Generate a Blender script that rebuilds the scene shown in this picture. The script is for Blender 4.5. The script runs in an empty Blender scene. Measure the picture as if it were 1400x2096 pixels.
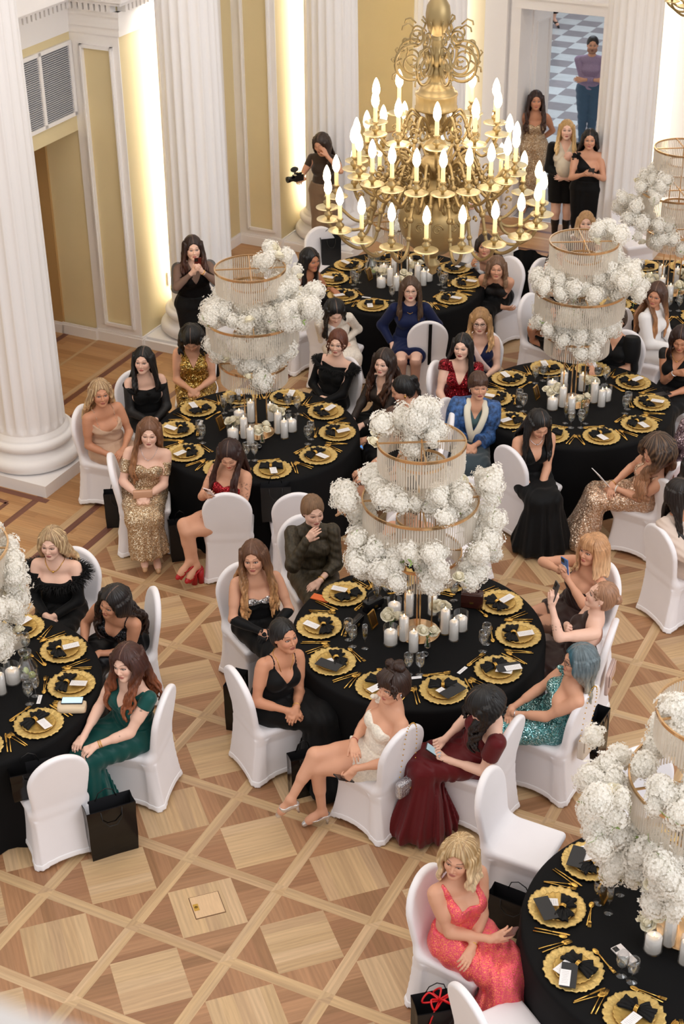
import bpy, bmesh, math, random
import numpy as np
from mathutils import Vector, Matrix
R_ = math.radians
PI = math.pi
SC = bpy.context.scene
COL = SC.collection
# ------------------------------------------------------------------ camera
F_PX = 3233.65
PITCH, ROLL, CAM_H = 0.5370207, -0.010203, 7.5814
fw = np.array([0, math.cos(PITCH), -math.sin(PITCH)])
rt0 = np.array([1.0, 0, 0]); up0 = np.cross(rt0, fw)
rt = math.cos(ROLL)*rt0 + math.sin(ROLL)*up0
up = -math.sin(ROLL)*rt0 + math.cos(ROLL)*up0
CAM = np.array([0, 0, CAM_H])
cd = bpy.data.cameras.new('camera')
cam = bpy.data.objects.new('camera', cd); COL.objects.link(cam)
cam.matrix_world = Matrix(((rt[0], up[0], -fw[0], 0), (rt[1], up[1], -fw[1], 0), (rt[2], up[2], -fw[2], CAM_H), (0, 0, 0, 1)))
cd.sensor_fit = 'VERTICAL'; cd.sensor_height = 36.0; cd.lens = F_PX/2096*36
cd.clip_start = 0.05; cd.clip_end = 100
cd.dof.use_dof = True; cd.dof.focus_distance = 11.5; cd.dof.aperture_fstop = 5.0
SC.camera = cam
TH = R_(-26.42); CU, SU = math.cos(TH), math.sin(TH)
def uvp(u, v, z=0.0):            # room axes (u along the back wall, v into the room) to world
    return Vector((u*CU - v*SU, u*SU + v*CU, z))
def at(px, py, z=0.0):           # the point seen at this pixel on the level z
    d = fw + rt*(px-700)/F_PX - up*(py-1048)/F_PX
    q = CAM + d*(z-CAM_H)/d[2]
    return Vector((q[0], q[1], z))
# ------------------------------------------------------------------ light and exposure
W = bpy.data.worlds.new('world'); SC.world = W; W.use_nodes = True
W.node_tree.nodes['Background'].inputs[0].default_value = (1.0, 0.96, 0.93, 1)
W.node_tree.nodes['Background'].inputs[1].default_value = 0.80
SC.view_settings.view_transform = 'Standard'; SC.view_settings.look = 'None'
SC.view_settings.exposure = 0.0; SC.view_settings.gamma = 1.0
SC.view_settings.use_curve_mapping = False
def area(name, loc, target, sx, sy, power, col):
    l = bpy.data.lights.new(name, 'AREA'); l.shape = 'RECTANGLE'; l.size = sx; l.size_y = sy
    l.energy = power; l.color = col
    o = bpy.data.objects.new(name, l); COL.objects.link(o); o.location = loc
    d = Vector(target)-Vector(loc)
    o.rotation_euler = d.to_track_quat('-Z', 'Y').to_euler()
    return o
area('window_light', (9, 2, 8.0), (0, 12, 0.5), 9, 5, 620, (0.93, 0.96, 1.0))  # added cool fill from the camera side, no window is built there
area('ceiling_light', (-1, 10, 9.2), (-1, 11, 0), 10, 12, 420, (1.0, 0.93, 0.84))  # added broad warm fill from above, not a fitting of the hall
area('hall_daylight', uvp(-8.5, 26, 5.5), uvp(-7.5, 24, 0), 4, 4, 170, (0.72, 0.85, 1.0))
# ------------------------------------------------------------------ helpers
def lin(c):
    if isinstance(c, str):
        c = [int(c[i:i+2], 16)/255 for i in (0, 2, 4)]
    return [x/12.92 if x <= .04045 else ((x+.055)/1.055)**2.4 for x in c]
MATS = {}
def mat(name, col, rough=.5, metal=0, spec=.5, sheen=0, coat=0, emit=None, es=0, noise=None, bump=None, alpha=None):
    if name in MATS: return MATS[name]
    m = bpy.data.materials.new(name); m.use_nodes = True; MATS[name] = m
    nt = m.node_tree; b = nt.nodes['Principled BSDF']
    c = lin(col)+[1] if col != 'Col' else None
    I = b.inputs
    I['Roughness'].default_value = rough; I['Metallic'].default_value = metal
    I['Specular IOR Level'].default_value = spec
    if sheen: I['Sheen Weight'].default_value = sheen
    if coat: I['Coat Weight'].default_value = coat
    if emit: I['Emission Color'].default_value = lin(emit)+[1]; I['Emission Strength'].default_value = es
    if alpha is not None: I['Alpha'].default_value = alpha
    src = None
    if c is None:
        a = nt.nodes.new('ShaderNodeAttribute'); a.attribute_name = 'Col'; src = a.outputs['Color']
    else: I['Base Color'].default_value = c
    tc = None
    if noise or bump:
        tc = nt.nodes.new('ShaderNodeTexCoord')
    if noise:                     # (scale, amount, stretch xyz)
        mp = nt.nodes.new('ShaderNodeMapping'); nt.links.new(tc.outputs['Object'], mp.inputs[0])
        mp.inputs['Scale'].default_value = noise[2] if len(noise) > 2 else (1, 1, 1)
        n = nt.nodes.new('ShaderNodeTexNoise'); n.inputs['Scale'].default_value = noise[0]; n.inputs['Detail'].default_value = 4
        nt.links.new(mp.outputs[0], n.inputs['Vector'])
        hs = nt.nodes.new('ShaderNodeHueSaturation')
        mr = nt.nodes.new('ShaderNodeMapRange'); mr.inputs[1].default_value = .3; mr.inputs[2].default_value = .7
        mr.inputs[3].default_value = 1-noise[1]; mr.inputs[4].default_value = 1+noise[1]
        nt.links.new(n.outputs[0], mr.inputs[0]); nt.links.new(mr.outputs[0], hs.inputs['Value'])
        if src: nt.links.new(src, hs.inputs['Color'])
        else: hs.inputs['Color'].default_value = c
        src = hs.outputs[0]
    if src: nt.links.new(src, I['Base Color'])
    if bump:                      # (scale, strength, distance, stretch)
        mp = nt.nodes.new('ShaderNodeMapping'); nt.links.new(tc.outputs['Object'], mp.inputs[0])
        mp.inputs['Scale'].default_value = bump[3] if len(bump) > 3 else (1, 1, 1)
        n = nt.nodes.new('ShaderNodeTexNoise'); n.inputs['Scale'].default_value = bump[0]; n.inputs['Detail'].default_value = 3
        nt.links.new(mp.outputs[0], n.inputs['Vector'])
        bp = nt.nodes.new('ShaderNodeBump'); bp.inputs['Strength'].default_value = bump[1]; bp.inputs['Distance'].default_value = bump[2]
        nt.links.new(n.outputs[0], bp.inputs['Height']); nt.links.new(bp.outputs[0], I['Normal'])
    return m
def sequin_mat(name, col, col2, scale=140, rough=.28, metal=.75, cover=1.0):
    if name in MATS: return MATS[name]
    m = mat(name, col, rough, metal); nt = m.node_tree; b = nt.nodes['Principled BSDF']
    tc = nt.nodes.new('ShaderNodeTexCoord')
    v = nt.nodes.new('ShaderNodeTexVoronoi'); v.inputs['Scale'].default_value = scale
    nt.links.new(tc.outputs['Object'], v.inputs['Vector'])
    mx = nt.nodes.new('ShaderNodeMix'); mx.data_type = 'RGBA'
    sp = nt.nodes.new('ShaderNodeSeparateColor'); nt.links.new(v.outputs['Color'], sp.inputs[0])
    cr = nt.nodes.new('ShaderNodeMapRange'); cr.inputs[1].default_value = .55; cr.inputs[2].default_value = .95
    nt.links.new(sp.outputs[0], cr.inputs[0]); nt.links.new(cr.outputs[0], mx.inputs[0])
    mx.inputs[6].default_value = lin(col)+[1]; mx.inputs[7].default_value = lin(col2)+[1]
    nt.links.new(mx.outputs[2], b.inputs['Base Color'])
    g = nt.nodes.new('ShaderNodeNewGeometry')
    vm = nt.nodes.new('ShaderNodeVectorMath'); vm.operation = 'SUBTRACT'; nt.links.new(v.outputs['Color'], vm.inputs[0]); vm.inputs[1].default_value = (.5, .5, .5)
    vs = nt.nodes.new('ShaderNodeVectorMath'); vs.operation = 'SCALE'; nt.links.new(vm.outputs[0], vs.inputs[0]); vs.inputs['Scale'].default_value = 1.1*cover
    va = nt.nodes.new('ShaderNodeVectorMath'); nt.links.new(vs.outputs[0], va.inputs[0]); nt.links.new(g.outputs['Normal'], va.inputs[1])
    vn = nt.nodes.new('ShaderNodeVectorMath'); vn.operation = 'NORMALIZE'; nt.links.new(va.outputs[0], vn.inputs[0])
    nt.links.new(vn.outputs[0], b.inputs['Normal'])
    return m
def glass_mat(name='clear_glass', tint='ffffff', f=.06, rough=.02):
    if name in MATS: return MATS[name]
    m = bpy.data.materials.new(name); m.use_nodes = True; MATS[name] = m; nt = m.node_tree; nt.nodes.clear()
    o = nt.nodes.new('ShaderNodeOutputMaterial'); t = nt.nodes.new('ShaderNodeBsdfTransparent'); t.inputs[0].default_value = lin(tint)+[1]
    g = nt.nodes.new('ShaderNodeBsdfGlossy'); g.inputs['Roughness'].default_value = rough
    lw = nt.nodes.new('ShaderNodeLayerWeight'); lw.inputs[0].default_value = .35
    mr = nt.nodes.new('ShaderNodeMapRange'); mr.inputs[3].default_value = f; mr.inputs[4].default_value = .4
    mx = nt.nodes.new('ShaderNodeMixShader')
    nt.links.new(lw.outputs['Facing'], mr.inputs[0]); nt.links.new(mr.outputs[0], mx.inputs[0])
    nt.links.new(t.outputs[0], mx.inputs[1]); nt.links.new(g.outputs[0], mx.inputs[2]); nt.links.new(mx.outputs[0], o.inputs[0])
    return m
def tag(o, label=None, cat=None, group=None, kind=None):
    if label: o['label'] = label
    if cat: o['category'] = cat
    if group: o['group'] = group
    if kind: o['kind'] = kind
    return o
def thing(name, label, cat, loc=(0, 0, 0), rotz=0, group=None):
    o = bpy.data.objects.new(name, None); COL.objects.link(o); o.empty_display_size = .1
    o.location = loc; o.rotation_euler = (0, 0, rotz)
    return tag(o, label, cat, group)
def link(name, me, parent=None, m=None):
    if m is not None and not me.materials:
        for q in (m if isinstance(m, (list, tuple)) else [m]): me.materials.append(q)
    o = bpy.data.objects.new(name, me); COL.objects.link(o)
    if parent is not None: o.parent = parent
    return o
def copy_tree(o, parent=None):
    c = o.copy(); COL.objects.link(c)
    if parent is not None: c.parent = parent
    for ch in list(o.children): copy_tree(ch, c)
    return c
def raw_mesh(name, V, F, smooth=True, cols=None, mi=None):
    # V (n,3) array; F either array (m,4)/(m,3) or list of lists
    me = bpy.data.meshes.new(name)
    if isinstance(F, np.ndarray):
        V = np.asarray(V, np.float32); n = F.shape[1]
        me.vertices.add(len(V)); me.vertices.foreach_set('co', V.ravel())
        me.loops.add(F.size); me.loops.foreach_set('vertex_index', F.ravel().astype(np.int32))
        me.polygons.add(len(F)); me.polygons.foreach_set('loop_start', np.arange(0, F.size, n, dtype=np.int32))
        if smooth: me.polygons.foreach_set('use_smooth', np.ones(len(F), bool))
        me.update(calc_edges=True); me.validate()
    else:
        me.from_pydata([tuple(v) for v in V], [], F)
        if smooth: me.polygons.foreach_set('use_smooth', np.ones(len(me.polygons), bool))
    if cols is not None:
        ca = me.color_attributes.new('Col', 'FLOAT_COLOR', 'POINT')
        c4 = np.ones((len(V), 4), np.float32); c4[:, :3] = cols; ca.data.foreach_set('color', c4.ravel())
    if mi is not None: me.polygons.foreach_set('material_index', np.asarray(mi, np.int32))
    me.update()
    return me
class MB:                        # collects vertices and faces into one mesh
    def __init__(s): s.v = []; s.f = []; s.m = []; s.sm = []
    def add(s, V, F, mi=0, sm=False):
        o = len(s.v); s.v += [tuple(v) for v in V]; s.f += [[i+o for i in q] for q in F]; s.m += [mi]*len(F); s.sm += [sm]*len(F); return s
    def box(s, c, d, rz=0, mi=0, top=1.0, M=None):
        x, y, z = d[0]/2, d[1]/2, d[2]/2; ca, sa = math.cos(rz), math.sin(rz); V = []
        for k, t in ((-1, 1), (1, top)):
            for i, j in ((-1, -1), (1, -1), (1, 1), (-1, 1)):
                a, b = i*x*t, j*y*t
                p = Vector((c[0]+a*ca-b*sa, c[1]+a*sa+b*ca, c[2]+k*z)); V.append(M @ p if M else p)
        return s.add(V, [[0, 3, 2, 1], [4, 5, 6, 7], [0, 1, 5, 4], [1, 2, 6, 5], [2, 3, 7, 6], [3, 0, 4, 7]], mi)
    def lathe(s, prof, n=24, c=(0, 0, 0), mi=0, wav=None, M=None, caps=False):
        V = []; F = []
        for r, z in prof:
            for k in range(n):
                a = 2*PI*k/n; rr = r*(1+(wav(a, z) if wav else 0))
                p = Vector((c[0]+rr*math.cos(a), c[1]+rr*math.sin(a), c[2]+z)); V.append(M @ p if M else p)
        for i in range(len(prof)-1):
            for k in range(n):
                k2 = (k+1) % n
                F.append([i*n+k, i*n+k2, (i+1)*n+k2, (i+1)*n+k])
        if caps: F.append([k for k in range(n)][::-1]); F.append([(len(prof)-1)*n+k for k in range(n)])
        return s.add(V, F, mi, True)
    def tube(s, pts, r, n=8, mi=0, closed=False, flat=None):
        pts = [Vector(p) for p in pts]; m = len(pts); V = []; F = []
        rr = r if isinstance(r, (list, tuple)) else [r]*m
        nrm = None
        for i, p in enumerate(pts):
            a = pts[(i-1) % m] if (i > 0 or closed) else p
            b = pts[(i+1) % m] if (i < m-1 or closed) else p
            t = (b-a).normalized()
            if nrm is None:
                nrm = t.orthogonal().normalized()
                if flat is not None: nrm = Vector(flat)
            nrm = (nrm - t*nrm.dot(t)).normalized(); bi = t.cross(nrm)
            for k in range(n):
                q = 2*PI*k/n; V.append(p+nrm*math.cos(q)*rr[i]+bi*math.sin(q)*rr[i]*(1 if flat is None else .5))
        for i in range(m if closed else m-1):
            j = (i+1) % m
            for k in range(n):
                k2 = (k+1) % n; F.append([i*n+k, i*n+k2, j*n+k2, j*n+k])
        if not closed: F += [[k for k in range(n)][::-1], [(m-1)*n+k for k in range(n)]]
        return s.add(V, F, mi, True)
    def prism(s, pts, z0, z1, mi=0, M=None):   # polygon in xy extruded
        n = len(pts); V = [Vector((x, y, z0)) for x, y in pts]+[Vector((x, y, z1)) for x, y in pts]
        if M: V = [M @ v for v in V]
        return s.add(V, [list(range(n))[::-1], [n+k for k in range(n)]]+[[k, (k+1) % n, n+(k+1) % n, n+k] for k in range(n)], mi)
    def sphere(s, c, r, n=12, mi=0, sc=(1, 1, 1)):
        V = []; F = []; h = n//2
        for i in range(h+1):
            t = PI*i/h
            for k in range(n):
                a = 2*PI*k/n; V.append((c[0]+r*sc[0]*math.sin(t)*math.cos(a), c[1]+r*sc[1]*math.sin(t)*math.sin(a), c[2]+r*sc[2]*math.cos(t)))
        for i in range(h):
            for k in range(n):
                k2 = (k+1) % n; F.append([i*n+k, (i+1)*n+k, (i+1)*n+k2, i*n+k2])
        return s.add(V, F, mi, True)
    def mesh(s, name, m=None):
        me = bpy.data.meshes.new(name); me.from_pydata(s.v, [], s.f)
        me.polygons.foreach_set('use_smooth', s.sm); me.polygons.foreach_set('material_index', s.m)
        if m is not None:
            for q in (m if isinstance(m, (list, tuple)) else [m]): me.materials.append(q)
        me.update(); return me
    def build(s, name, m, parent=None): return link(name, s.mesh(name, m), parent)
def spiral(c, r0, r1, a0, a1, n=24):
    return [(c[0]+(r0+(r1-r0)*t)*math.cos(a0+(a1-a0)*t), c[1]+(r0+(r1-r0)*t)*math.sin(a0+(a1-a0)*t)) for t in [i/(n-1) for i in range(n)]]
def crv(P, n=6):                 # Catmull-Rom through the points
    P = [np.array(p, float) for p in P]; Q = [2*P[0]-P[1]]+P+[2*P[-1]-P[-2]]; out = []
    for i in range(1, len(Q)-2):
        for k in range(n):
            t = k/n; a, b, c, d = Q[i-1:i+3]
            out.append(.5*((2*b)+(-a+c)*t+(2*a-5*b+4*c-d)*t*t+(-a+3*b-3*c+d)*t**3))
    out.append(P[-1]); return out
# ------------------------------------------------------------------ setting
M_white = mat('white_plaster', 'efebe9', .6, noise=(3, .02))
M_trim = mat('white_trim_paint', 'f1edeb', .45)
M_yel = mat('yellow_wall_paint', 'dccba0', .75, noise=(2, .02))
M_yel2 = mat('ochre_wall_paint', 'cdb67e', .7, noise=(2, .02))
def wood_mat():
    m = bpy.data.materials.new('parquet_wood'); m.use_nodes = True; nt = m.node_tree; b = nt.nodes['Principled BSDF']; L = nt.links
    a = nt.nodes.new('ShaderNodeAttribute'); a.attribute_name = 'Col'
    uv = nt.nodes.new('ShaderNodeUVMap'); uv.uv_map = 'UV'
    mp = nt.nodes.new('ShaderNodeMapping'); mp.inputs['Scale'].default_value = (1.2, 22, 1); L.new(uv.outputs[0], mp.inputs[0])
    n = nt.nodes.new('ShaderNodeTexNoise'); n.inputs['Scale'].default_value = 2.2; n.inputs['Detail'].default_value = 5; n.inputs['Roughness'].default_value = .65
    n.inputs['Distortion'].default_value = .6
    L.new(mp.outputs[0], n.inputs['Vector'])
    mp2 = nt.nodes.new('ShaderNodeMapping'); mp2.inputs['Scale'].default_value = (1.0, 6, 1); L.new(uv.outputs[0], mp2.inputs[0])
    w = nt.nodes.new('ShaderNodeTexWave'); w.bands_direction = 'Y'; w.inputs['Scale'].default_value = 1.6; w.inputs['Distortion'].default_value = 7; w.inputs['Detail'].default_value = 2; w.inputs['Detail Scale'].default_value = .8
    L.new(mp2.outputs[0], w.inputs['Vector'])
    r1 = nt.nodes.new('ShaderNodeMapRange'); r1.inputs[1].default_value = .3; r1.inputs[2].default_value = .72; r1.inputs[3].default_value = .84; r1.inputs[4].default_value = 1.1
    L.new(n.outputs[0], r1.inputs[0])
    r2 = nt.nodes.new('ShaderNodeMapRange'); r2.inputs[3].default_value = .93; r2.inputs[4].default_value = 1.03; L.new(w.outputs[1], r2.inputs[0])
    mu = nt.nodes.new('ShaderNodeMath'); mu.operation = 'MULTIPLY'; L.new(r1.outputs[0], mu.inputs[0]); L.new(r2.outputs[0], mu.inputs[1])
    hs = nt.nodes.new('ShaderNodeHueSaturation'); L.new(mu.outputs[0], hs.inputs['Value']); L.new(a.outputs[0], hs.inputs['Color'])
    L.new(hs.outputs[0], b.inputs['Base Color']); b.inputs['Roughness'].default_value = .38; b.inputs['Specular IOR Level'].default_value = .35
    return m
M_wood = wood_mat()
def build_floor():
    rnd = random.Random(3); U0, V0, s = -4.571, 6.087, .70
    polys = []                   # (pts uv-plane, grain dir, colour)
    light = [lin(c) for c in ('c6a780', 'cbac87', 'bf9f78', 'c7a77e', 'be9e7a')]
    brown = [lin(c) for c in ('a67b59', '9e7353', 'ae8360', '98704f', 'a77d5b')]
    dark = [lin('6f4638'), lin('784c3c')]
    honey = [lin(c) for c in ('b78a5c', 'af8154', 'be9365', 'b88d61', 'ab7e52')]
    def clip(poly, a, b, c):     # keep a*x+b*y<=c
        out = []
        for i in range(len(poly)):
            p, q = poly[i], poly[(i+1) % len(poly)]; dp = a*p[0]+b*p[1]-c; dq = a*q[0]+b*q[1]-c
            if dp <= 0: out.append(p)
            if (dp < 0) != (dq < 0) and dp != dq:
                t = dp/(dp-dq); out.append((p[0]+(q[0]-p[0])*t, p[1]+(q[1]-p[1])*t))
        return out
    def planks(poly, ang, w, cols, off=0.0, length=None):
        ca, sa = math.cos(ang), math.sin(ang)
        ts = [-x*sa+y*ca for x, y in poly]; k0 = math.floor((min(ts)-off)/w)
        k = k0
        while off+k*w < max(ts)-1e-6:
            q = clip(clip(poly, sa, -ca, -(off+k*w)), -sa, ca, off+(k+1)*w)
            k += 1
            if len(q) < 3: continue
            if length:
                ss = [x*ca+y*sa for x, y in q]; a0 = min(ss)-rnd.random()*length
                while a0 < max(ss):
                    q2 = clip(clip(q, -ca, -sa, -a0), ca, sa, a0+length)
                    if len(q2) > 2: polys.append((q2, ang, rnd.choice(cols)))
                    a0 += length
            else: polys.append((q, ang, rnd.choice(cols)))
    def rect(u0, v0, u1, v1): return [(u0, v0), (u1, v0), (u1, v1), (u0, v1)]
    ST = .085/2
    iL, jT = -4, 16
    for i in range(-4, 12):
        for j in range(-5, 16):
            u, v = U0+i*s, V0+j*s
            cell = rect(u+ST, v+ST, u+s-ST, v+s-ST)
            cx, cy = u+s/2, v+s/2; h = s/2-ST
            # inner square turned 45 degrees: sides parallel to the lattice diagonals
            dia = [(cx, cy-h), (cx+h, cy), (cx, cy+h), (cx-h, cy)]
            g = PI/4 if (i+j) % 2 else -PI/4
            planks(dia, g, h*1.414/5, light, off=(-math.sin(g)*cx+math.cos(g)*cy)-h*.707)
            for q, (a, b) in enumerate(((0, 1), (1, 2), (2, 3), (3, 0))):
                cor = cell[b]
                tri = [dia[a], cor, dia[b]]
                gg = (g+PI/2) if rnd.random() < .5 else g
                planks(tri, gg, .085, brown, off=rnd.random()*.05)
            # strips, each of two narrow planks
            for (x0, y0, x1, y1, an) in ((u+ST, v-ST, u+s-ST, v+ST, 0), (u-ST, v+ST, u+ST, v+s-ST, PI/2)):
                if an == 0:
                    for a0, a1 in ((y0, (y0+y1)/2), ((y0+y1)/2, y1)): polys.append((rect(x0, a0, x1, a1), 0, rnd.choice(light)))
                else:
                    for a0, a1 in ((x0, (x0+x1)/2), ((x0+x1)/2, x1)): polys.append((rect(a0, y0, a1, y1), PI/2, rnd.choice(light)))
            x0, y0, x1, y1 = u-ST, v-ST, u+ST, v+ST
            polys += [([(x0, y0), (x1, y0), (x1, y1)], 0, rnd.choice(light)), ([(x0, y0), (x1, y1), (x0, y1)], PI/2, rnd.choice(light))]
    uL, vT = U0-4*s-ST, V0+16*s-ST      # the lattice ends here: borders to the left and to the back
    v0 = V0-5*s; uR = U0+12*s
    def vband(a, b, cols, ang=0, w=.09, length=1.1): planks(rect(a, v0, b, vT), ang, w, cols, length=length)
    edges = [(uL, uL-.035, light, PI/2), (uL-.035, uL-.11, dark, PI/2), (uL-.11, uL-.36, honey, 0), (uL-.36, uL-.43, dark, PI/2), (uL-.43, uL-.51, light, PI/2), (uL-.51, uL-.95, honey, 0), (uL-.95, uL-1.02, dark, PI/2)]
    for b, a, c, g in edges:
        # mitred: this ring also runs along the back
        d0, d1 = uL-b, uL-a
        planks([(a, v0), (b, v0), (b, vT+d0), (a, vT+d1)], g, .09 if g == 0 else .2, c, length=1.2)
        planks([(a, vT+d1), (b, vT+d0), (uR, vT+d0), (uR, vT+d1)], PI/2-g, .09 if g == 0 else .2, c, length=1.2)
    # outer zone: plain boards, panels of boards between pale lines and dark frames
    a = uL-1.02; top = vT+1.02
    planks([(a, v0), (a, top), (-13, top), (-13, v0)], 0, .1, honey, length=1.3)
    planks([(-13, top), (uR, top), (uR, 19.46), (-13, 19.46)], 0, .1, honey, length=1.3)
    V, F, C, UV = [], [], [], []
    def put(lst, z):
        for q, g, c in lst:
            n0 = len(V); ca, sa = math.cos(g), math.sin(g); ou, ov = rnd.random()*9, rnd.random()*9
            k = 1+rnd.uniform(-.07, .07)
            for x, y in q:
                p = uvp(x, y, z); V.append((p.x, p.y, z)); C.append([k*t for t in c]); UV.append((ou+x*ca+y*sa, ov-x*sa+y*ca))
            F.append(list(range(n0, n0+len(q))))
    polys.append(([(-13, v0), (uR, v0), (uR, 19.4), (-13, 19.4)], 0, brown[0])); put(polys[-1:], -.003); polys.pop(); put(polys, 0)
    ov = []
    def line(x0, y0, x1, y1, w, c):
        d = Vector((x1-x0, y1-y0)); d.normalize(); n = Vector((-d.y, d.x))*w/2
        ov.append(([(x0-n.x, y0-n.y), (x1-n.x, y1-n.y), (x1+n.x, y1+n.y), (x0+n.x, y0+n.y)], math.atan2(d.y, d.x), rnd.choice(c)))
    line(-9.08, 8, -9.08, 13.7, .07, dark); line(-9.34, 8, -9.34, 13.75, .07, dark); line(-9.42, 8, -9.42, 13.75, .06, light)
    line(-9.92, 10, -9.92, 13.7, .04, light); line(-10.34, 10, -10.34, 13.7, .07, dark)
    line(-8.9, 10.38, -8.28, 10.38, .07, dark); line(-8.9, 13.72, -8.28, 13.72, .07, dark)
    line(-9.6, 10.3, -8.62, 10.2, .05, dark); line(-8.62, 8, -8.62, 10.2, .05, dark); line(-8.75, 8, -8.75, 10.1, .05, light)
    for vv, w, c in ((18.42, .06, dark), (18.86, .06, light), (19.09, .07, dark)): line(-8.2, vv, -1, vv, w, c)
    put(ov, .0012)
    me = bpy.data.meshes.new('floor'); me.from_pydata(V, [], F)
    ca = me.color_attributes.new('Col', 'FLOAT_COLOR', 'POINT')
    ca.data.foreach_set('color', np.hstack([np.array(C, np.float32), np.ones((len(C), 1), np.float32)]).ravel())
    ul = me.uv_layers.new(name='UV'); idx = np.zeros(len(me.loops), np.int32); me.loops.foreach_get('vertex_index', idx)
    ul.data.foreach_set('uv', np.array(UV, np.float32)[idx].ravel())
    me.materials.append(M_wood); me.update()
    tag(link('floor', me), kind='structure')
    # brass edged service hatch in one of the pale squares
    cu, cv = U0+.5*s, V0+.5*s
    c = at(424, 1853)
    h = thing('floor_hatch', 'small wooden floor hatch with a brass pull set in a pale parquet square', 'hatch', c, TH+PI/4+PI/2)
    MB().box((0, 0, .001), (.205, .205, .003)).build('seam', mat('dark_gap', '6b4a30', .6), h)
    MB().box((0, 0, .0025), (.195, .195, .004)).build('lid', mat('hatch_oak', 'd6b48c', .4, noise=(9, .08, (1, 9, 1))), h)
    b = MB().box((0, .075, .0045), (.06, .035, .004)).build('pull_plate', mat('brass', 'c9a24e', .3, .9), h)
    MB().lathe([(0, .0072), (.01, .0072), (.012, .0065)], 12, (0, .075, 0)).build('pull', mat('dark_brass', '7b5f2a', .35, .9), b)
build_floor()
def wallbox(name, u0, v0, u1, v1, z0, z1, m, kind=True, parent=None):
    b = MB(); c = uvp((u0+u1)/2, (v0+v1)/2, (z0+z1)/2)
    b.box(c, (abs(u1-u0), abs(v1-v0), z1-z0), TH)
    o = b.build(name, m, parent)
    if kind: tag(o, kind='structure')
    return o
HT = 9.6
# one continuous wall_left: bays between projecting piers, the first bay open below a lintel
def poly_wall(name, boxes, m):
    b = MB()
    for (u0, v0, u1, v1, z0, z1) in boxes: b.box(uvp((u0+u1)/2, (v0+v1)/2, (z0+z1)/2), (abs(u1-u0), abs(v1-v0), z1-z0), TH)
    return tag(b.build(name, m), kind='structure')
PIERS = [(10.40, 11.42), (13.72, 14.80), (17.08, 18.14)]
poly_wall('wall_left', [(-10.38, 11.42, -9.93, 13.72, 2.45, 4.3), (-10.38, 8.0, -9.93, 10.4, 0, 4.3), (-10.38, 14.8, -9.93, 17.08, 0, 4.3), (-10.38, 18.14, -9.93, 19.5, 0, 4.3)],  M_yel)
poly_wall('wall_niche', [(-12.5, 13.69, -10.38, 14.0, 0, 4.3), (-12.5, 11.2, -10.38, 11.42, 0, 4.3), (-11.9, 11.42, -11.7, 13.7, 0, 4.3), (-11.7, 11.42, -10.38, 13.69, 2.5, 3.1)], mat('niche_paint', 'b5915c', .75))  # browner than the other walls: the dimness of the recess is in this colour
poly_wall('wall_piers', [(-10.38, a, -9.322, b, 0, 4.3) for a, b in PIERS], M_yel)
poly_wall('wall_pier_panels', [q for a, b in PIERS for q in ((-9.93, a-.012, -9.77, a, .11, 3.5), (-9.43, a-.012, -9.322, a, .11, 3.5), (-9.77, a-.012, -9.43, a, .11, .24), (-9.77, a-.012, -9.43, a, 3.35, 3.5))], M_white)
def frame(name, u0, u1, z0, z1, v, w=.035, d=.03):
    b = MB()
    for (a, b2, c, e) in ((u0-w, u0, z0-w, z1+w), (u1, u1+w, z0-w, z1+w), (u0-w, u1+w, z0-w, z0), (u0-w, u1+w, z1, z1+w)):
        b.box(uvp((a+b2)/2, v-d/2, (c+e)/2), (b2-a, d, e-c), TH)
        b.box(uvp((a+b2)/2, v-d*.8, (c+e)/2), ((b2-a)*.4+.0, d, (e-c)*(.99)), TH) if (b2-a) < .1 else None
    return tag(b.build(name, M_trim), kind='structure')
for n, (a, b) in enumerate(PIERS[:3]): frame('trim_%d' % (n+1), -9.77, -9.43, .25, 3.35, a-.012)
# white pilaster next to the recessed yellow strip, plain base boards
def board(name, pts, h=.11, t=.025, z0=0, m=None):
    b = MB()
    for (u0, v0), (u1, v1) in zip(pts[:-1], pts[1:]):
        d = Vector((u1-u0, v1-v0)); L = d.length; d.normalize(); n = Vector((d.y, -d.x))
        ang = math.atan2(d.y, d.x)
        for hh, tt in ((h*.82, t), (h, t*.6)):
            cu, cv = (u0+u1)/2+n.x*tt/2, (v0+v1)/2+n.y*tt/2
            b.box(uvp(cu, cv, z0+hh/2), (L+tt, tt, hh), TH+ang)
    return tag(b.build(name, m or M_trim), kind='structure')
board('baseboard_left', [(-10.38, 13.69), (-9.93, 13.69), (-9.93, 13.708), (-9.322, 13.708), (-9.322, 14.8), (-9.93, 14.8), (-9.93, 17.068), (-9.322, 17.068), (-9.322, 18.14), (-9.93, 18.14), (-9.93, 19.3)], .14)
board('baseboard_niche', [(-11.7, 11.5), (-11.7, 13.69), (-10.38, 13.69)], .13)
poly_wall('wall_pilaster', [(-9.93, 16.45, -9.9, 16.78, .13, 3.5)], M_white)
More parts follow.
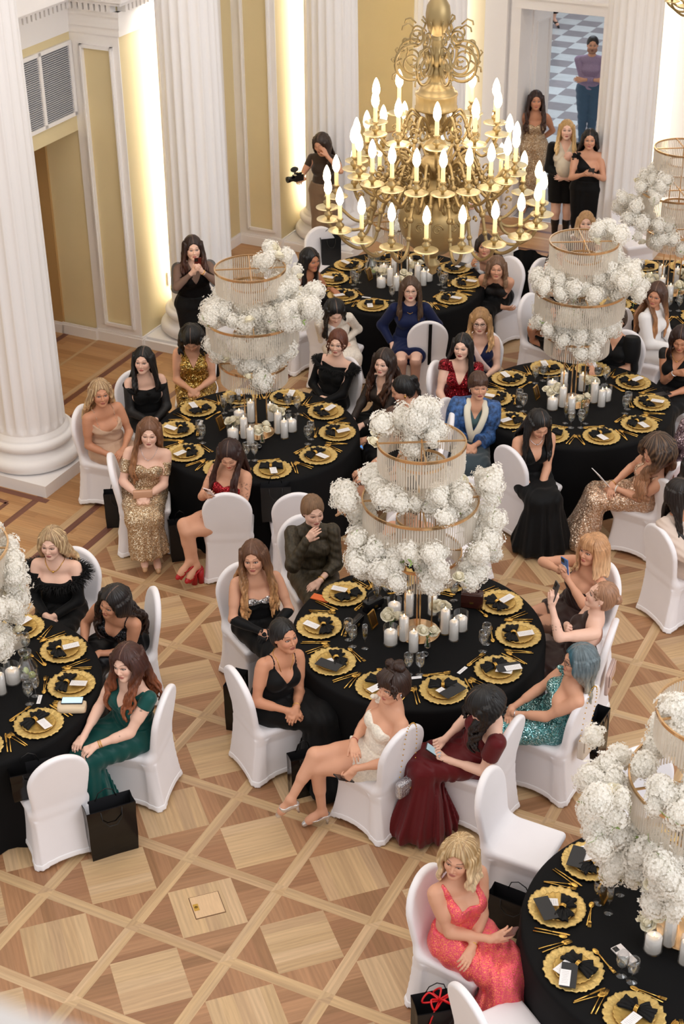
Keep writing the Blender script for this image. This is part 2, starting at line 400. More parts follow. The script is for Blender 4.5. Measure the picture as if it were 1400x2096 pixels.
# entablature: fascia, dentils, cornice following the set-backs
def entab():
    path = [(-9.93, 11.42), (-9.93, 13.71), (-9.312, 13.71), (-9.312, 14.81), (-9.93, 14.81), (-9.93, 17.07), (-9.312, 17.07), (-9.312, 18.15), (-9.93, 18.15), (-9.93, 19.4)]
    b = MB()
    def run(z0, z1, t, sub=None):
        if sub is None:
            for (u0, v0) in path[1:-1]: b.box(uvp(u0, v0, (z0+z1)/2), (2*t-.001, 2*t-.001, z1-z0-.0005), TH)
        for (u0, v0), (u1, v1) in zip(path[:-1], path[1:]):
            d = Vector((u1-u0, v1-v0)); L = d.length; d.normalize(); n = Vector((d.y, -d.x)); ang = math.atan2(d.y, d.x)
            if sub is None:
                b.box(uvp((u0+u1)/2+n.x*t/2, (v0+v1)/2+n.y*t/2, (z0+z1)/2), (L+t*1.9, t, z1-z0), TH+ang)
            else:
                k = int((L+.08)/sub)
                for i in range(k):
                    s0 = (i+.5)*L/k
                    b.box(uvp(u0+d.x*s0+n.x*t/2, v0+d.y*s0+n.y*t/2, (z0+z1)/2), (sub*.6, t, z1-z0), TH+ang)
    run(3.50, 3.58, .012); run(3.58, 3.70, .03); run(3.70, 3.76, .05, None)
    run(3.76, 3.84, .10, .075); run(3.84, 3.88, .13); run(3.88, 3.94, .17); run(3.94, 4.0, .2)
    tag(b.build('trim_cornice', M_trim), kind='structure')
entab()
poly_wall('wall_attic', [(-10.6, 7.5, -9.38, 19.5, 4.02, 9.6)], M_white)
# ventilation grille above the open bay
def grille():
    o = tag(link('trim_vent_backing', MB().box(uvp(-9.926, 12.7, 3.02), (.01, 1.94, .74), TH).mesh('g', mat('vent_dark', '55565a', .7))), kind='structure')
    g = thing('vent_grille', 'large white louvred ventilation grille high on the yellow wall', 'vent', uvp(-9.925, 12.7, 3.02), TH)
    fr = MB()
    for y in (-.97, -.55, -.06, .43, .97): fr.box((.012, y, 0), (.03, .045, .78))
    for z in (-.375, .375): fr.box((.012, 0, z), (.03, 1.98, .04))
    fr.build('frame', M_trim, g)
    sl = MB()
    for k in range(34): sl.box((.008, 0, -.36+k*.0215), (.018, 1.92, .008))
    sl.build('louvres', mat('louvre_grey', 'c9c8cc', .45), g)
    vb = MB()
    for k in range(64): vb.box((.001, -.95+k*.03, 0), (.006, .004, .74))
    vb.build('mesh_bars', mat('vent_bar', '8b8b90', .5), g)
grille()
# back wall with the doorway into the hall
VB = 19.47; DL, DR, DH = -7.03, -5.93, 2.79
poly_wall('wall_back', [(-10.38, VB, -7.75, VB+.4, 0, HT)], M_yel)
poly_wall('wall_back_door', [(-7.75, VB, DL, VB+.4, 0, 4.3), (DR, VB, -5.2, VB+.4, 0, 4.3), (DL, VB, DR, VB+.4, DH, 4.3)], M_white)
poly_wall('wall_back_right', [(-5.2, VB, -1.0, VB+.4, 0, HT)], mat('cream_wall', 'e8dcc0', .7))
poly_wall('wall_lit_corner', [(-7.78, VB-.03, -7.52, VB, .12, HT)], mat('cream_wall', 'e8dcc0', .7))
poly_wall('trim_door', [(-7.5, VB-.1, -7.2, VB, 0, 4.2), (-7.16, VB-.05, DL, VB, 0, DH+.12), (DR, VB-.05, DR+.12, VB, 0, DH+.12), (DL-.12, VB-.06, DR+.12, VB, DH, DH+.13), (DL-.13, VB-.09, DR+.13, VB, DH+.13, DH+.17), (-4.95, VB-.12, -4.6, VB, 0, 4.2)], M_trim)
board('baseboard_back', [(-9.9, VB), (-7.16, VB)], .14)
# hall beyond
def hall():
    s = .42; light = lin('cfd8dc'); dk = lin('98979c'); V, F, C = [], [], []
    def q(u0, v0, u1, v1, c, z=0.0):
        n = len(V)
        for u, v in ((u0, v0), (u1, v0), (u1, v1), (u0, v1)):
            p = uvp(u, v, z); V.append(tuple(p)); C.append(c)
        F.append([n, n+1, n+2, n+3])
    rnd = random.Random(9)
    q(-16, VB, -2, 22.3, lin('a3a1a6'))
    for i in range(-24, 12):
        for j in range(0, 34):
            k = 1+rnd.uniform(-.09, .09); c = light if (i+j) % 2 else dk
            q(-8+i*s, 22.3+j*s, -8+(i+1)*s, 22.3+(j+1)*s, [k*t for t in c])
    for i in range(-3, 4):
        for j in range(4):
            if 19.9+j*s+.6 < 22.2: q(-7+i*s, 19.9+j*s+.4, -7+(i+1)*s, 19.9+(j+1)*s+.4, [t*1.05 for t in (light if (i+j) % 2 else dk)], .001)
    me = raw_mesh('floor_hall', V, F, False, np.array(C))
    m = mat('hall_marble', 'Col', .18, noise=(6, .06)); me.materials.append(m)
    tag(link('floor_hall', me), kind='structure')
    poly_wall('wall_hall_right', [(-6.45, 23.4, -6.3, 24.0, 0, 5), (-6.3, 23.4, -2, 24.0, 0, 5)], mat('hall_wall', '9b98a6', .7))
    poly_wall('trim_hall', [(-6.62, 23.25, -6.42, 24.0, 0, 5)], mat('hall_trim', 'b9b5bf', .6))
    poly_wall('wall_hall_far', [(-20, 37, 0, 37.3, 0, 6)], mat('hall_wall', '9b98a6', .7))
hall()
# open door leaf folded into the reveal
dl = thing('door_1', None, None, uvp(DL, VB+.4, 0), TH+PI/2-.12); dl['kind'] = 'structure'; 
b = MB().box((.28, -.0, 1.36), (.56, .045, 2.68)); b.build('door_leaf', M_white, dl)
for z0, z1 in ((.25, 1.15), (1.35, 2.5)):
    f = MB()
    for (x, z, w, h) in ((.1, (z0+z1)/2, .025, z1-z0), (.46, (z0+z1)/2, .025, z1-z0), (.28, z0, .36, .025), (.28, z1, .36, .025)): f.box((x, -.03, z), (w, .03, h))
    f.build('door_panel', M_trim, dl)
# columns
def column_mesh():
    prof = []
    # base: lower torus, scotia, upper torus, apophyge; shaft fluted
    def tor(z, h, r):
        return [(r+h/2*math.sin(t)*1.0, z+h/2-h/2*math.cos(t)) for t in [PI*i/8 for i in range(9)]]
    prof += tor(.125, .15, .42); prof += [(.415, .285), (.40, .30), (.385, .315), (.385, .33)]; prof += tor(.33, .10, .385); prof += [(.385, .44), (.37, .455), (.352, .49)]
    base = [p for p in prof]
    b = MB(); b.lathe(base, 64)
    n = 20*12; V = []; zs = [.49, .50, .52, .545, .58, .7]+[.7+(7.2)*i/10 for i in range(1, 11)]
    F = []
    for z in zs:
        R0 = .352-.040*max(0, (z-.5))/7.4*1.0-.012*max(0, z-.5)/7.4
        dep = 0 if z < .495 else (.024*min(1, max(0, (z-.50))/.075)**.5)
        for k in range(n):
            a = 2*PI*k/n; t = (k % 12)/12
            e = abs(t-.5)*2
            w = min(1.0, max(0, (z-.50)/.05)) if z < .55 else 1
            fl = 0 if e > .8*w else math.sqrt(max(0, 1-(e/(.8*w+1e-6))**2))
            V.append(((R0-dep*fl)*math.cos(a), (R0-dep*fl)*math.sin(a), z))
    for i in range(len(zs)-1):
        for k in range(n): F.append([i*n+k, i*n+(k+1) % n, (i+1)*n+(k+1) % n, (i+1)*n+k])
    b.add(V, F, 0, True)
    return b.mesh('column', mat('column_white', 'efecec', .5))
cm = column_mesh()
plm = MB().box((0, 0, .0625), (1.0, 1.0, .125)).mesh('plinth', mat('column_white', 'efecec', .5))
cwhere = ['in front of the ventilation grille', 'behind the woman filming in black lace', 'behind the woman with the camera', 'behind the chandelier left of the doorway', 'right of the doorway']
for k, (u, v) in enumerate([(-8.83, 10.93), (-8.83, 14.27), (-8.83, 17.6), (-7.87, 18.78), (-5.35, 18.78), (-2.83, 18.78)]):
    c = thing('fluted_column', 'white fluted column on a square plinth '+(cwhere[k] if k < 5 else 'at the right edge behind the rear table'), 'column', uvp(u, v), TH)
    link('shaft', cm, c); link('plinth', plm, c)
# plinth course under the piers
poly_wall('trim_pier_step', [(-9.33, 13.72, -8.3, 13.76, 0, .1), (-9.33, 17.08, -8.3, 17.12, 0, .1)], M_trim)
# up-lighting between each column and its pier
for (u, v, tu, tv, pw) in ((-9.10, 14.52, -9.32, 14.38, 60), (-9.10, 17.85, -9.32, 17.7, 60), (-9.10, 11.2, -9.32, 11.0, 40), (-7.88, 19.26, -7.80, VB, 9), (-5.33, 19.28, -5.2, VB, 34)):
    area('column_uplight', uvp(u, v, 2.3), uvp(tu, tv, 2.3), .06, 4.4, pw, (1.0, .95, .86))
tag(MB().box(uvp(-9.315, 14.35, .62), (.03, .09, .16), TH).build('wall_socket_box', M_trim), 'small white box mounted low on the brightly lit cream wall behind the filming woman', 'wall box')
tag(MB().box((0, 0, 0), (14, 22, .2)).build('ceiling', M_white), kind='structure').location = (-1, 14, 12.3)
# ------------------------------------------------------------------ implicit surfaces (numpy) -> meshes
class Prim:
    def __init__(s, f, lo, hi, k, tagn, sub=False): s.f = f; s.lo = np.array(lo, float); s.hi = np.array(hi, float); s.k = k; s.tag = tagn; s.sub = sub
def cap(a, b, r1, r2=None, k=.015, t='', sub=False):
    a = np.array(a, float); b = np.array(b, float); r2 = r1 if r2 is None else r2
    ba = b-a; L2 = float(ba@ba)+1e-12
    def f(X, Y, Z):
        x, y, z = X-a[0], Y-a[1], Z-a[2]
        h = np.clip((x*ba[0]+y*ba[1]+z*ba[2])/L2, 0, 1)
        return np.sqrt((x-h*ba[0])**2+(y-h*ba[1])**2+(z-h*ba[2])**2)-(r1+(r2-r1)*h)
    m = max(r1, r2)
    return Prim(f, np.minimum(a, b)-m, np.maximum(a, b)+m, k, t, sub)
def ell(c, r, M=None, k=.02, t='', sub=False):
    c = np.array(c, float); r = np.array(r, float)
    M = np.eye(3) if M is None else np.array(M, float)      # columns: local axes
    e = np.sqrt(((M*r)**2).sum(1))
    def f(X, Y, Z):
        x, y, z = X-c[0], Y-c[1], Z-c[2]
        u = (x*M[0, 0]+y*M[1, 0]+z*M[2, 0])/r[0]; v = (x*M[0, 1]+y*M[1, 1]+z*M[2, 1])/r[1]; w = (x*M[0, 2]+y*M[1, 2]+z*M[2, 2])/r[2]
        q = np.sqrt(u*u+v*v+w*w)
        g = np.sqrt((u/r[0])**2+(v/r[1])**2+(w/r[2])**2)+1e-6
        return q*(q-1)/g
    return Prim(f, c-e, c+e, k, t, sub)
def ecap(a, b, w1, d1, w2, d2, side, k=.03, t='', ce=.05):
    a = np.array(a, float); b = np.array(b, float); ax = b-a; L = float(np.linalg.norm(ax)); ax = ax/L
    sd = np.array(side, float); sd = sd-ax*(sd@ax); sd /= np.linalg.norm(sd); fr = np.cross(ax, sd)
    def f(X, Y, Z):
        x, y, z = X-a[0], Y-a[1], Z-a[2]
        h = x*ax[0]+y*ax[1]+z*ax[2]; hc = np.clip(h, 0, L); tt = hc/L; e = h-hc
        u = (x*sd[0]+y*sd[1]+z*sd[2])/(w1+(w2-w1)*tt); v = (x*fr[0]+y*fr[1]+z*fr[2])/(d1+(d2-d1)*tt); w = e/ce
        q = np.sqrt(u*u+v*v+w*w)
        return (q-1)*np.minimum(d1+(d2-d1)*tt, w1+(w2-w1)*tt)*.95
    m = max(w1, w2, d1, d2)+ce
    return Prim(f, np.minimum(a, b)-m, np.maximum(a, b)+m, k, t)
def smin(a, b, k):
    if k <= 0: return np.minimum(a, b)
    h = np.maximum(k-np.abs(a-b), 0)/k
    return np.minimum(a, b)-h*h*k*.25
def grid_field(prims, lo, hi, h, off=0.0):
    lo = np.array(lo, float); n = np.maximum(np.ceil((np.array(hi)-lo)/h).astype(int)+1, 3)
    F = np.full(n, .5, np.float32)
    ax = [lo[i]+h*np.arange(n[i]) for i in range(3)]
    for p in prims:
        mg = p.k+off+3*h
        i0 = np.clip(np.floor((p.lo-mg-lo)/h).astype(int), 0, n); i1 = np.clip(np.ceil((p.hi+mg-lo)/h).astype(int)+1, 0, n)
        if np.any(i1 <= i0): continue
        sl = tuple(slice(i0[i], i1[i]) for i in range(3))
        d = p.f(ax[0][sl[0]][:, None, None], ax[1][sl[1]][None, :, None], ax[2][sl[2]][None, None, :]).astype(np.float32)
        if p.sub: F[sl] = -smin(-F[sl], d, p.k)
        else: F[sl] = smin(F[sl], d, p.k)
    return F-off, ax
def pts_field(prims, P):
    F = np.full(len(P), .5)
    for p in prims:
        if p.sub: continue
        F = smin(F, p.f(P[:, 0], P[:, 1], P[:, 2]), p.k)
    return F
def nets(F, ax):
    h = ax[0][1]-ax[0][0]; org = np.array([a[0] for a in ax])
    S = F < 0
    c = np.zeros([n-1 for n in F.shape], np.int8)
    for i in (0, 1):
        for j in (0, 1):
            for k in (0, 1): c += S[i:F.shape[0]-1+i, j:F.shape[1]-1+j, k:F.shape[2]-1+k]
    A = np.argwhere((c > 0) & (c < 8))
    if len(A) == 0: return np.zeros((0, 3)), np.zeros((0, 4), np.int32)
    idx = np.full(c.shape, -1, np.int32); idx[A[:, 0], A[:, 1], A[:, 2]] = np.arange(len(A))
    cv = {}
    for i in (0, 1):
        for j in (0, 1):
            for k in (0, 1): cv[(i, j, k)] = F[A[:, 0]+i, A[:, 1]+j, A[:, 2]+k]
    acc = np.zeros((len(A), 3)); cnt = np.zeros(len(A))
    cs = list(cv)
    for a in cs:
        for d in range(3):
            if a[d] == 0:
                b = list(a); b[d] = 1; b = tuple(b); fa, fb = cv[a], cv[b]; m = (fa < 0) != (fb < 0)
                t = np.where(m, fa/np.where(m, fa-fb, 1), 0)
                for e in range(3): acc[:, e] += np.where(m, a[e]+(t if e == d else 0), 0)
                cnt += m
    V = org+h*(A+acc/cnt[:, None])
    Q = []
    for d in range(3):
        e1, e2 = (d+1) % 3, (d+2) % 3
        sA = [slice(None)]*3; sB = [slice(None)]*3; sA[d] = slice(0, -1); sB[d] = slice(1, None)
        a = S[tuple(sA)]; b = S[tuple(sB)]
        for flip, mk in ((0, a & ~b), (1, b & ~a)):
            E = np.argwhere(mk); E = E[(E[:, e1] > 0) & (E[:, e2] > 0)]
            E = E[(E[:, e1] < F.shape[e1]-1) & (E[:, e2] < F.shape[e2]-1)]
            if len(E) == 0: continue
            q = []
            for o1, o2 in ((-1, -1), (0, -1), (0, 0), (-1, 0)):
                G = E.copy(); G[:, e1] += o1; G[:, e2] += o2; q.append(idx[G[:, 0], G[:, 1], G[:, 2]])
            q = np.stack(q, 1)
            Q.append(q[:, ::-1] if flip else q)
    Q = np.concatenate(Q) if Q else np.zeros((0, 4), np.int32)
    return V, Q[(Q >= 0).all(1)]
def bounds(prims, pad=.03):
    ps = [p for p in prims if not p.sub]
    return np.min([p.lo for p in ps], 0)-pad, np.max([p.hi for p in ps], 0)+pad
def drop_box(V, Q, boxes, sh):
    for lo, hi in boxes:
        ins = ((V > lo+sh) & (V < hi-sh)).all(1); Q = Q[~ins[Q].all(1)]
    return V, Q
def join(parts):
    VV, QQ, o = [], [], 0
    for V, Q in parts: VV.append(V); QQ.append(Q+o); o += len(V)
    V = np.concatenate(VV); Q = np.concatenate(QQ); used = np.zeros(len(V), bool); used[Q.ravel()] = True
    mp = np.cumsum(used)-1
    return V[used], mp[Q].astype(np.int32)
# ------------------------------------------------------------------ stretch-covered banquet chair
def chair_meshes():
    h = .0085; lo, hi = (-.36, -.29, -.02), (.30, .29, .98)
    ax = [lo[i]+h*np.arange(int((hi[i]-lo[i])/h)+1) for i in range(3)]
    X, Y, Z = ax[0][:, None, None], ax[1][None, :, None], ax[2][None, None, :]
    # skirted base: narrow under the seat, splayed to the four feet
    t = np.clip(Z/.42, 0, 1)
    hw = .235-.050*np.sin(np.clip(t, 0, 1)*PI/2)+.024*np.clip((t-.8)/.2, 0, 1)
    xf = .235-.040*np.sin(t*PI/2)+.040*np.clip((t-.75)/.25, 0, 1)
    xb = .240-.060*np.sin(t*PI/2)
    dx = np.maximum(X-xf, -X-xb); dy = np.abs(Y)-hw
    # cloth pulled inwards between the feet
    dy = dy+.022*(1-np.clip(np.abs(X)/.22, 0, 1)**2)*(1-t); dx = dx+.022*(1-np.clip(np.abs(Y)/.22, 0, 1)**2)*(1-t)
    q = np.sqrt(np.maximum(dx+.03, 0)**2+np.maximum(dy+.03, 0)**2)+np.minimum(np.maximum(dx, dy)+.03, 0)-.03
    top = Z-(.455+.012*(1-(Y/.2)**2)*(1-(X/.22)**2)); 
    r = .025
    body = np.sqrt(np.maximum(q+r, 0)**2+np.maximum(top+r, 0)**2)+np.minimum(np.maximum(q, top)+r, 0)-r
    # curved lower edge, lifted between the corners
    cx = np.clip(np.abs(X)/.23, 0, 1); cy = np.clip(np.abs(Y)/.23, 0, 1)
    z0 = .004+.035*(1-np.minimum(cx, cy)**2)
    body = np.maximum(body, z0-Z)
    # backrest: oval slab leaning back, narrowing to the seat
    zz = Z-.40; xc = -.185-.135*np.clip(zz, 0, 1)-.06*np.clip(zz, 0, 1)**2-.045*np.clip(-zz/.4, 0, 1)**1.4
    R = .215
    zt = .93-R
    hwb = np.where(Z < zt, R-.034*np.clip((zt-Z)/.3, 0, 1)**1.3, np.sqrt(np.maximum(R*R-np.maximum(Z-zt, 0)**2, 0)))
    oval = np.where(Z < zt, np.abs(Y)-hwb, np.sqrt(Y*Y+np.maximum(Z-zt, 0)**2)-R)
    th = .026
    ths = np.abs(X-xc)-th
    rr = .022
    slab = np.sqrt(np.maximum(oval+rr, 0)**2+np.maximum(ths+rr, 0)**2)+np.minimum(np.maximum(oval, ths)+rr, 0)-rr
    slab = np.where(Z < .40, np.maximum(ths, np.abs(Y)-np.minimum(hwb, hw)), slab)
    F = smin(body, slab, .09).astype(np.float32)
    F = np.maximum(F, (z0-Z).astype(np.float32))
    V, Q = nets(F, ax)
    cover = raw_mesh('chair_cover', V, Q)
    # stitched hem band
    band = np.maximum(F-.0035, np.maximum(Z-(z0+.042), z0-.004-Z)).astype(np.float32)
    band = np.maximum(band, -(F+.012))
    V, Q = nets(band, ax); hem = raw_mesh('hem', V, Q)
    return cover, hem
M_cover = mat('white_stretch_cover', 'f1eef2', .62, sheen=.25, noise=(5, .015), bump=(7, .12, .01))
M_hem = mat('white_hem', 'f5f3f6', .6)
CH_COVER, CH_HEM = chair_meshes()
CH_COVER.materials.append(M_cover); CH_HEM.materials.append(M_hem)
CH_LEG = MB().lathe([(.014, 0), (.014, .05)], 10, caps=True).mesh('leg', mat('chair_steel', '9a9a9e', .3, .9))
CHAIRS = []
def chair(pos, heading, label, group=None):
    c = thing('banquet_chair', label, 'chair', (pos[0], pos[1], 0), R_(heading), group or 'white covered banquet chairs')
    link('cover', CH_COVER, c); link('hem', CH_HEM, c)
    for x, y in ((.19, .19), (.19, -.19), (-.19, .19), (-.19, -.19)):
        l = link('leg', CH_LEG, c); l.location = (x, y, 0)
    CHAIRS.append(c); return c
# ------------------------------------------------------------------ people
def rotz(a): c, s = math.cos(a), math.sin(a); return np.array([[c, -s, 0], [s, c, 0], [0, 0, 1.]])
def roty(a): c, s = math.cos(a), math.sin(a); return np.array([[c, 0, s], [0, 1, 0], [-s, 0, c]])
def rotx(a): c, s = math.cos(a), math.sin(a); return np.array([[1, 0, 0], [0, c, -s], [0, s, c]])
def unit(v): v = np.array(v, float); return v/(np.linalg.norm(v)+1e-9)
def M_cloth(name, c, rough=.7, sheen=.3, **kw): return mat('cloth_'+name, c, rough, sheen=sheen, spec=kw.pop('spec', .2), bump=kw.pop('bump', (30, .15, .004)), **kw)
M_skin = mat('skin', 'Col', .48, spec=.35)
M_skin.node_tree.nodes['Principled BSDF'].inputs['Subsurface Weight'].default_value = .0
M_hair = mat('hair', 'Col', .42, spec=.45, noise=(38, .22, (1, 1, .12)), bump=(60, .35, .004, (1, 1, .1)))
M_jewel = mat('gold_jewellery', 'd9ae5a', .22, .95)
M_silver = mat('silver_jewellery', 'dcdde2', .2, .95)
def hand_prims(w, d, n, side, pose, t):
    # w wrist, d finger direction, n back-of-hand normal, side +1 left hand
    d = unit(d); n = unit(np.array(n, float)-d*(np.array(n, float)@d)); s = np.cross(n, d)*side   # towards the thumb
    P = []
    pc = w+d*.085
    P.append(cap(w-d*.01, w+d*.03, .023, .023, .012, t))
    for y, l in ((.026, .082), (.009, .088), (-.009, .084), (-.025, .076)):
        P.append(cap(w+d*.018+s*y*.6, w+d*l+s*y, .0135, .0115, .010, t))
    curl = {'rest': (.25, .45, .3), 'flat': (.06, .1, .08), 'grip': (.75, 1.0, .55), 'phone': (.45, .75, .4), 'clasp': (.7, .7, .3), 'fist': (1.2, 1.4, .9), 'spread': (.1, .15, .1)}[pose]
    for i, (y, l, fl) in enumerate(((.028, .084, .066), (.0095, .089, .073), (-.0095, .085, .068), (-.0275, .077, .054))):
        a = 0; p = w+d*l+s*y
        sp = (y*(6 if pose == 'spread' else 1.6))
        dd0 = unit(d+s*sp)
        for j, (fr, c) in enumerate(zip((.45, .3, .25), curl)):
            a += c*(1+.08*i); dd = dd0*math.cos(a)-n*math.sin(a)
            q = p+dd*fl*fr; P.append(cap(p, q, .0088-.0012*j, .0082-.0012*j, .0035, t)); p = q
    tb = w+d*.022+s*.022; ta = {'rest': .5, 'flat': .5, 'grip': .3, 'phone': .4, 'clasp': .35, 'fist': .2, 'spread': .95}[pose]
    td = unit(d*math.cos(ta)+s*math.sin(ta)-n*.35)
    tm = tb+td*.042; te = tm+unit(td+d*.35-n*.15)*.033
    P += [cap(tb, tm, .0135, .0105, .010, t), cap(tm, te, .0098, .0078, .003, t)]
    return P
def head_prims(H, Rm, man=False):
    def p(x, y, z): return H+Rm @ np.array([x, y, z])
    t = 'head'; P = [
        ell(p(-.012, 0, .024), (.094, .075, .092), Rm, .03, t),
        ell(p(.026, 0, -.030), (.060, .058, .080), Rm, .035, t),
        cap(p(.012, .042, -.055), p(.058, .012, -.094), .020, .018, .03, t), cap(p(.012, -.042, -.055), p(.058, -.012, -.094), .020, .018, .03, t),
        ell(p(.064, 0, -.096), (.018, .019, .016), Rm, .02, t),
        ell(p(.060, .034, -.030), (.024, .024, .024), Rm, .025, t), ell(p(.060, -.034, -.030), (.024, .024, .024), Rm, .025, t),
        cap(p(.074, .034, .020), p(.082, .010, .018), .010, .010, .015, t), cap(p(.074, -.034, .020), p(.082, -.010, .018), .010, .010, .015, t),
        ell(p(.095, .031, .000), (.013, .017, .011), Rm, .012, t, True), ell(p(.095, -.031, .000), (.013, .017, .011), Rm, .012, t, True),
        ell(p(.072, .031, .000), (.014, .014, .0105), Rm, .004, t), ell(p(.072, -.031, .000), (.014, .014, .0105), Rm, .004, t),
        cap(p(.082, 0, .012), p(.100, 0, -.032), .0065, .0095, .008, t), cap(p(.088, .011, -.038), p(.088, -.011, -.038), .0075, .0075, .006, t),
        cap(p(.082, .015, -.0615), p(.082, -.015, -.0615), .0062, .0062, .006, t), cap(p(.0885, .007, -.060), p(.0885, -.007, -.060), .0045, .0045, .006, t),
        cap(p(.081, .012, -.0705), p(.081, -.012, -.0705), .0072, .0072, .007, t), cap(p(.0865, .005, -.0705), p(.0865, -.005, -.0705), .005, .005, .006, t),
        ell(p(-.004, .075, -.006), (.016, .008, .028), Rm @ rotz(-.35), .006, t), ell(p(-.004, -.075, -.006), (.016, .008, .028), Rm @ rotz(.35), .006, t)]
    if man: P.append(cap(p(.02, .045, -.075), p(.02, -.045, -.075), .026, .026, .03, t))
    return P
def face_cols(V, H, Rm, C, o):
    L = (V-H) @ Rm; x, y, z = L[:, 0], L[:, 1], L[:, 2]; ay = np.abs(y)
    def put(m, c, a=1.0):
        w = np.clip(m, 0, 1)[:, None]*a; C[:] = C*(1-w)+np.array(lin(c))*w
    front = np.clip((x-.045)/.01, 0, 1)
    blush = np.exp(-(((ay-.045)/.020)**2+((z+.034)/.018)**2))*front; put(blush, o.get('blush', 'd98878'), .30)
    lip = 1.3-np.sqrt((y/.0215)**2+((z+.0665)/.0108)**2)*1.15; put(np.clip(lip*4, 0, 1)*np.clip((x-.07)/.006, 0, 1), o.get('lips', 'b5625c'), .9)
    put(np.clip(1.2-np.abs(z+.0662+.10*ay*ay*20)/.0013, 0, 1)*(ay < .016)*np.clip((x-.07)/.006, 0, 1), '7a3a36', .45)
    # brows: arcs
    bz = .0235+.006*(1-((ay-.035)/.026)**2)-.12*np.clip(ay-.045, 0, 1)
    put(np.clip(1.9-np.abs(z-bz)/.0022, 0, 1)*np.clip((ay-.013)/.003, 0, 1)*np.clip((.055-ay)/.006, 0, 1)*front, o.get('brow', '5a4030'), .7)
    if o.get('eyes', 1):
        shadow = np.exp(-(((ay-.031)/.020)**2+((z-.008)/.010)**2))*front; put(shadow, o.get('lid', '8a5c50'), .55)
        ex, ez = (ay-.031)/.0165, (z+.001)/.0062*(1/.9)
        r = np.sqrt(ex**2+ez**2); op = o.get('open', 1.0)
        if op > .3:
            ez2 = (z+.001)/(.0058*op); r = np.sqrt(ex**2+ez2**2)
            put(np.clip((1.15-r)*6, 0, 1)*front, '2a1a18', .95)
            put(np.clip((.82-r)*6, 0, 1)*front, 'e6dcd6', .95)
            ri = np.sqrt(((ay-.031-o.get('look', 0)*np.sign(y))/.0062)**2+((z+.0005)/.0062)**2)
            put(np.clip((1.05-ri)*5, 0, 1)*(r < .95)*front, o.get('iris', '3b2a22'), 1)
        lash = np.clip(1.8-np.abs(z-(-.001+.0058*max(op, .15)*np.sqrt(np.clip(1-ex**2, 0, 1))))/.0014, 0, 1)*(np.abs(ex) < 1.15)*front
        if op <= .3: lash = np.clip(1.8-np.abs(z-(-.0045-.002*(1-ex**2)))/.0015, 0, 1)*(np.abs(ex) < 1.1)*front
        put(lash, '1d1312', .95)
    nos = np.exp(-(((ay-.007)/.003)**2+((z+.0475)/.0022)**2))*(x > .08); put(nos, '7a4038', .6)
    if o.get('beard'):
        b = np.clip((-.03-z)/.02, 0, 1)*np.clip((x+.01)/.02, 0, 1)*(z > -.13); put(b, o['beard'], .45)
SKIN = {'l': 'e3b49c', 'm': 'd7a184', 't': 'c98f70', 'p': 'ebc0ab', 'd': 'b87c5c'}
PEOPLE = []
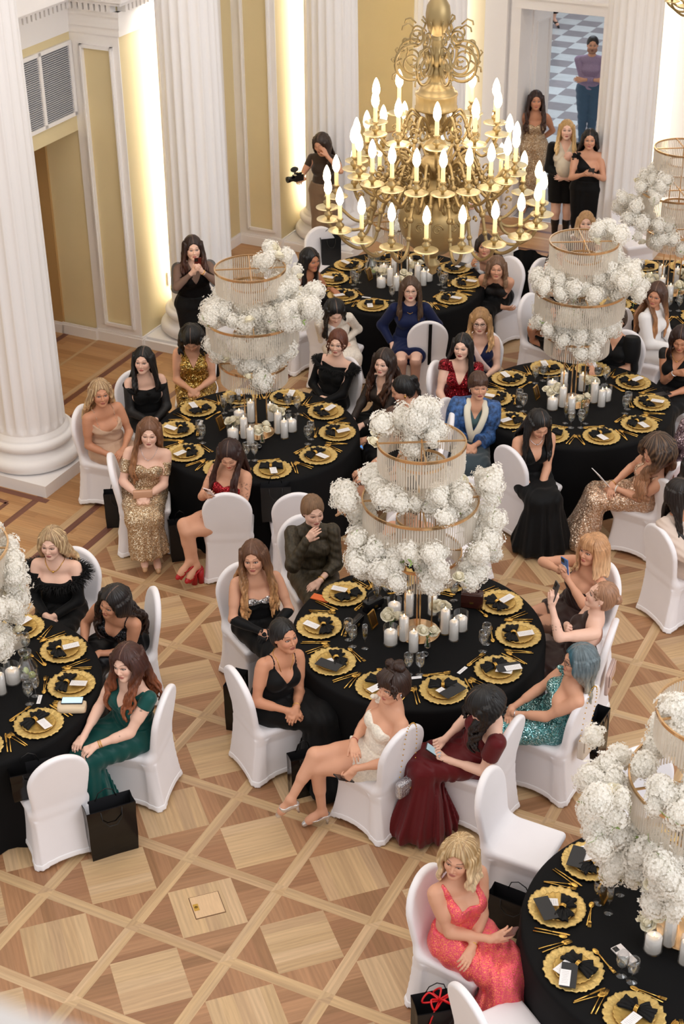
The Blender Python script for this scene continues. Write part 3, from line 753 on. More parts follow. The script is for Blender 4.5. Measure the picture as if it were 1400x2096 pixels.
def person(o):
    """o: dict of position, heading, pose, clothes and hair; everything is built in the frame of the hips"""
    st = o.get('stand', False); far = o.get('far', 1.0); wgt = o.get('w', 1.0)
    hb = .0095*far; hh = .0030*far; hs = .0042*far
    head0 = o.get('h', 0); pin = None; ch0 = o.get('chair')
    if ch0 is not None and len(ch0) > 2 and isinstance(ch0[2], tuple):      # the chair fixes the hips, the trunk leans to bring the head in place
        c_ = ch0[2]; hd_ = R_(ch0[0])
        if c_[0] == 'bt': q = at(c_[1], c_[2], .93); pin = (q.x+.285*math.cos(hd_), q.y+.285*math.sin(hd_))
        else: q = at(c_[0], c_[1], 0); pin = (q.x, q.y)
        tw, gw = R_(o.get('torso', head0)), R_(o.get('gaze', o.get('torso', head0))); hq = o.get('pitch', 10); hq = R_(hq-15 if hq <= 24 else hq-8); fo_ = .022+.10*math.sin(hq)
        zh = 1.225; Lh = .54*o.get('sc', 1.0)+.01
        for _ in range(3):
            q = at(o['head'][0], o['head'][1], zh); dx, dy = q.x-pin[0]-fo_*math.cos(gw), q.y-pin[1]-fo_*math.sin(gw)
            f_ = dx*math.cos(tw)+dy*math.sin(tw); l_ = -dx*math.sin(tw)+dy*math.cos(tw); o['lean'] = max(-14, min(44, math.degrees(math.asin(max(-.9, min(.9, f_/Lh)))))); o['roll'] = max(-27, min(27, -math.degrees(math.asin(max(-.9, min(.9, l_/Lh))))))
            zh = .535+Lh*math.cos(R_(o['lean']))*math.cos(R_(o['roll']))+.10
    tz = R_(o.get('torso', head0)-head0); lean = R_(o.get('lean', 4)); rollt = R_(o.get('roll', 0))
    Tm = rotz(tz) @ roty(lean) @ rotx(rollt); Tf, Tl, Tu = Tm[:, 0], Tm[:, 1], Tm[:, 2]
    pz = .90 if st else .535; PV = np.array([0, 0, pz])
    sc = o.get('sc', 1.0)
    def T(x, y, h): return PV+Tf*x+Tl*y+Tu*h*sc
    hy, hp, hr = o.get('gaze', o.get('torso', head0)), o.get('pitch', 10), o.get('tilt', 0)
    hp = hp-15 if hp <= 24 else hp-8
    HR = rotz(R_(hy-head0)) @ roty(R_(hp)) @ rotx(R_(hr))
    neck = T(-.005, 0, .485); H = neck+Tu*.055+(HR @ np.array([.022, 0, .100]))
    # ---- body
    w_, b_ = wgt, o.get('bust', 1.0)
    B = []
    sh = .158*(1.18 if o.get('man') else 1)*(.6+.4*w_)
    B += [ecap(T(-.01, 0, .02), T(-.005, 0, .13), .158*w_, .108*w_, .128*w_, .09*w_, Tl, .05, 'torso', .07),
          ecap(T(-.005, 0, .13), T(0, 0, .30), .118*w_, .088*w_, .135*w_, .098*w_, Tl, .06, 'torso', .06),
          ecap(T(-.008, 0, .30), T(-.01, 0, .40), .132*w_, .095*w_, .118, .07, Tl, .06, 'torso', .05),
          cap(T(-.015, sh-.03, .425), T(-.01, 0, .44), .040, .050, .05, 'torso'), cap(T(-.015, -sh+.03, .425), T(-.01, 0, .44), .040, .050, .05, 'torso'),
          cap(T(-.022, 0, .42), T(-.008, 0, .50), .058, .049, .04, 'neck'),
          cap(T(-.008, 0, .47), H+HR @ np.array([-.012, 0, -.05]), .047*(1.15 if o.get('man') else 1), .044, .02, 'neck')]
    if not o.get('man'):
        for y in (1, -1): B.append(ell(T(.070*w_, y*.066, .292), (.052*b_, .060*b_, .062*b_), Tm, .03, 'torso'))
    # arms: two-bone reach towards the wrist targets
    hands = []; A = {}
    for sgn, key in ((1, 'L'), (-1, 'R')):
        S = T(-.012, sgn*sh, .415)
        spec = o.get('arm'+key, ('lap', 'rest'))
        pose = spec[1]; tgt = spec[0]
        lap = .68-.535+pz if st else .665
        presets = {'lap': ((.29, sgn*.03, .13 if st else None), (.35, -sgn*.8, -.35), (.2, sgn*.2, 1)), 'lapk': ((.38, sgn*.07, None), (1, -sgn*.35, -.15), (.1, 0, 1)),
                   'side': ((.02, sgn*.25, -.06), (.1, 0, -1), (0, sgn*1, 0)), 'laph': ((.22, sgn*.0, .16), (.2, -sgn*1, -.15), (.3, sgn*.1, 1)),
                   'cross': ((.21, -sgn*.10, .20), (.1, -sgn*1, .15), (1, 0, .3)), 'table': ((.42, sgn*.12, None), (1, -sgn*.4, -.1), (0, 0, 1)),
                   'back': ((-.14, sgn*.08, .02), (-.2, -sgn*1, -.5), (-1, 0, 0)), 'phone': ((.27, sgn*.045, .50), (.25, -sgn*.35, 1), (.4, sgn*1, .1)),
                   'phonelow': ((.29, sgn*.05, .30), (.6, -sgn*.5, .45), (.2, sgn*.8, -.5)), 'seat': ((.05, sgn*.27, .06), (.5, sgn*.1, -.8), (.1, sgn*1, .2)),
                   'belly': ((.19, sgn*.02, .10), (.1, -sgn*1, .0), (1, 0, .3)), 'chest': ((.17, -sgn*.03, .33), (.1, -sgn*1, .35), (1, 0, 0)),
                   'mouth': ((.17, sgn*.06, .47), (.15, -sgn*.55, .8), (.6, sgn*.7, .1)), 'face': ((.17, sgn*.11, .53), (.0, -sgn*.5, 1), (.2, sgn*1, 0)), 'cheek': ((.16, sgn*.08, .52), (-.1, -sgn*.2, 1), (.5, sgn*1, 0))}
        if isinstance(tgt, str): (tx, ty, th), dv, nv = presets[tgt]
        else: (tx, ty, th) = tgt; dv = spec[2]; nv = spec[3]
        if th is None:
            # resting height above the thighs or the table top
            c = PV+rotz(tz) @ np.array([tx, ty, 0]); Wp = np.array([c[0], c[1], (.655 if tgt != 'table' else .79)]); q3 = rotz(tz)
            dW, nW = q3 @ np.array(dv, float), q3 @ np.array(nv, float)
        else:
            Wp = T(tx, ty, th); dW, nW = Tm @ np.array(dv, float), Tm @ np.array(nv, float)
        L1, L2 = .275*(1.06 if o.get('man') else 1), .245*(1.06 if o.get('man') else 1)
        D = Wp-S; dist = np.linalg.norm(D)
        if dist > L1+L2-.01: Wp = S+D/dist*(L1+L2-.01); D = Wp-S; dist = np.linalg.norm(D)
        dist = max(dist, .12); u = D/dist
        aa = (L1*L1-L2*L2+dist*dist)/(2*dist); hh2 = math.sqrt(max(L1*L1-aa*aa, 0))
        pole = Tm @ np.array(o.get('elb'+key, (-.5, sgn*.75, -.9))); pole = unit(pole-u*(pole@u)); E = S+u*aa+pole*hh2
        g = .6+.4*w_
        B += [cap(S, E, .043*g, .034*g, .03, 'ua'+key), cap(S+(E-S)*.15, S+(E-S)*.55, .045*g, .040*g, .02, 'ua'+key), cap(E, Wp, .033*g, .0225*g, .02, 'fa'+key), cap(E+(Wp-E)*.12, E+(Wp-E)*.45, .036*g, .031*g, .02, 'fa'+key)]
        hp_ = hand_prims(Wp, dW, nW, sgn, pose, 'hand'+key); hands.append(hp_); B += hp_; A[key] = (S, E, Wp, unit(dW), unit(nW))
    # legs
    LG = {}; lp = o.get('legs', 'std' if not st else 'stand')
    for sgn, key in ((1, 'L'), (-1, 'R')):
        hip = PV+np.array([.0, sgn*.085*w_, -.005])
        if st:
            kn = np.array([.02, sgn*.075, .47]); an = np.array([-.02, sgn*.07, .085]); heel = o.get('heel', .05)
            if o.get('knee'+key): kn = np.array(o['knee'+key], float)
            an[2] += heel; toe = an+np.array([.13, sgn*.02, -.065-heel])
        else:
            kn = np.array([.415, sgn*.075, .515]); an = np.array([.40, sgn*.07, .12]); heel = o.get('heel', .04)
            if lp == 'tuck': an = np.array([.27, sgn*.06, .12])
            if lp == 'out': an = np.array([.52, sgn*.06, .12])
            if lp == 'wide': kn = np.array([.40, sgn*.13, .515]); an = np.array([.40, sgn*.14, .12])
            if lp == 'slant': an = np.array([.42, sgn*.06-.22, .12])
            if lp == 'crossL' and sgn == 1: kn = np.array([.42, -.03, .60]); an = np.array([.60, -.13, .30])
            if lp == 'crossL' and sgn == -1: kn = np.array([.41, -.06, .51]); an = np.array([.38, -.06, .12])
            if lp == 'crossR' and sgn == -1: kn = np.array([.42, .03, .60]); an = np.array([.60, .13, .30])
            if lp == 'crossR' and sgn == 1: kn = np.array([.41, .06, .51]); an = np.array([.38, .06, .12])
            kn = kn+(0, 0, 0); toe = an+np.array([.12, sgn*.015, -.09])
            if lp.startswith('cross') and an[2] > .2: toe = an+unit((.5, 0, -.75))*.15
        if o.get('ank'+key) is not None: an = np.array(o['ank'+key], float); toe = an+np.array(o.get('toe'+key, (.12, 0, -.09)), float)
        if o.get('knee'+key) is not None: kn = np.array(o['knee'+key], float)
        g = .45+.55*w_
        B += [cap(hip, kn, .086*g, .056*g, .05, 'th'+key), cap(hip+(kn-hip)*.2, hip+(kn-hip)*.6, .088*g, .072*g, .03, 'th'+key),
              cap(kn, an, .050*g, .030, .03, 'sh'+key), cap(kn+(an-kn)*.15-unit(np.cross(an-kn, (0, 1, 0)))*.006, kn+(an-kn)*.5, .050*g, .043*g, .02, 'sh'+key),
              cap(an, an+(toe-an)*.75, .030, .030, .02, 'ft'+key), cap(an+(toe-an)*.6, toe, .030, .020, .02, 'ft'+key), cap(an+np.array([-.02, 0, -.035]), an, .026, .03, .02, 'ft'+key)]
        LG[key] = (hip, kn, an, toe)
    B += [ell(PV+np.array([-.045, y*.075*w_, -.01]), (.09*w_, .085*w_, .085*w_), None, .04, 'hips') for y in (1, -1)]
    HP = head_prims(H, HR, o.get('man'))
    allp = [p for p in B if not p.tag.startswith('hand')]
    # ---- meshes: body coarse, head and hands fine
    nk = [p for p in B if p.tag in ('neck', 'torso')]
    hb_lo = H-np.array([.135, .135, .165]); hb_hi = H+np.array([.135, .135, .135])
    parts = []
    root_lo, root_hi = bounds(B); root_lo[2] = max(root_lo[2], -.0)
    boxes = [(hb_lo, hb_hi)]
    for k in (0, 1):
        lo, hi = bounds(hands[k], .012); boxes.append((lo, hi))
    F, ax = grid_field(B+HP, root_lo, root_hi, hb); V, Q = nets(F, ax); parts.append(drop_box(V, Q, boxes, hb*1.3))
    F, ax = grid_field(nk+HP, hb_lo, hb_hi, hh); V, Q = nets(F, ax); parts.append((V, Q))
    for k in (0, 1):
        F, ax = grid_field([p for p in B if p.tag[:4] in ('hand', 'faL', 'faR')], boxes[k+1][0], boxes[k+1][1], hs); parts.append(nets(F, ax))
    V, Q = join(parts)
    C = np.tile(np.array(lin(o.get('skin', SKIN['m']) if len(o.get('skin', 'm')) > 1 else SKIN[o.get('skin', 'm')])), (len(V), 1))
    # knuckles, elbows slightly redder
    near = np.linalg.norm(V-H, axis=1) < .16
    Cn = C[near].copy(); face_cols(V[near], H, HR, Cn, o); C[near] = Cn
    if o.get('tights'):
        lp_ = [p for p in B if p.tag[:2] in ('th', 'sh', 'ft')]; cand = V[:, 2] < pz+.02
        d = np.full(len(V), 9.); d[cand] = pts_field(lp_, V[cand]); m = d < .02; C[m] = C[m]*.35+np.array(lin(o['tights']))*.65
    for key, n0, n1, dens, sd in o.get('tattoo', []):
        S, E, Wp = A[key][:3]; a, b = (S, E) if n0 < 1 else (E, Wp); d0 = n0 % 1; d1 = n1-(1 if n0 >= 1 else 0)
        ax_ = b-a; t = ((V-a)@ax_)/(ax_@ax_); rr = np.linalg.norm(V-a-np.outer(t, ax_), axis=1)
        ph = np.sin(V[:, 0]*150+sd+3*np.sin(V[:, 2]*90+sd))*np.sin(V[:, 2]*130+sd*2+2*np.sin(V[:, 1]*110))
        m = (t > d0) & (t < d1) & (rr < .06) & (ph > 1-dens); C[m] = C[m]*.35+np.array(lin('2c2a33'))*.65
    for key in o.get('nails', {}): pass
    e = thing('person', o['label'], 'person', (0, 0, 0), R_(head0), o.get('group'))
    me = raw_mesh('body', V, Q, True, C); me.materials.append(M_skin); link('body', me, e)
    # ---- clothes
    def garment(name, prims, off, region, m, h=None, lo=None, hi=None, fold=None, k=.012, col=None):
        l, hgt = bounds(prims, off+.03)
        if lo is not None: l = np.maximum(l, lo)
        if hi is not None: hgt = np.minimum(hgt, hi)
        h = h or hb
        F, ax = grid_field(prims, l, hgt, h, off)
        X, Y, Z = np.meshgrid(*ax, indexing='ij')
        if fold is not None: F = F+fold(X, Y, Z)
        if region is not None: F = np.maximum(F, region(X, Y, Z))
        V, Q = nets(F.astype(np.float32), ax)
        if len(Q) == 0: return None
        g = raw_mesh(name, V, Q, True, np.tile(np.array(col), (len(V), 1)) if col is not None else None); g.materials.append(m); return link(name, g, e)
    def tc(X, Y, Z):
        x, y, z = X-PV[0], Y-PV[1], Z-PV[2]
        return x*Tf[0]+y*Tf[1]+z*Tf[2], x*Tl[0]+y*Tl[1]+z*Tl[2], (x*Tu[0]+y*Tu[1]+z*Tu[2])/sc
    tor = [p for p in B if p.tag in ('torso', 'hips')]
    for g in o.get('wear', []):
        kind = g[0]; m = g[1]; a = g[2] if len(g) > 2 else {}
        if kind == 'top':
            cut = a.get('cut', 'strap'); hc = a.get('h', .345); bot = a.get('bot', -.06)
            def reg(X, Y, Z, cut=cut, hc=hc, bot=bot, a=a):
                x, y, hh_ = tc(X, Y, Z); ay = np.abs(y); frn = x > 0
                if cut == 'v': n = hh_-(hc+ay*a.get('sl', 1.5)+(0 if True else 0)); n = np.where(frn, n, hh_-(a.get('hb', .36)+ay*.2)); n = np.maximum(n, ay-a.get('wd', .125)-np.clip(.40-hh_, 0, .04)*2)
                elif cut == 'cowl': n = hh_-(hc-.03+ay*.7); n = np.where(frn, n, hh_-.2)
                elif cut == 'sweet': n = hh_-(hc+.022*np.cos(np.clip(ay-.07, -.07, .09)*28)); n = np.where(frn, n, hh_-(hc-.06))
                elif cut == 'straight': n = hh_-np.where(frn, hc, hc-a.get('drop', .04))
                elif cut == 'off': n = hh_-(hc+ay*a.get('sl', .12))
                elif cut == 'round': n = hh_-(.475-.9*np.clip(a.get('rad', .085)-ay, 0, 1)*np.where(frn, 1, .4))
                elif cut == 'scoop': n = np.where(frn, hh_-(hc+np.clip(ay-.06, 0, 1)**1*3.2), hh_-(.38+ay*.3)); n = np.maximum(n, ay-a.get('wd', .135))
                elif cut == 'halter': n = np.where(frn, np.maximum(hh_-.50, ay-(.03+(.47-hh_)*.62)), hh_-a.get('hb', .1)); n = np.where(frn & (hh_ < .3), hh_-.5, n)
                elif cut == 'high': n = hh_-.52
                elif cut == 'oneR': n = hh_-(hc-y*.9*1.0); n = np.maximum(n, hh_-.50)
                elif cut == 'oneL': n = hh_-(hc+y*.9); n = np.maximum(n, hh_-.50)
                else: n = hh_-hc
                s_ = a.get('straps')
                if s_: n = np.minimum(n, np.maximum(np.abs(ay-s_[0]-(.0 if len(s_) < 3 else (.47-hh_)*s_[2]))-s_[1], hh_-.50))
                if a.get('slit'): n = np.maximum(n, np.where(frn, a['slit']*(hh_*0+1)-1e9*0-ay if False else -9, -9))
                return np.maximum(n, bot-hh_)
            pr = list(tor)
            if a.get('neck'): pr += [p for p in B if p.tag == 'neck']
            fo = None
            if a.get('fold'): 
                def fo(X, Y, Z, f=a['fold']):
                    x, y, hh_ = tc(X, Y, Z); return f*np.sin(hh_*95+y*22+2*np.sin(y*18))
            elif a.get('fur'):
                def fo(X, Y, Z, f=a['fur']): return f*np.sin(X*160+3*np.sin(Z*90))*np.sin(Y*170+2*np.sin(X*80))*np.sin(Z*150+Y*60)
            garment(a.get('name', 'dress_bodice'), pr, a.get('off', .007), reg, m, fold=fo, h=hb*.8)
        elif kind == 'sleeve':
            f0, f1 = a.get('to', .4), a.get('of', .008)
            for key in a.get('sides', 'LR'):
                S, E, Wp = A[key][:3]; L1_, L2_ = np.linalg.norm(E-S), np.linalg.norm(Wp-E)
                pf = a.get('puff', 0)
                pr = [cap(S, E, .044*(.6+.4*w_)+pf, .036*(.6+.4*w_)+pf*.8, .03, 'x')]
                if pf > .02: pr.append(ell(S+(E-S)*.35, np.array([.06, .06, .09])+pf*.3, None, .04, 'x'))
                if f0 > .5:
                    pr += [cap(E, Wp, .035*(.6+.4*w_)+pf*.9, .024+pf*a.get('cuff', .3), .03, 'x')]
                ptop = a.get('from', 0.0)
                def reg(X, Y, Z, S=S, E=E, Wp=Wp, f0=f0, ptop=ptop):
                    u1 = unit(E-S); s1 = (X-S[0])*u1[0]+(Y-S[1])*u1[1]+(Z-S[2])*u1[2]
                    u2 = unit(Wp-E); s2 = (X-E[0])*u2[0]+(Y-E[1])*u2[1]+(Z-E[2])*u2[2]
                    lim = (s1-f0*2*.275) if f0 <= .5 else (s2-(f0-.5)*2*.245)
                    if f0 > .5:
                        lim = np.where(s1 < .2, -1, lim)
                    return np.maximum(lim, (-s1-.06 if ptop == 0 else ptop-s1) if True else 0)
                fo = (lambda X, Y, Z, f=a['fold']: f*np.sin(Z*110+X*40+Y*50)) if a.get('fold') else ((lambda X, Y, Z, f=a['fur']: f*np.sin(X*160+3*np.sin(Z*90))*np.sin(Y*170)*np.sin(Z*150)) if a.get('fur') else None)
                garment('sleeve', pr, f1, reg, m, fold=fo, h=hb*.8)
        elif kind == 'skirt':
            ln = a.get('len', 'long'); fl = a.get('flare', .05); pr = [p for p in B if p.tag in ('hips', 'torso') or p.tag[:2] == 'th']
            pr += [ecap(T(-.01, 0, .0), T(-.005, 0, .12), .162*w_, .112*w_, .132*w_, .094*w_, Tl, .05, 'x', .06)]
            regs = []
            kz = {'long': 1, 'midi': .72, 'knee': .18}.get(ln, 0)
            for key in 'LR':
                hip, kn, an, toe = LG[key]; g = .45+.55*w_
                if kz > 0 or st:
                    pr.append(cap(hip, kn, .094*g, .066*g, .05, 'x'))
                if ln == 'mini' and not st: pr.append(cap(hip, kn, .092*g, .066*g, .05, 'x'))
                if kz > 0:
                    end = kn+(an-kn)*min(kz*1.12, 1.05); pr.append(cap(kn, end, .066*g, .068*g+fl*kz, .06, 'x'))
            (hL, kL, aL, tL), (hR, kR, aR, tR) = LG['L'], LG['R']
            pr.append(cap((hL+hR)/2, (kL+kR)/2, .085, .066, .06, 'x'))
            if kz > 0: pr.append(cap((kL+kR)/2, (kL+kR)/2+((aL+aR)/2-(kL+kR)/2)*kz, .066, .07+fl*kz, .07, 'x'))
            if a.get('train'):
                for tx_, ty_, rr_ in a['train']: pr.append(cap((kL+kR)/2+np.array([-.05, 0, -.1]), np.array([tx_, ty_, .03]), .06, rr_, .10, 'x'))
            kc = (kL+kR)/2; zc = {'long': a.get('hem', .03), 'midi': kc[2]-.72*(kc[2]-.1), 'knee': kc[2]-.10}.get(ln)
            def reg(X, Y, Z, zc=zc, ln=ln, a=a):
                x, y, hh_ = tc(X, Y, Z); n = np.minimum(hh_, Z-PV[2])-a.get('top', .12)
                if zc is not None: n = np.maximum(n, zc-Z)
                if ln == 'mini':
                    if st: n = np.maximum(n, a.get('hemz', .62)-Z)
                    else: n = np.maximum(n, (X-a.get('x', .30)))
                if a.get('slitside'):
                    sg = a['slitside']; n = np.maximum(n, -np.maximum(np.maximum(-(Y*sg-.0-.02), X*0+(.22-X)), -(1-0*Z)) if not st else -np.maximum(-(Y*sg-.03), Z-.62))
                return n
            amp = a.get('amp', .010); nf = a.get('nf', 16)
            def fo(X, Y, Z, c=(aL+aR)/2, amp=amp, nf=nf, kc=kc):
                an_ = np.arctan2(Y-c[1], X-c[0]+.12); w = np.clip((kc[2]+.05-Z)/max(kc[2]-.05, .1), 0, 1)
                crease = .0035*np.sin(X*60+Y*35+2.5*np.sin(Y*25+X*9))
                return -amp*w*(np.sin(nf*an_+1.3*np.sin(an_*3))+.4*np.sin(nf*1.9*an_+1))+crease
            garment(a.get('name', 'skirt'), pr, .010, reg, m, fold=fo)
        elif kind == 'trousers':
            pr = [p for p in B if p.tag[:2] in ('th', 'sh') or p.tag in ('hips',)]+[ecap(T(-.01, 0, .0), T(-.005, 0, .10), .155*w_, .108*w_, .135*w_, .094*w_, Tl, .05, 'x', .06)]
            garment('trousers', pr, a.get('off', .012), lambda X, Y, Z: np.maximum(tc(X, Y, Z)[2]-.12, a.get('hem', .06)-Z), m, fold=lambda X, Y, Z: .003*np.sin(Z*70+Y*30))
        elif kind == 'gloves':
            for key in 'LR':
                S, E, Wp = A[key][:3]; k = 0 if key == 'L' else 1
                F, ax = grid_field([p for p in B if p.tag == 'fa'+key], *bounds([p for p in B if p.tag == 'fa'+key], .03), hs*1.3, .004)
                X, Y, Z = np.meshgrid(*ax, indexing='ij'); u1 = unit(E-S); F = np.maximum(F, -((X-E[0])*u1[0]+(Y-E[1])*u1[1]+(Z-E[2])*u1[2])-.09)
                p1 = nets(F.astype(np.float32), ax)
                lo, hi = bounds(hands[k], .02); F, ax = grid_field([p for p in B if p.tag == 'hand'+key], lo, hi, hs, .0022); p2 = nets(F, ax)
                gV, gQ = join([p1, p2]); g_ = raw_mesh('glove', gV, gQ); g_.materials.append(m); link('glove', g_, e)
        elif kind == 'collar':      # ruffle / feather / sash band round the shoulders
            rr = a.get('r', .03); hc = a.get('h', .37); pts = []
            for k in range(29):
                t = 2*PI*k/28; y = (sh+(.058 if a.get('feather') else .035))*math.sin(t); x = .10*math.cos(t)-.005
                pts.append(T(x, y, hc-(a.get('dip', .05)*max(0, math.cos(t)))+.015*abs(math.sin(t))))
            mb = MB()
            if a.get('feather'):
                rnd = random.Random(4)
                for i in range(len(pts)-1):
                    for q in range(60):
                        p = Vector(pts[i]+(pts[i+1]-pts[i])*rnd.random()); d = Vector([rnd.gauss(0, 1) for _ in range(3)]); d.normalize(); d += Vector(unit(pts[i]-T(0, 0, hc)))*.6
                        mb.tube([p, p+d*rr*1.0, p+d*rr*2.0+Vector((0, 0, -.008))], [.0045, .003, .0008], 3)
            else:
                mb.tube(pts, [rr*(1+.18*math.sin(k*5.1)) for k in range(29)], 8)
            mb.build(a.get('name', 'collar'), m, e)
        elif kind == 'sash':
            pts = [T(.03, -.12, .45), T(.10, -.05, .34), T(.125, .0, .26), T(.12, .07, .17), T(.06, .15, .06)]
            MB().tube([tuple(p) for p in crv(pts, 4)], .045, 10, flat=tuple(Tu)).build('sash', m, e)
        elif kind == 'lapels':
            for sgn in (1, -1):
                pts = [T(-.01, sgn*.065, .485), T(.085, sgn*.085, .42), T(.145, sgn*.055, .30), T(.150, sgn*.02, .20), T(.13, -sgn*.02, .08)]
                MB().tube([tuple(p) for p in crv(pts, 4)], .032, 8, flat=tuple(unit(Tl))).build('lapel', m, e)
        elif kind == 'flower':
            mb = MB(); rnd = random.Random(7); c = Vector(T(a.get('x', .03), a.get('y', .13), a.get('h', .44)))
            for q in range(a.get('n', 18)):
                mb.sphere(c+Vector([rnd.gauss(0, .024) for _ in range(3)]), .024, 8, sc=(1, 1, .6))
            mb.build('fabric_flower', m, e)
    # shoes
    sho = o.get('shoes')
    if sho:
        ms = mat('shoe_'+sho[0], sho[0], sho[1] if len(sho) > 1 else .35, sho[2] if len(sho) > 2 else 0, coat=.2)
        plat = sho[3] if len(sho) > 3 else 0
        for key in 'LR':
            hip, kn, an, toe = LG[key]; d = unit(toe-an)
            pr = [cap(an+(toe-an)*.45, toe+d*.01, .033, .018, .02, ''), cap(an+np.array([-.03, 0, -.04]), an+(toe-an)*.5, .028, .031, .02, '')]
            lo, hi = bounds(pr, .02); F, ax = grid_field(pr, lo, hi, .005*far, .003); X, Y, Z = np.meshgrid(*ax, indexing='ij')
            if not o.get('boots'): F = np.maximum(F, (Z-(an[2]-.028))+np.clip(.05-np.abs((X-an[0])*d[0]+(Y-an[1])*d[1]-.045), 0, .03)*(.9))
            V, Q = nets(F.astype(np.float32), ax)
            s_ = raw_mesh('shoe', V, Q); s_.materials.append(ms); so = link('shoe', s_, e)
            hb0 = an+np.array([-.035, 0, -.05])
            zf = max(0.0, toe[2]-.02) if (lp.startswith('cross') and an[2] > .2) else 0.0
            if hb0[2] > .03:
                hd = np.array([hb0[0], hb0[1], 0.0]) if zf == 0 else hb0+unit(np.array([-.3, 0, -1]))*.07
                MB().tube([tuple(hb0), tuple(hd)], [.016+plat*.35, .008+plat*.4], 8).build('heel', ms, so)
            if plat: MB().tube([tuple(an+(toe-an)*.55+np.array([0, 0, -plat*.35])), tuple(toe+np.array([0, 0, -plat*.35]))], [.034, .030], 10).build('platform', ms, so)
            if o.get('boots'):
                pr = [p for p in B if p.tag == 'sh'+key]; lo, hi = bounds(pr, .02)
                F, ax = grid_field(pr, lo, hi, hb, .008); X, Y, Z = np.meshgrid(*ax, indexing='ij'); F = np.maximum(F, Z-.36)
                V, Q = nets(F.astype(np.float32), ax); b_2 = raw_mesh('boot_shaft', V, Q); b_2.materials.append(ms); link('boot_shaft', b_2, so)
    # ---- hair
    hr_ = o.get('hair')
    if hr_: make_hair(e, o, hr_, H, HR, T, B, far, sh)
    # ---- jewellery and glasses
    for j in o.get('jewel', []):
        if j[0] == 'ear':
            for sgn in (1, -1):
                p = H+HR @ np.array([.0, sgn*.082, -.036]); mb = MB(); mb.sphere(p, j[2] if len(j) > 2 else .008, 8)
                if len(j) > 3: mb.tube([tuple(p), tuple(p+np.array([0, 0, -j[3]]))], [.004, .006], 6)
                mb.build('earring', j[1], e)
        elif j[0] == 'neck':
            pts = []
            for k in range(25):
                t = 2*PI*k/24; rr = .066; y = rr*math.sin(t); x = rr*.95*math.cos(t)
                pts.append(T(x+.012, y, .475-(j[2] if len(j) > 2 else .05)*max(0, math.cos(t))**2))
            P_ = np.array(pts); d = pts_field([p for p in B if p.tag in ('torso', 'neck')], P_)
            for k in range(25):
                if d[k] < .004: P_[k] += unit(P_[k]-T(0, 0, .44))*(.005-d[k])
            mb = MB(); mb.tube([tuple(p) for p in P_], j[3] if len(j) > 3 else .0022, 5)
            mb.sphere(P_[0], .007 if len(j) < 5 else j[4], 8); mb.build('necklace', j[1], e)
        elif j[0] == 'wrist':
            S, E, Wp, dW, nW = A[j[2]]; u = unit(Wp-E); n = unit(np.cross(u, (0, 0, 1))+1e-3); b2 = np.cross(u, n)
            for q in range(j[3] if len(j) > 3 else 1):
                c = Wp-u*(.02+.014*q); MB().tube([tuple(c+(n*math.cos(t)+b2*math.sin(t))*.0275) for t in [2*PI*i/16 for i in range(16)]], j[4] if len(j) > 4 else .0035, 6, closed=True).build('bracelet', j[1], e)
        elif j[0] == 'glasses':
            mb = MB()
            for sgn in (1, -1):
                mb.tube([tuple(H+HR @ np.array([.098, sgn*.033+.022*math.cos(t), .001+.017*math.sin(t)])) for t in [2*PI*i/14 for i in range(14)]], .0018, 5, closed=True)
                mb.tube([tuple(H+HR @ np.array(q)) for q in ((.096, sgn*.056, .004), (.06, sgn*.082, .004), (-.01, sgn*.084, .002))], .0016, 5)
            mb.tube([tuple(H+HR @ np.array(q)) for q in ((.1, .010, .002), (.102, 0, .004), (.1, -.010, .002))], .0016, 5)
            mb.build('glasses', j[1], e)
    # ---- placement: head over its pixel
    Rz = rotz(R_(head0)); off = Rz @ np.array([H[0], H[1], 0])
    if 'pos' in o: e.location = o['pos']
    elif pin: e.location = (pin[0], pin[1], 0)
    else:
        q = at(o['head'][0], o['head'][1], H[2]); e.location = (q.x-off[0], q.y-off[1], 0)
    PEOPLE.append((e, o))
    def world(p): r = Rz @ np.array(p, float); return Vector((e.location.x+r[0], e.location.y+r[1], e.location.z+r[2]))
    o['_w'] = world; o['_A'] = A; o['_H'] = H; o['_HR'] = HR; o['_Rz'] = Rz; o['_LG'] = LG; o['_T'] = T; o['_Tm'] = Tm; o['_e'] = e
    ch = o.get('chair')
    if ch is not None:
        hd, lab = ch[0], ch[1]; off_ = ch[2] if len(ch) > 2 else -.035
        if pin: cp = pin
        else: cp = (e.location.x+off_*math.cos(R_(hd)), e.location.y+off_*math.sin(R_(hd)))
        o['_chair'] = chair(cp, hd, lab)
    return o
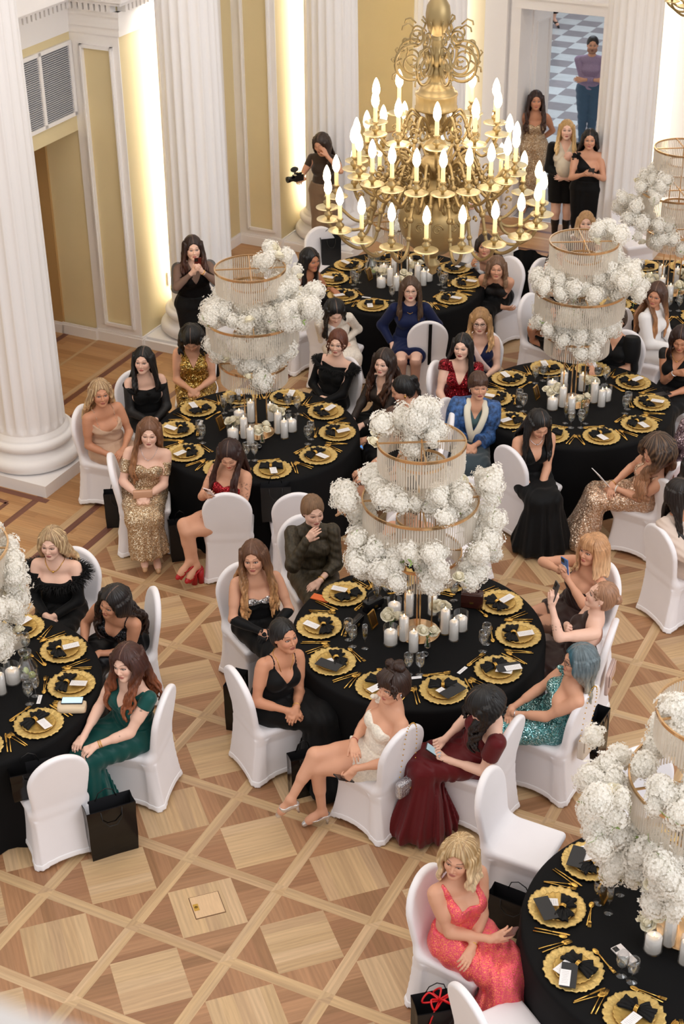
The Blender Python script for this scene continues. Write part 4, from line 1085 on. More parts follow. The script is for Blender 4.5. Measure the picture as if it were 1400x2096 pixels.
def make_hair(e, o, s, H, HR, T, B, far, sh):
    root, tip = s.get('c', '3a2418'), s.get('tip', s.get('c', '3a2418')); st_ = s.get('style', 'down'); vol = s.get('vol', .012); ln = s.get('len', .34); wav = s.get('wave', .010)
    rnd = random.Random(s.get('seed', 1)); part = s.get('part', .0)
    def p(x, y, z): return H+HR @ np.array([x, y, z])
    P = [ell(p(-.022, 0, .030), (.098+vol, .083+vol, .098+vol*.9), HR, .02, 'c')]
    if st_ != 'short': P.append(ell(p(-.045, 0, -.02), (.070+vol*.6, .078+vol*.7, .085), HR, .03, 'c'))
    # face opening
    tall = .070 if not s.get('bangs') else .044
    P.append(Prim((lambda f: f)(ell(p(.112, part*.25, -.024), (.086, .071-vol*.2, tall+.030), HR, .012, 'f').f), H-.25, H+.25, .010, 'f', True))
    if st_ in ('updo', 'bun', 'pony', 'short', 'curlup'):
        P.append(ell(p(.045, 0, -.060), (.085, .12, .072), HR, .015, 'f', True))
    body = [q for q in B if q.tag in ('torso', 'neck', 'uaL', 'uaR')]
    HPn = [ell(H+HR @ np.array([.0, 0, -.01]), (.088, .070, .10), HR, .01, 'h')]
    def lock(pts, r0, r1, k=.006):
        pts = np.array(crv(pts, 5))
        for it in range(3):
            d = pts_field(body, pts); eps = .01
            G = np.stack([pts_field(body, pts+np.eye(3)[i]*eps)-pts_field(body, pts-np.eye(3)[i]*eps) for i in range(3)], 1)
            G /= (np.linalg.norm(G, axis=1, keepdims=True)+1e-6)
            m = np.clip(r0*.7+.004-d, 0, .04); m[0:2] = 0; pts = pts+G*m[:, None]
        n = len(pts)
        for i in range(n-1):
            ra = r0+(r1-r0)*i/(n-1); rb = r0+(r1-r0)*(i+1)/(n-1)
            P.append(cap(pts[i], pts[i+1], ra, rb, k, 'l'))
    if st_ in ('down',):
        N = s.get('n', 26); curlf = s.get('curl', 22)
        for i in range(N):
            t = i/(N-1); az = (-1+2*t)*(PI-1.05)+PI          # azimuth from one temple round the back to the other
            a = az
            side = 1 if math.sin(a) > 0 else -1
            rx, ry = .094+vol, .080+vol
            st0 = (rx*math.cos(a)-.018, ry*math.sin(a), .045+rnd.uniform(-.01, .015))
            fr = math.cos(a)                                  # >0: front lock
            mode = s.get('drape', 'both'); fwdl = {'both': fr > -.35, 'left': side > 0 and fr > -.7, 'right': side < 0 and fr > -.7, 'back': False, 'frontL': side > 0 or fr < -.8}[mode]
            e1 = (rx*1.06*math.cos(a)-.018, (ry+.012)*math.sin(a), -.035)
            pts = [p(*st0), p(*e1)]
            base = p(*e1); L = ln*rnd.uniform(.86, 1.08)
            Hd = T(0, 0, 0)
            if fwdl: tgt = np.array([.085+.03*rnd.random(), side*(.085+.05*rnd.random()), 0])
            else: tgt = np.array([-.125-.02*rnd.random(), .13*math.sin(a)*1.1, 0])
            for j in range(1, 7):
                f = j/6; z = base[2]-(L)*f
                g = T(tgt[0], tgt[1], .30); w = min(1, f*L/.20)
                x = base[0]*(1-w)+g[0]*w; y = base[1]*(1-w)+g[1]*w
                ph = f*curlf*L+i*1.7
                pts.append(np.array([x+wav*math.sin(ph)*f**.5, y+wav*math.cos(ph*1.07)*f**.5, z]))
            lock(pts, s.get('r', .017), s.get('r1', .008))
    elif st_ in ('bob',):
        N = 26
        for i in range(N):
            a = (-1+2*i/(N-1))*(PI-.95)+PI; rx, ry = .094+vol, .080+vol
            pts = [p(rx*math.cos(a)-.018, ry*math.sin(a), .04), p(rx*1.05*math.cos(a)-.018, (ry+.014)*math.sin(a), -.04)]
            b = pts[-1]; L = ln*rnd.uniform(.92, 1.05)
            for j in (1, 2, 3): pts.append(b+np.array([0, 0, -L*j/3])+(HR @ np.array([.008*j*math.cos(a)-.004*j, -.002*j*math.sin(a), 0]))+np.array([wav*math.sin(j*2+i), wav*math.cos(j*2+i), 0]))
            lock(pts, .018, .010)
    elif st_ in ('updo', 'bun', 'pony', 'curlup'):
        bx = s.get('bun', (-.10, 0, .04)); br = s.get('br', .045)
        for q in range(s.get('bn', 10)):
            P.append(ell(p(bx[0]+rnd.uniform(-1, 1)*br*.5, bx[1]+rnd.uniform(-1, 1)*br*.5, bx[2]+rnd.uniform(-1, 1)*br*.45), [br*.62]*3, HR, .006, 'b'))
        if st_ == 'pony':
            for i in range(8):
                c = p(bx[0]-.02, bx[1], bx[2]); pts = [c]
                for j in range(1, 6): pts.append(c+np.array([0, 0, -ln*j/5])+(HR @ np.array([-.035-.012*j+rnd.uniform(-.012, .012), rnd.uniform(-.018, .018), .03 if j == 1 else 0])))
                lock(pts, .016, .007)
        if st_ == 'curlup' or s.get('wisps'):
            for i in range(s.get('wisps', 10)):
                sd = -1 if i % 2 else 1; f = rnd.random()
                a0 = p(.070-f*.03, sd*(.045+f*.035), .062-f*.03); L = s.get('wl', .09)*rnd.uniform(.6, 1.1)
                pts = [a0]+[a0+np.array([0, 0, -L*j/5])+(HR @ np.array([.012*math.sin(j*1.9+i), sd*(.010+.010*math.sin(j*2.2+i*2)), 0])) for j in range(1, 6)]
                lock(pts, .0075, .003, .003)
    if s.get('bangs'):
        for i in range(13):
            y = -.060+.010*i; L = s['bangs']*rnd.uniform(.85, 1.1)
            pts = [p(.035, y*.7, .118+vol*.4), p(.080, y*.95, .090+vol*.3), p(.099-abs(y)*.35, y*1.08, .062), p(.103-abs(y)*.45, y*1.15, .062-L)]
            lock(pts, .011, .006, .004)
    if s.get('top'):        # teased crown / curls on top
        for i in range(s['top']):
            a, b = rnd.random()*2*PI, rnd.random(); P.append(ell(p(-.03+.06*b*math.cos(a), .06*b*math.sin(a), .12+vol+rnd.uniform(-.01, .03)), [.028]*3, HR, .008, 'b'))
    lo, hi = bounds(P, .02); h = .0042*far
    F, ax = grid_field(P, lo, hi, h)
    X, Y, Z = np.meshgrid(*ax, indexing='ij')
    L_ = np.stack([X-H[0], Y-H[1]], -1); azm = np.arctan2(L_[..., 1], L_[..., 0])
    F = F+(.0013*np.sin(azm*34+4*np.sin(Z*16))+.0012*np.sin(azm*13+Z*9))*(np.abs(F) < .02)
    V, Q = nets(F.astype(np.float32), ax)
    dz = np.clip((H[2]+.03-V[:, 2])/max(ln, .1), 0, 1)[:, None]; g = s.get('grad', (.15, .8)); w = np.clip((dz-g[0])/(g[1]-g[0]+1e-6), 0, 1)
    C = np.array(lin(root))*(1-w)+np.array(lin(tip))*w
    if s.get('streak'):
        az = np.arctan2(V[:, 1]-H[1], V[:, 0]-H[0]); m = (.5+.5*np.sin(az*23+6*np.sin(V[:, 2]*14)+np.sin(az*7)*2))[:, None]**2*s.get('sa', .75); C = C*(1-m)+np.array(lin(s['streak']))*m
    if s.get('patch'):
        pc, yy = s['patch']; Lc = (V-H) @ HR; m = (np.clip((Lc[:, 0]*yy[0]+Lc[:, 1]*yy[1]+yy[2])/.03, 0, 1))[:, None]; C = C*(1-m)+np.array(lin(pc))*m
    az = np.arctan2(V[:, 1]-H[1], V[:, 0]-H[0]); st2 = .5+.5*np.sin(az*61+5*np.sin(V[:, 2]*18+az*3)); st3 = .5+.5*np.sin(az*27+V[:, 2]*22+2*np.sin(V[:, 2]*31))
    C = C*(.72+.34*st2+.22*st3)[:, None]
    Lc = (V-H) @ HR; pt = np.clip(1-np.abs(Lc[:, 1]-part)/.0035, 0, 1)*(Lc[:, 2] > .075)*(Lc[:, 0] > -.05)
    if st_ in ('down', 'bob') and not s.get('bangs'): C = C*(1-.75*pt[:, None])+np.array(lin('b98e76'))*.6*pt[:, None]*.75
    me = raw_mesh('hair', V, Q, True, C); me.materials.append(M_hair); link('hair', me, e)
# ------------------------------------------------------------------ tables and what stands on them
M_black = mat('black_tablecloth', '08080a', .8, spec=.2)
M_gold = mat('gold_plate', 'dabb74', .4, .45, noise=(60, .15), bump=(45, .8, .006))
M_gold2 = mat('gold_plate_inner', 'c8a55c', .4, .5, bump=(60, .6, .004))
M_cut = mat('gold_cutlery', 'd9ae5c', .22, .95)
M_rose = mat('rose_gold', 'd9b488', .22, .9)
M_nap = mat('black_napkin', '08080a', .6, spec=.25)
M_card = mat('white_card', 'efedee', .6)
M_ink = mat('grey_print', '9a9aa0', .7)
M_env = mat('black_envelope', '26272a', .6)
M_wax = mat('white_wax', 'f6f2ef', .5, emit='fff0e0', es=.25)  # faint emission stands in for flame light showing through the wax
M_flame = mat('candle_flame', 'ffd9a0', .5, emit='ffcf8a', es=14)
M_glass = glass_mat(f=.13)
M_glass2 = glass_mat('thin_glass', 'fbfcfd', .05)
M_cry = glass_mat('crystal', 'f6f3ef', .12, .1)
def _cry():
    nt = M_cry.node_tree; o = [n for n in nt.nodes if n.type == 'OUTPUT_MATERIAL'][0]; src = o.inputs[0].links[0].from_socket
    d = nt.nodes.new('ShaderNodeBsdfDiffuse'); d.inputs[0].default_value = lin('f7f2ea')+[1]; tr = nt.nodes.new('ShaderNodeBsdfTranslucent'); tr.inputs[0].default_value = lin('f7f2ea')+[1]
    m0 = nt.nodes.new('ShaderNodeMixShader'); nt.links.new(d.outputs[0], m0.inputs[1]); nt.links.new(tr.outputs[0], m0.inputs[2])
    m1 = nt.nodes.new('ShaderNodeMixShader'); m1.inputs[0].default_value = .55; nt.links.new(src, m1.inputs[1]); nt.links.new(m0.outputs[0], m1.inputs[2]); nt.links.new(m1.outputs[0], o.inputs[0])
_cry()
M_petal = mat('white_petals', 'fcfaf5', .6, emit='f7f2e6', es=.0, sheen=.2)
def _pet():
    nt = M_petal.node_tree; o = [n for n in nt.nodes if n.type == 'OUTPUT_MATERIAL'][0]; src = o.inputs[0].links[0].from_socket
    tr = nt.nodes.new('ShaderNodeBsdfTranslucent'); tr.inputs[0].default_value = lin('fffdf8')+[1]
    m1 = nt.nodes.new('ShaderNodeMixShader'); m1.inputs[0].default_value = .45; nt.links.new(src, m1.inputs[1]); nt.links.new(tr.outputs[0], m1.inputs[2]); nt.links.new(m1.outputs[0], o.inputs[0])
_pet()
M_leaf = mat('leaf_green', '7f9a4a', .5)
M_rosep = mat('cream_rose_petals', 'f6f0dc', .6)
TABLES = [('centre front table', (.56, 9.70), -6), ('right front table', (1.97, 6.65), 22), ('left middle table', (-.78, 12.92), -4), ('left edge table', (-2.69, 9.10), -2),
          ('right middle table', (2.21, 13.48), -5), ('rear centre table', (.67, 16.48), -6), ('right rear table', (3.62, 16.13), -6)]
def clock(a): h = round((90-a)/30) % 12; return ['twelve', 'one', 'two', 'three', 'four', 'five', 'six', 'seven', 'eight', 'nine', 'ten', 'eleven'][h]+" o'clock"
RT = .95
def cloth_mesh():
    b = MB(); n = 96; V = []; F = []
    prof = [(0, .752), (.5, .752), (.9, .752), (.935, .751), (.948, .742), (.953, .72), (.955, .6), (.962, .4), (.972, .2), (.985, .03), (.99, .005)]
    for r, z in prof:
        for k in range(n):
            a = 2*PI*k/n; w = max(0, .7-z)/.7*(.022*math.sin(11*a+2*math.sin(3*a))+.012*math.sin(23*a)); V.append(((r+w)*math.cos(a), (r+w)*math.sin(a), z))
    for i in range(len(prof)-1):
        for k in range(n): F.append([i*n+k, (i+1)*n+k, (i+1)*n+(k+1) % n, i*n+(k+1) % n])
    b.add([(x, y, z) for x, y, z in V], [q[::-1] for q in F], 0, True); return b.mesh('tablecloth', M_black)
CLOTH = cloth_mesh()
TTOP = MB().lathe([(0, .718), (.91, .718), (.915, .73), (.91, .745), (0, .745)], 48).mesh('tabletop', mat('ply_top', '9c7a55', .6))
TLEG = MB().tube([(0, 0, .72), (0, 0, 0)], .016, 8).mesh('leg', mat('table_steel', '55565a', .4, .8))
def charger_mesh(R, m, name, n=132, seed=1):
    ph = [random.Random(seed+i).random()*6 for i in range(4)]
    def edge(a): return 1+.030*abs(math.sin(9.5*a+ph[0]))+.020*math.sin(21*a+ph[1])+.014*math.sin(37*a+ph[2])
    b = MB(); V = []; F = []
    prof = [(0, .003), (.55, .003), (.62, .005), (.70, .011), (.82, .014), (.93, .017), (1.0, .018), (1.0, .014), (.7, .004), (.6, 0), (0, 0)]
    for i, (r, z) in enumerate(prof):
        for k in range(n):
            a = 2*PI*k/n; w = max(0, min(1, (r-.6)/.4)); rr = R*r*(1+(edge(a)-1)*w)
            dz = (.0018*math.sin(44*a+ph[3])+.0022*math.sin(19*a))*w if i < 8 else 0
            V.append((rr*math.cos(a), rr*math.sin(a), z+dz))
    for i in range(len(prof)-1):
        for k in range(n): F.append([i*n+k, i*n+(k+1) % n, (i+1)*n+(k+1) % n, (i+1)*n+k])
    b.add(V, F, 0, True); return b.mesh(name, m)
CHG = charger_mesh(.168, M_gold, 'charger_plate'); CHG2 = charger_mesh(.112, M_gold2, 'dinner_plate', 90, 5)
def napkin_meshes():
    rnd = random.Random(2); out = []
    b = MB()
    for sg, L, ang in ((1, .105, .10), (-1, .10, -.12), (1, .085, .75), (-1, .075, -.65)):
        V = []; F = []; nu, nv = 9, 13; ca, sa = math.cos(ang), math.sin(ang)
        for i in range(nu):
            t = i/(nu-1); w = .011+.042*t**.8*(1 if abs(ang) < .4 else .7)
            for j in range(nv):
                s = -1+2*j/(nv-1); x = sg*(L*t); y = s*w; z = .012+.010*math.sin(t*PI*.9)+.0055*math.cos(s*9)*(1-t*.3)+.004*rnd.random()
                V.append((x*ca-y*sa, x*sa+y*ca, z))
        for i in range(nu-1):
            for j in range(nv-1): F.append([i*nv+j, (i+1)*nv+j, (i+1)*nv+j+1, i*nv+j+1])
        b.add(V, F, 0, True); b.add([(x, y, max(z-.012, .001)) for x, y, z in V], F, 0, True)
    nap = b.mesh('napkin', M_nap)
    ring = MB(); ring.tube([(.0, .019*math.cos(t), .016+.017*math.sin(t)) for t in [2*PI*i/16 for i in range(16)]], .004, 6, closed=True)
    ring.tube([(.008, .0195*math.cos(t), .016+.0175*math.sin(t)) for t in [2*PI*i/16 for i in range(16)]], .004, 6, closed=True)
    ring.tube([(-.008, .0195*math.cos(t), .016+.0175*math.sin(t)) for t in [2*PI*i/16 for i in range(16)]], .004, 6, closed=True)
    return nap, ring.mesh('napkin_ring', M_cut)
NAP, NRING = napkin_meshes()
def card_mesh():
    b = MB().box((0, 0, .0008), (.115, .058, .0012)); r = random.Random(5)
    for i in range(9): b.box((-.0-.0, .022-.0055*i, .0016), (.05+.03*r.random(), .0012, .0002), mi=1)
    return b.mesh('card', [M_card, M_ink])
def card_m2():
    b = MB().box((0, 0, .0008), (.12, .06, .0012)); r = random.Random(6)
    for i in range(8): b.box((-.045+.012*i, 0, .0016), (.0012, .025+.018*r.random(), .0002), mi=1)
    return b.mesh('menu_card', [M_card, M_ink])
CARD = card_m2(); ENV = MB().box((0, 0, .002), (.185, .092, .003)).mesh('envelope', M_env)
PCARD = MB().box((0, 0, .001), (.10, .028, .0012)).box((0, 0, .0018), (.06, .002, .0002), mi=1).mesh('place_card', [M_card, M_ink])
def cut_mesh(kind):
    b = MB()
    if kind == 'knife': b.tube([(-.105, 0, .004), (-.03, 0, .005), (0, 0, .004)], [.0055, .0045, .004], 8); b.prism([(0, -.004), (.0, .005), (.08, .008), (.105, .003), (.10, -.004)], .003, .0048)
    elif kind == 'fork':
        b.tube([(-.10, 0, .004), (-.02, 0, .006), (.045, 0, .004)], [.005, .003, .0035], 8); b.prism([(.045, -.004), (.045, .004), (.058, .010), (.062, .010), (.062, -.010), (.058, -.010)], .003, .005)
        for y in (-.0085, -.003, .003, .0085): b.tube([(.06, y, .004), (.10, y, .006)], [.0018, .0013], 5)
    else: b.tube([(-.10, 0, .004), (0, 0, .006), (.05, 0, .004)], [.005, .003, .0035], 8); b.sphere((.075, 0, .006), .028, 12, sc=(1, .62, .16))
    return b.mesh(kind, M_cut)
KN, FK, SP = cut_mesh('knife'), cut_mesh('fork'), cut_mesh('spoon')
GOB = MB().lathe([(.034, .0), (.034, .002), (.008, .006), (.0045, .012), (.004, .055), (.012, .062), (.030, .085), (.0375, .115), (.036, .145), (.032, .172), (.0305, .172), (.0345, .145), (.036, .115), (.028, .086), (.006, .068), (0, .066)], 24).mesh('water_goblet', M_glass)
GWAT = MB().lathe([(0, .069), (.026, .088), (.034, .112), (0, .112)], 20).mesh('water', glass_mat('water', 'f1f6f6', .12))
FLU = MB().lathe([(.029, .0), (.029, .002), (.006, .006), (.004, .012), (.0038, .075), (.012, .088), (.022, .125), (.0225, .17), (.020, .205), (.0185, .205), (.021, .17), (.0205, .126), (.004, .092), (0, .09)], 20).mesh('champagne_flute', M_glass)
FWINE = MB().lathe([(0, .093), (.018, .118), (.0205, .15), (0, .15)], 16).mesh('sparkling_wine', glass_mat('wine', 'efe0a8', .12))
def cyl_glass(r, h): return MB().lathe([(0, .001), (r, .001), (r+.001, .004), (r+.001, h), (r-.0015, h), (r-.002, .006), (0, .006)], 28).mesh('glass_cylinder', M_glass2)
CG = {'tall': cyl_glass(.040, .235), 'mid': cyl_glass(.040, .20), 'wide': cyl_glass(.055, .155)}
CR = {'tall': (.033, .195), 'mid': (.033, .16), 'wide': (.048, .10)}
CW = {k: MB().lathe([(0, 0), (r, 0), (r, h-.004), (r-.004, h), (r*.5, h-.002), (0, h-.004)], 24).mesh('wax', M_wax) for k, (r, h) in CR.items()}
WICK = MB().tube([(0, 0, 0), (.001, 0, .012)], .0012, 5).mesh('wick', mat('wick', '2a211c', .8)); FLM = MB().lathe([(0, .006), (.0045, .012), (.0055, .018), (.003, .027), (0, .036)], 8).mesh('flame', M_flame)
def candle(pos, kind, lab):
    g = link('glass_cylinder', CG[kind]); g.location = pos; tag(g, lab[0], 'candle holder', lab[2])
    c = thing('pillar_candle', lab[1], 'candle', (pos[0], pos[1], pos[2]+.0065), 0, lab[3]); h = CR[kind][1]
    link('wax', CW[kind], c); w = link('wick', WICK, c); w.location = (0, 0, h-.003); f = link('flame', FLM, c); f.location = (0, 0, h)
def bloom_mesh(seed, R=.068, n=230, el=1.15):
    rnd = random.Random(seed); b = MB(); b.sphere((0, 0, 0), R*.86, 14, sc=(1, 1, el)); V = []; F = []
    for i in range(n):
        z = 1-2*(i+.5)/n; a = i*2.39996; s = math.sqrt(1-z*z); d = Vector((s*math.cos(a), s*math.sin(a), z)); rr = R*rnd.uniform(.84, 1.22)*(1+.13*math.sin(3*a+5*z)+.10*math.sin(7*z+seed)); c = Vector((d.x*rr, d.y*rr, d.z*rr*el))
        t1 = d.orthogonal().normalized(); t2 = d.cross(t1); ro = rnd.random()*6; pl = rnd.uniform(.009, .0135); m = rnd.choice((4, 5))
        for k in range(m):
            q = ro+2*PI*k/m; e = t1*math.cos(q)+t2*math.sin(q); f = t1*math.cos(q+1.57)+t2*math.sin(q+1.57); o = len(V); u = d*pl*rnd.uniform(.3, .9)
            V += [c, c+e*pl*.6+f*pl*.5+u*.5, c+e*pl*1.05+u, c+e*pl*.6-f*pl*.5+u*.5]; F.append([o, o+1, o+2, o+3])
    b.add(V, F, 0, True); return b.mesh('stock_bloom', M_petal)
def rose_mesh(seed, R=.036):
    rnd = random.Random(seed); b = MB(); b.sphere((0, 0, .004), R*.62, 12)
    for ring, (rr, n, tilt, hz) in enumerate(((.45, 3, .1, 1.1), (.66, 4, .25, 1.02), (.88, 5, .45, .86), (1.06, 6, .75, .62))):
        for k in range(n):
            a0 = 2*PI*k/n+ring*.5+rnd.random()*.3; V = []; F = []; wv = PI/n*1.25
            for i in range(5):
                t = i/4
                for j in range(7):
                    s = -1+2*j/6; a = a0+s*wv; r = R*(rr*(.35+.65*t**.6)+tilt*t*t*.35); z = R*(-.5+hz*1.35*t-.22*s*s*t-tilt*.5*t*t)
                    V.append((r*math.cos(a), r*math.sin(a), z))
            for i in range(4):
                for j in range(6): F.append([i*7+j, i*7+j+1, (i+1)*7+j+1, (i+1)*7+j])
            b.add(V, F, 0, True)
    return b.mesh('rose', M_rosep)
BL = [bloom_mesh(s, R, n, e) for s, R, n, e in ((1, .058, 250, 1.2), (2, .050, 230, 1.7), (3, .066, 280, 1.0), (4, .044, 170, 1.4))]
RS = [rose_mesh(1), rose_mesh(2, .04)]
LEAF = MB().add([(0, 0, 0), (.02, .008, .003), (.045, 0, -.002), (.02, -.008, .003)], [[0, 1, 2, 3]], 0, True).add([(0, 0, -.0005), (-.004, .012, .003), (.004, .04, 0), (.01, .012, .001)], [[0, 1, 2, 3]], 0, True).tube([(0, 0, 0), (-.03, -.02, -.01), (-.07, -.02, -.02)], .0016, 4).mesh('leaf', M_leaf)
def crystal_fringe(r, L, n, seed):
    rnd = random.Random(seed); b = MB()
    for k in range(n):
        a = 2*PI*k/n; c = (r*math.cos(a), r*math.sin(a)); w = .0068; t = Vector((-math.sin(a), math.cos(a))); q = Vector((math.cos(a), math.sin(a)))
        tw = rnd.uniform(-.4, .4); ln = L
        pts = [(c[0]+w*math.cos(a+tw+j*PI/2), c[1]+w*math.sin(a+tw+j*PI/2)) for j in range(4)]
        b.prism(pts, -ln, -.006)
    return b.mesh('crystal_fringe', M_cry)
TIER = [(2.37, .31, .20, 100), (1.91, .415, .22, 132), (1.47, .305, .175, 98)]
FR = [crystal_fringe(r-.006, L, n, i) for i, (z, r, L, n) in enumerate(TIER)]
INFR = crystal_fringe(.17, .20, 52, 9)
def hoop(r, w=.0055):
    b = MB(); n = 72; V = []; F = []
    for k in range(n):
        a = 2*PI*k/n
        for rr, z in ((r-w, -.012), (r+w, -.012), (r+w, .008), (r-w, .008)): V.append((rr*math.cos(a), rr*math.sin(a), z))
    for k in range(n):
        for j in range(4): F.append([k*4+j, ((k+1) % n)*4+j, ((k+1) % n)*4+(j+1) % 4, k*4+(j+1) % 4])
    b.add(V, F, 0, False); return b.mesh('hoop', M_rose)
HOOP = [hoop(r) for z, r, L, n in TIER]
BARS = [MB().box((0, 0, -.002), (2*r, .011, .011)).box((0, 0, -.002), (.011, 2*r, .011)).mesh('cross_bars', M_rose) for z, r, L, n in TIER]
ROD = MB().box((0, 0, 0), (.011, .011, 1.0)).mesh('rod', M_rose)
BASE = MB().box((0, 0, .006), (.30, .30, .012)).mesh('base', M_rose)
BASE = MB().lathe([(0, 0), (.165, 0), (.165, .01), (.16, .012), (0, .012)], 40).mesh('base', M_rose)
def stand(c, name, rot):
    s = thing('crystal_centrepiece', 'three-tier rose gold crystal stand on the '+name, 'centrepiece', (c[0], c[1], .753), R_(rot), 'crystal flower stands on the tables')
    link('base', BASE, s)
    for i, (z, r, L, n) in enumerate(TIER):
        t = z-.753; h = link('hoop', HOOP[i], s); h.location = (0, 0, t)
        f = link('crystal_fringe', FR[i], h); f['kind'] = 'stuff'
        b = link('cross_bars', BARS[i], s); b.location = (0, 0, t)
        if i < 2:
            f2 = link('crystal_fringe', INFR, h); f2['kind'] = 'stuff'; f2.location = (0, 0, -.16)
            h2 = link('inner_hoop', IHOOP, h); h2.location = (0, 0, -.155)
    for x, y in ((.10, 0), (-.10, 0), (0, .10), (0, -.10)):
        q = link('pole', ROD, s); q.location = (x, y, .36); q.scale = (1, 1, .71)
    q = link('pole', ROD, s); q.location = (0, 0, 1.17); q.scale = (1, 1, .93)
    for x in (.11, -.11): q = link('pole', ROD, s); q.location = (x, 0, 1.0); q.scale = (.7, .7, 1.0)
IHOOP = hoop(.17, .003)
FL_N = [0]; FL_REST = []; CUR = [0]
SECT = ['right side', 'far right side', 'far side', 'far left side', 'left side', 'near left side', 'near side', 'near right side']
def flowers(c, name, spec, seed, keep):
    rnd = random.Random(seed); cnt = 0
    items = []
    for (a0, a1, r0, r1, z0, z1, n, where) in spec:
        for i in range(n):
            a = R_(rnd.uniform(a0, a1)); r = rnd.uniform(r0, r1); z = rnd.uniform(z0, z1); items.append((math.sin(a)*r, a, r, z, where, rnd.random() < .10))
    items.sort(key=lambda q: q[0])          # nearest the camera first
    for k, (_, a, r, z, where, rose) in enumerate(items):
        p = Vector((c[0]+r*math.cos(a), c[1]+r*math.sin(a), z)); sec = SECT[int(round(math.degrees(a) % 360/45)) % 8]; hl = 'upper' if z > (2.5 if z > 2.2 else 2.02 if z > 1.88 else 1.62) else 'lower'
        e = (rnd.uniform(-.7, .7), rnd.uniform(-.7, .7), rnd.random()*6); s = rnd.uniform(.85, 1.2)
        if rose:
            o = link('rose', rnd.choice(RS)); tag(o, 'cream rose %s, %s, %s' % (where, sec, name), 'rose', 'cream roses in the stand on the '+name)
        elif k < keep:
            o = link('stock_bloom', rnd.choice(BL)); hl += (' outer' if r > {'c': .15, 'h': .30}[where[0]] else ' inner') if 'lowest' not in where else (' outer' if r > .40 else ' inner'); tag(o, 'white %s bloom %s, %s, %s' % (hl, where, sec, name), 'flower', 'white %s blooms %s, %s, %s' % (hl, where, sec, name))
        else:
            FL_REST.append((p, e, s, rnd.randrange(4))); continue
        o.location = p; o.rotation_euler = e; o.scale = (s, s, s)
        if not rose and rnd.random() < .6:
            l = link('leaf', LEAF, o); l.location = Vector([rnd.gauss(0, 1) for _ in range(3)]).normalized()*.055; l.rotation_euler = (rnd.random()*6, rnd.random()*6, rnd.random()*6)
def rose_vase(p, name, where, seed, tall=.06):
    rnd = random.Random(seed)
    v = link('bud_vase', VASE); v.location = p; tag(v, 'clear bud vase %s, %s' % (where, name), 'vase', 'bud vases on the '+name)
    l = link('stems', STEMS, v)
    for i in range(5):
        o = link('rose', rnd.choice(RS)); a = i*1.3+rnd.random(); r = .035+.025*rnd.random()
        o.location = Vector(p)+Vector((r*math.cos(a), r*math.sin(a), .12+tall*rnd.random())); o.rotation_euler = (rnd.uniform(-.6, .6), rnd.uniform(-.6, .6), rnd.random()*6); o.scale = (.95,)*3
        tag(o, 'cream rose in the bud vase %s, %s' % (where, name), 'rose', 'cream roses in the bud vase %s on the %s' % (where, name))
VASE = MB().lathe([(0, .001), (.020, .001), (.027, .02), (.026, .05), (.016, .08), (.018, .095), (.0165, .095), (.0145, .08), (.024, .05), (.018, .006), (0, .006)], 18).mesh('bud_vase', M_glass)
_b = MB(); _r = random.Random(1)
for _i in range(6): _b.tube([(_r.uniform(-.012, .012), _r.uniform(-.012, .012), .008), (_r.uniform(-.008, .008), _r.uniform(-.008, .008), .08), (_r.uniform(-.04, .04), _r.uniform(-.04, .04), .15)], .002, 5)
STEMS = _b.mesh('stems', mat('stem_green', '4f7a35', .5))
CANR = [(-.21, -.14, 'wide', 'front left'), (-.11, -.10, 'tall', 'left of the rods'), (-.045, -.24, 'mid', 'nearest the front'), (.20, -.01, 'tall', 'right of the rods'), (.26, -.10, 'mid', 'front right'), (.32, .03, 'wide', 'far right'), (-.17, .22, 'wide', 'back left'), (-.06, .22, 'tall', 'behind the rods'), (.12, .24, 'mid', 'back right')]
def put(me, name, lab, cat, grp, x, y, z, rz, pos=None):
    o = link(name, me); o.location = (x, y, z); o.rotation_euler = (0, 0, rz); return tag(o, lab, cat, grp)
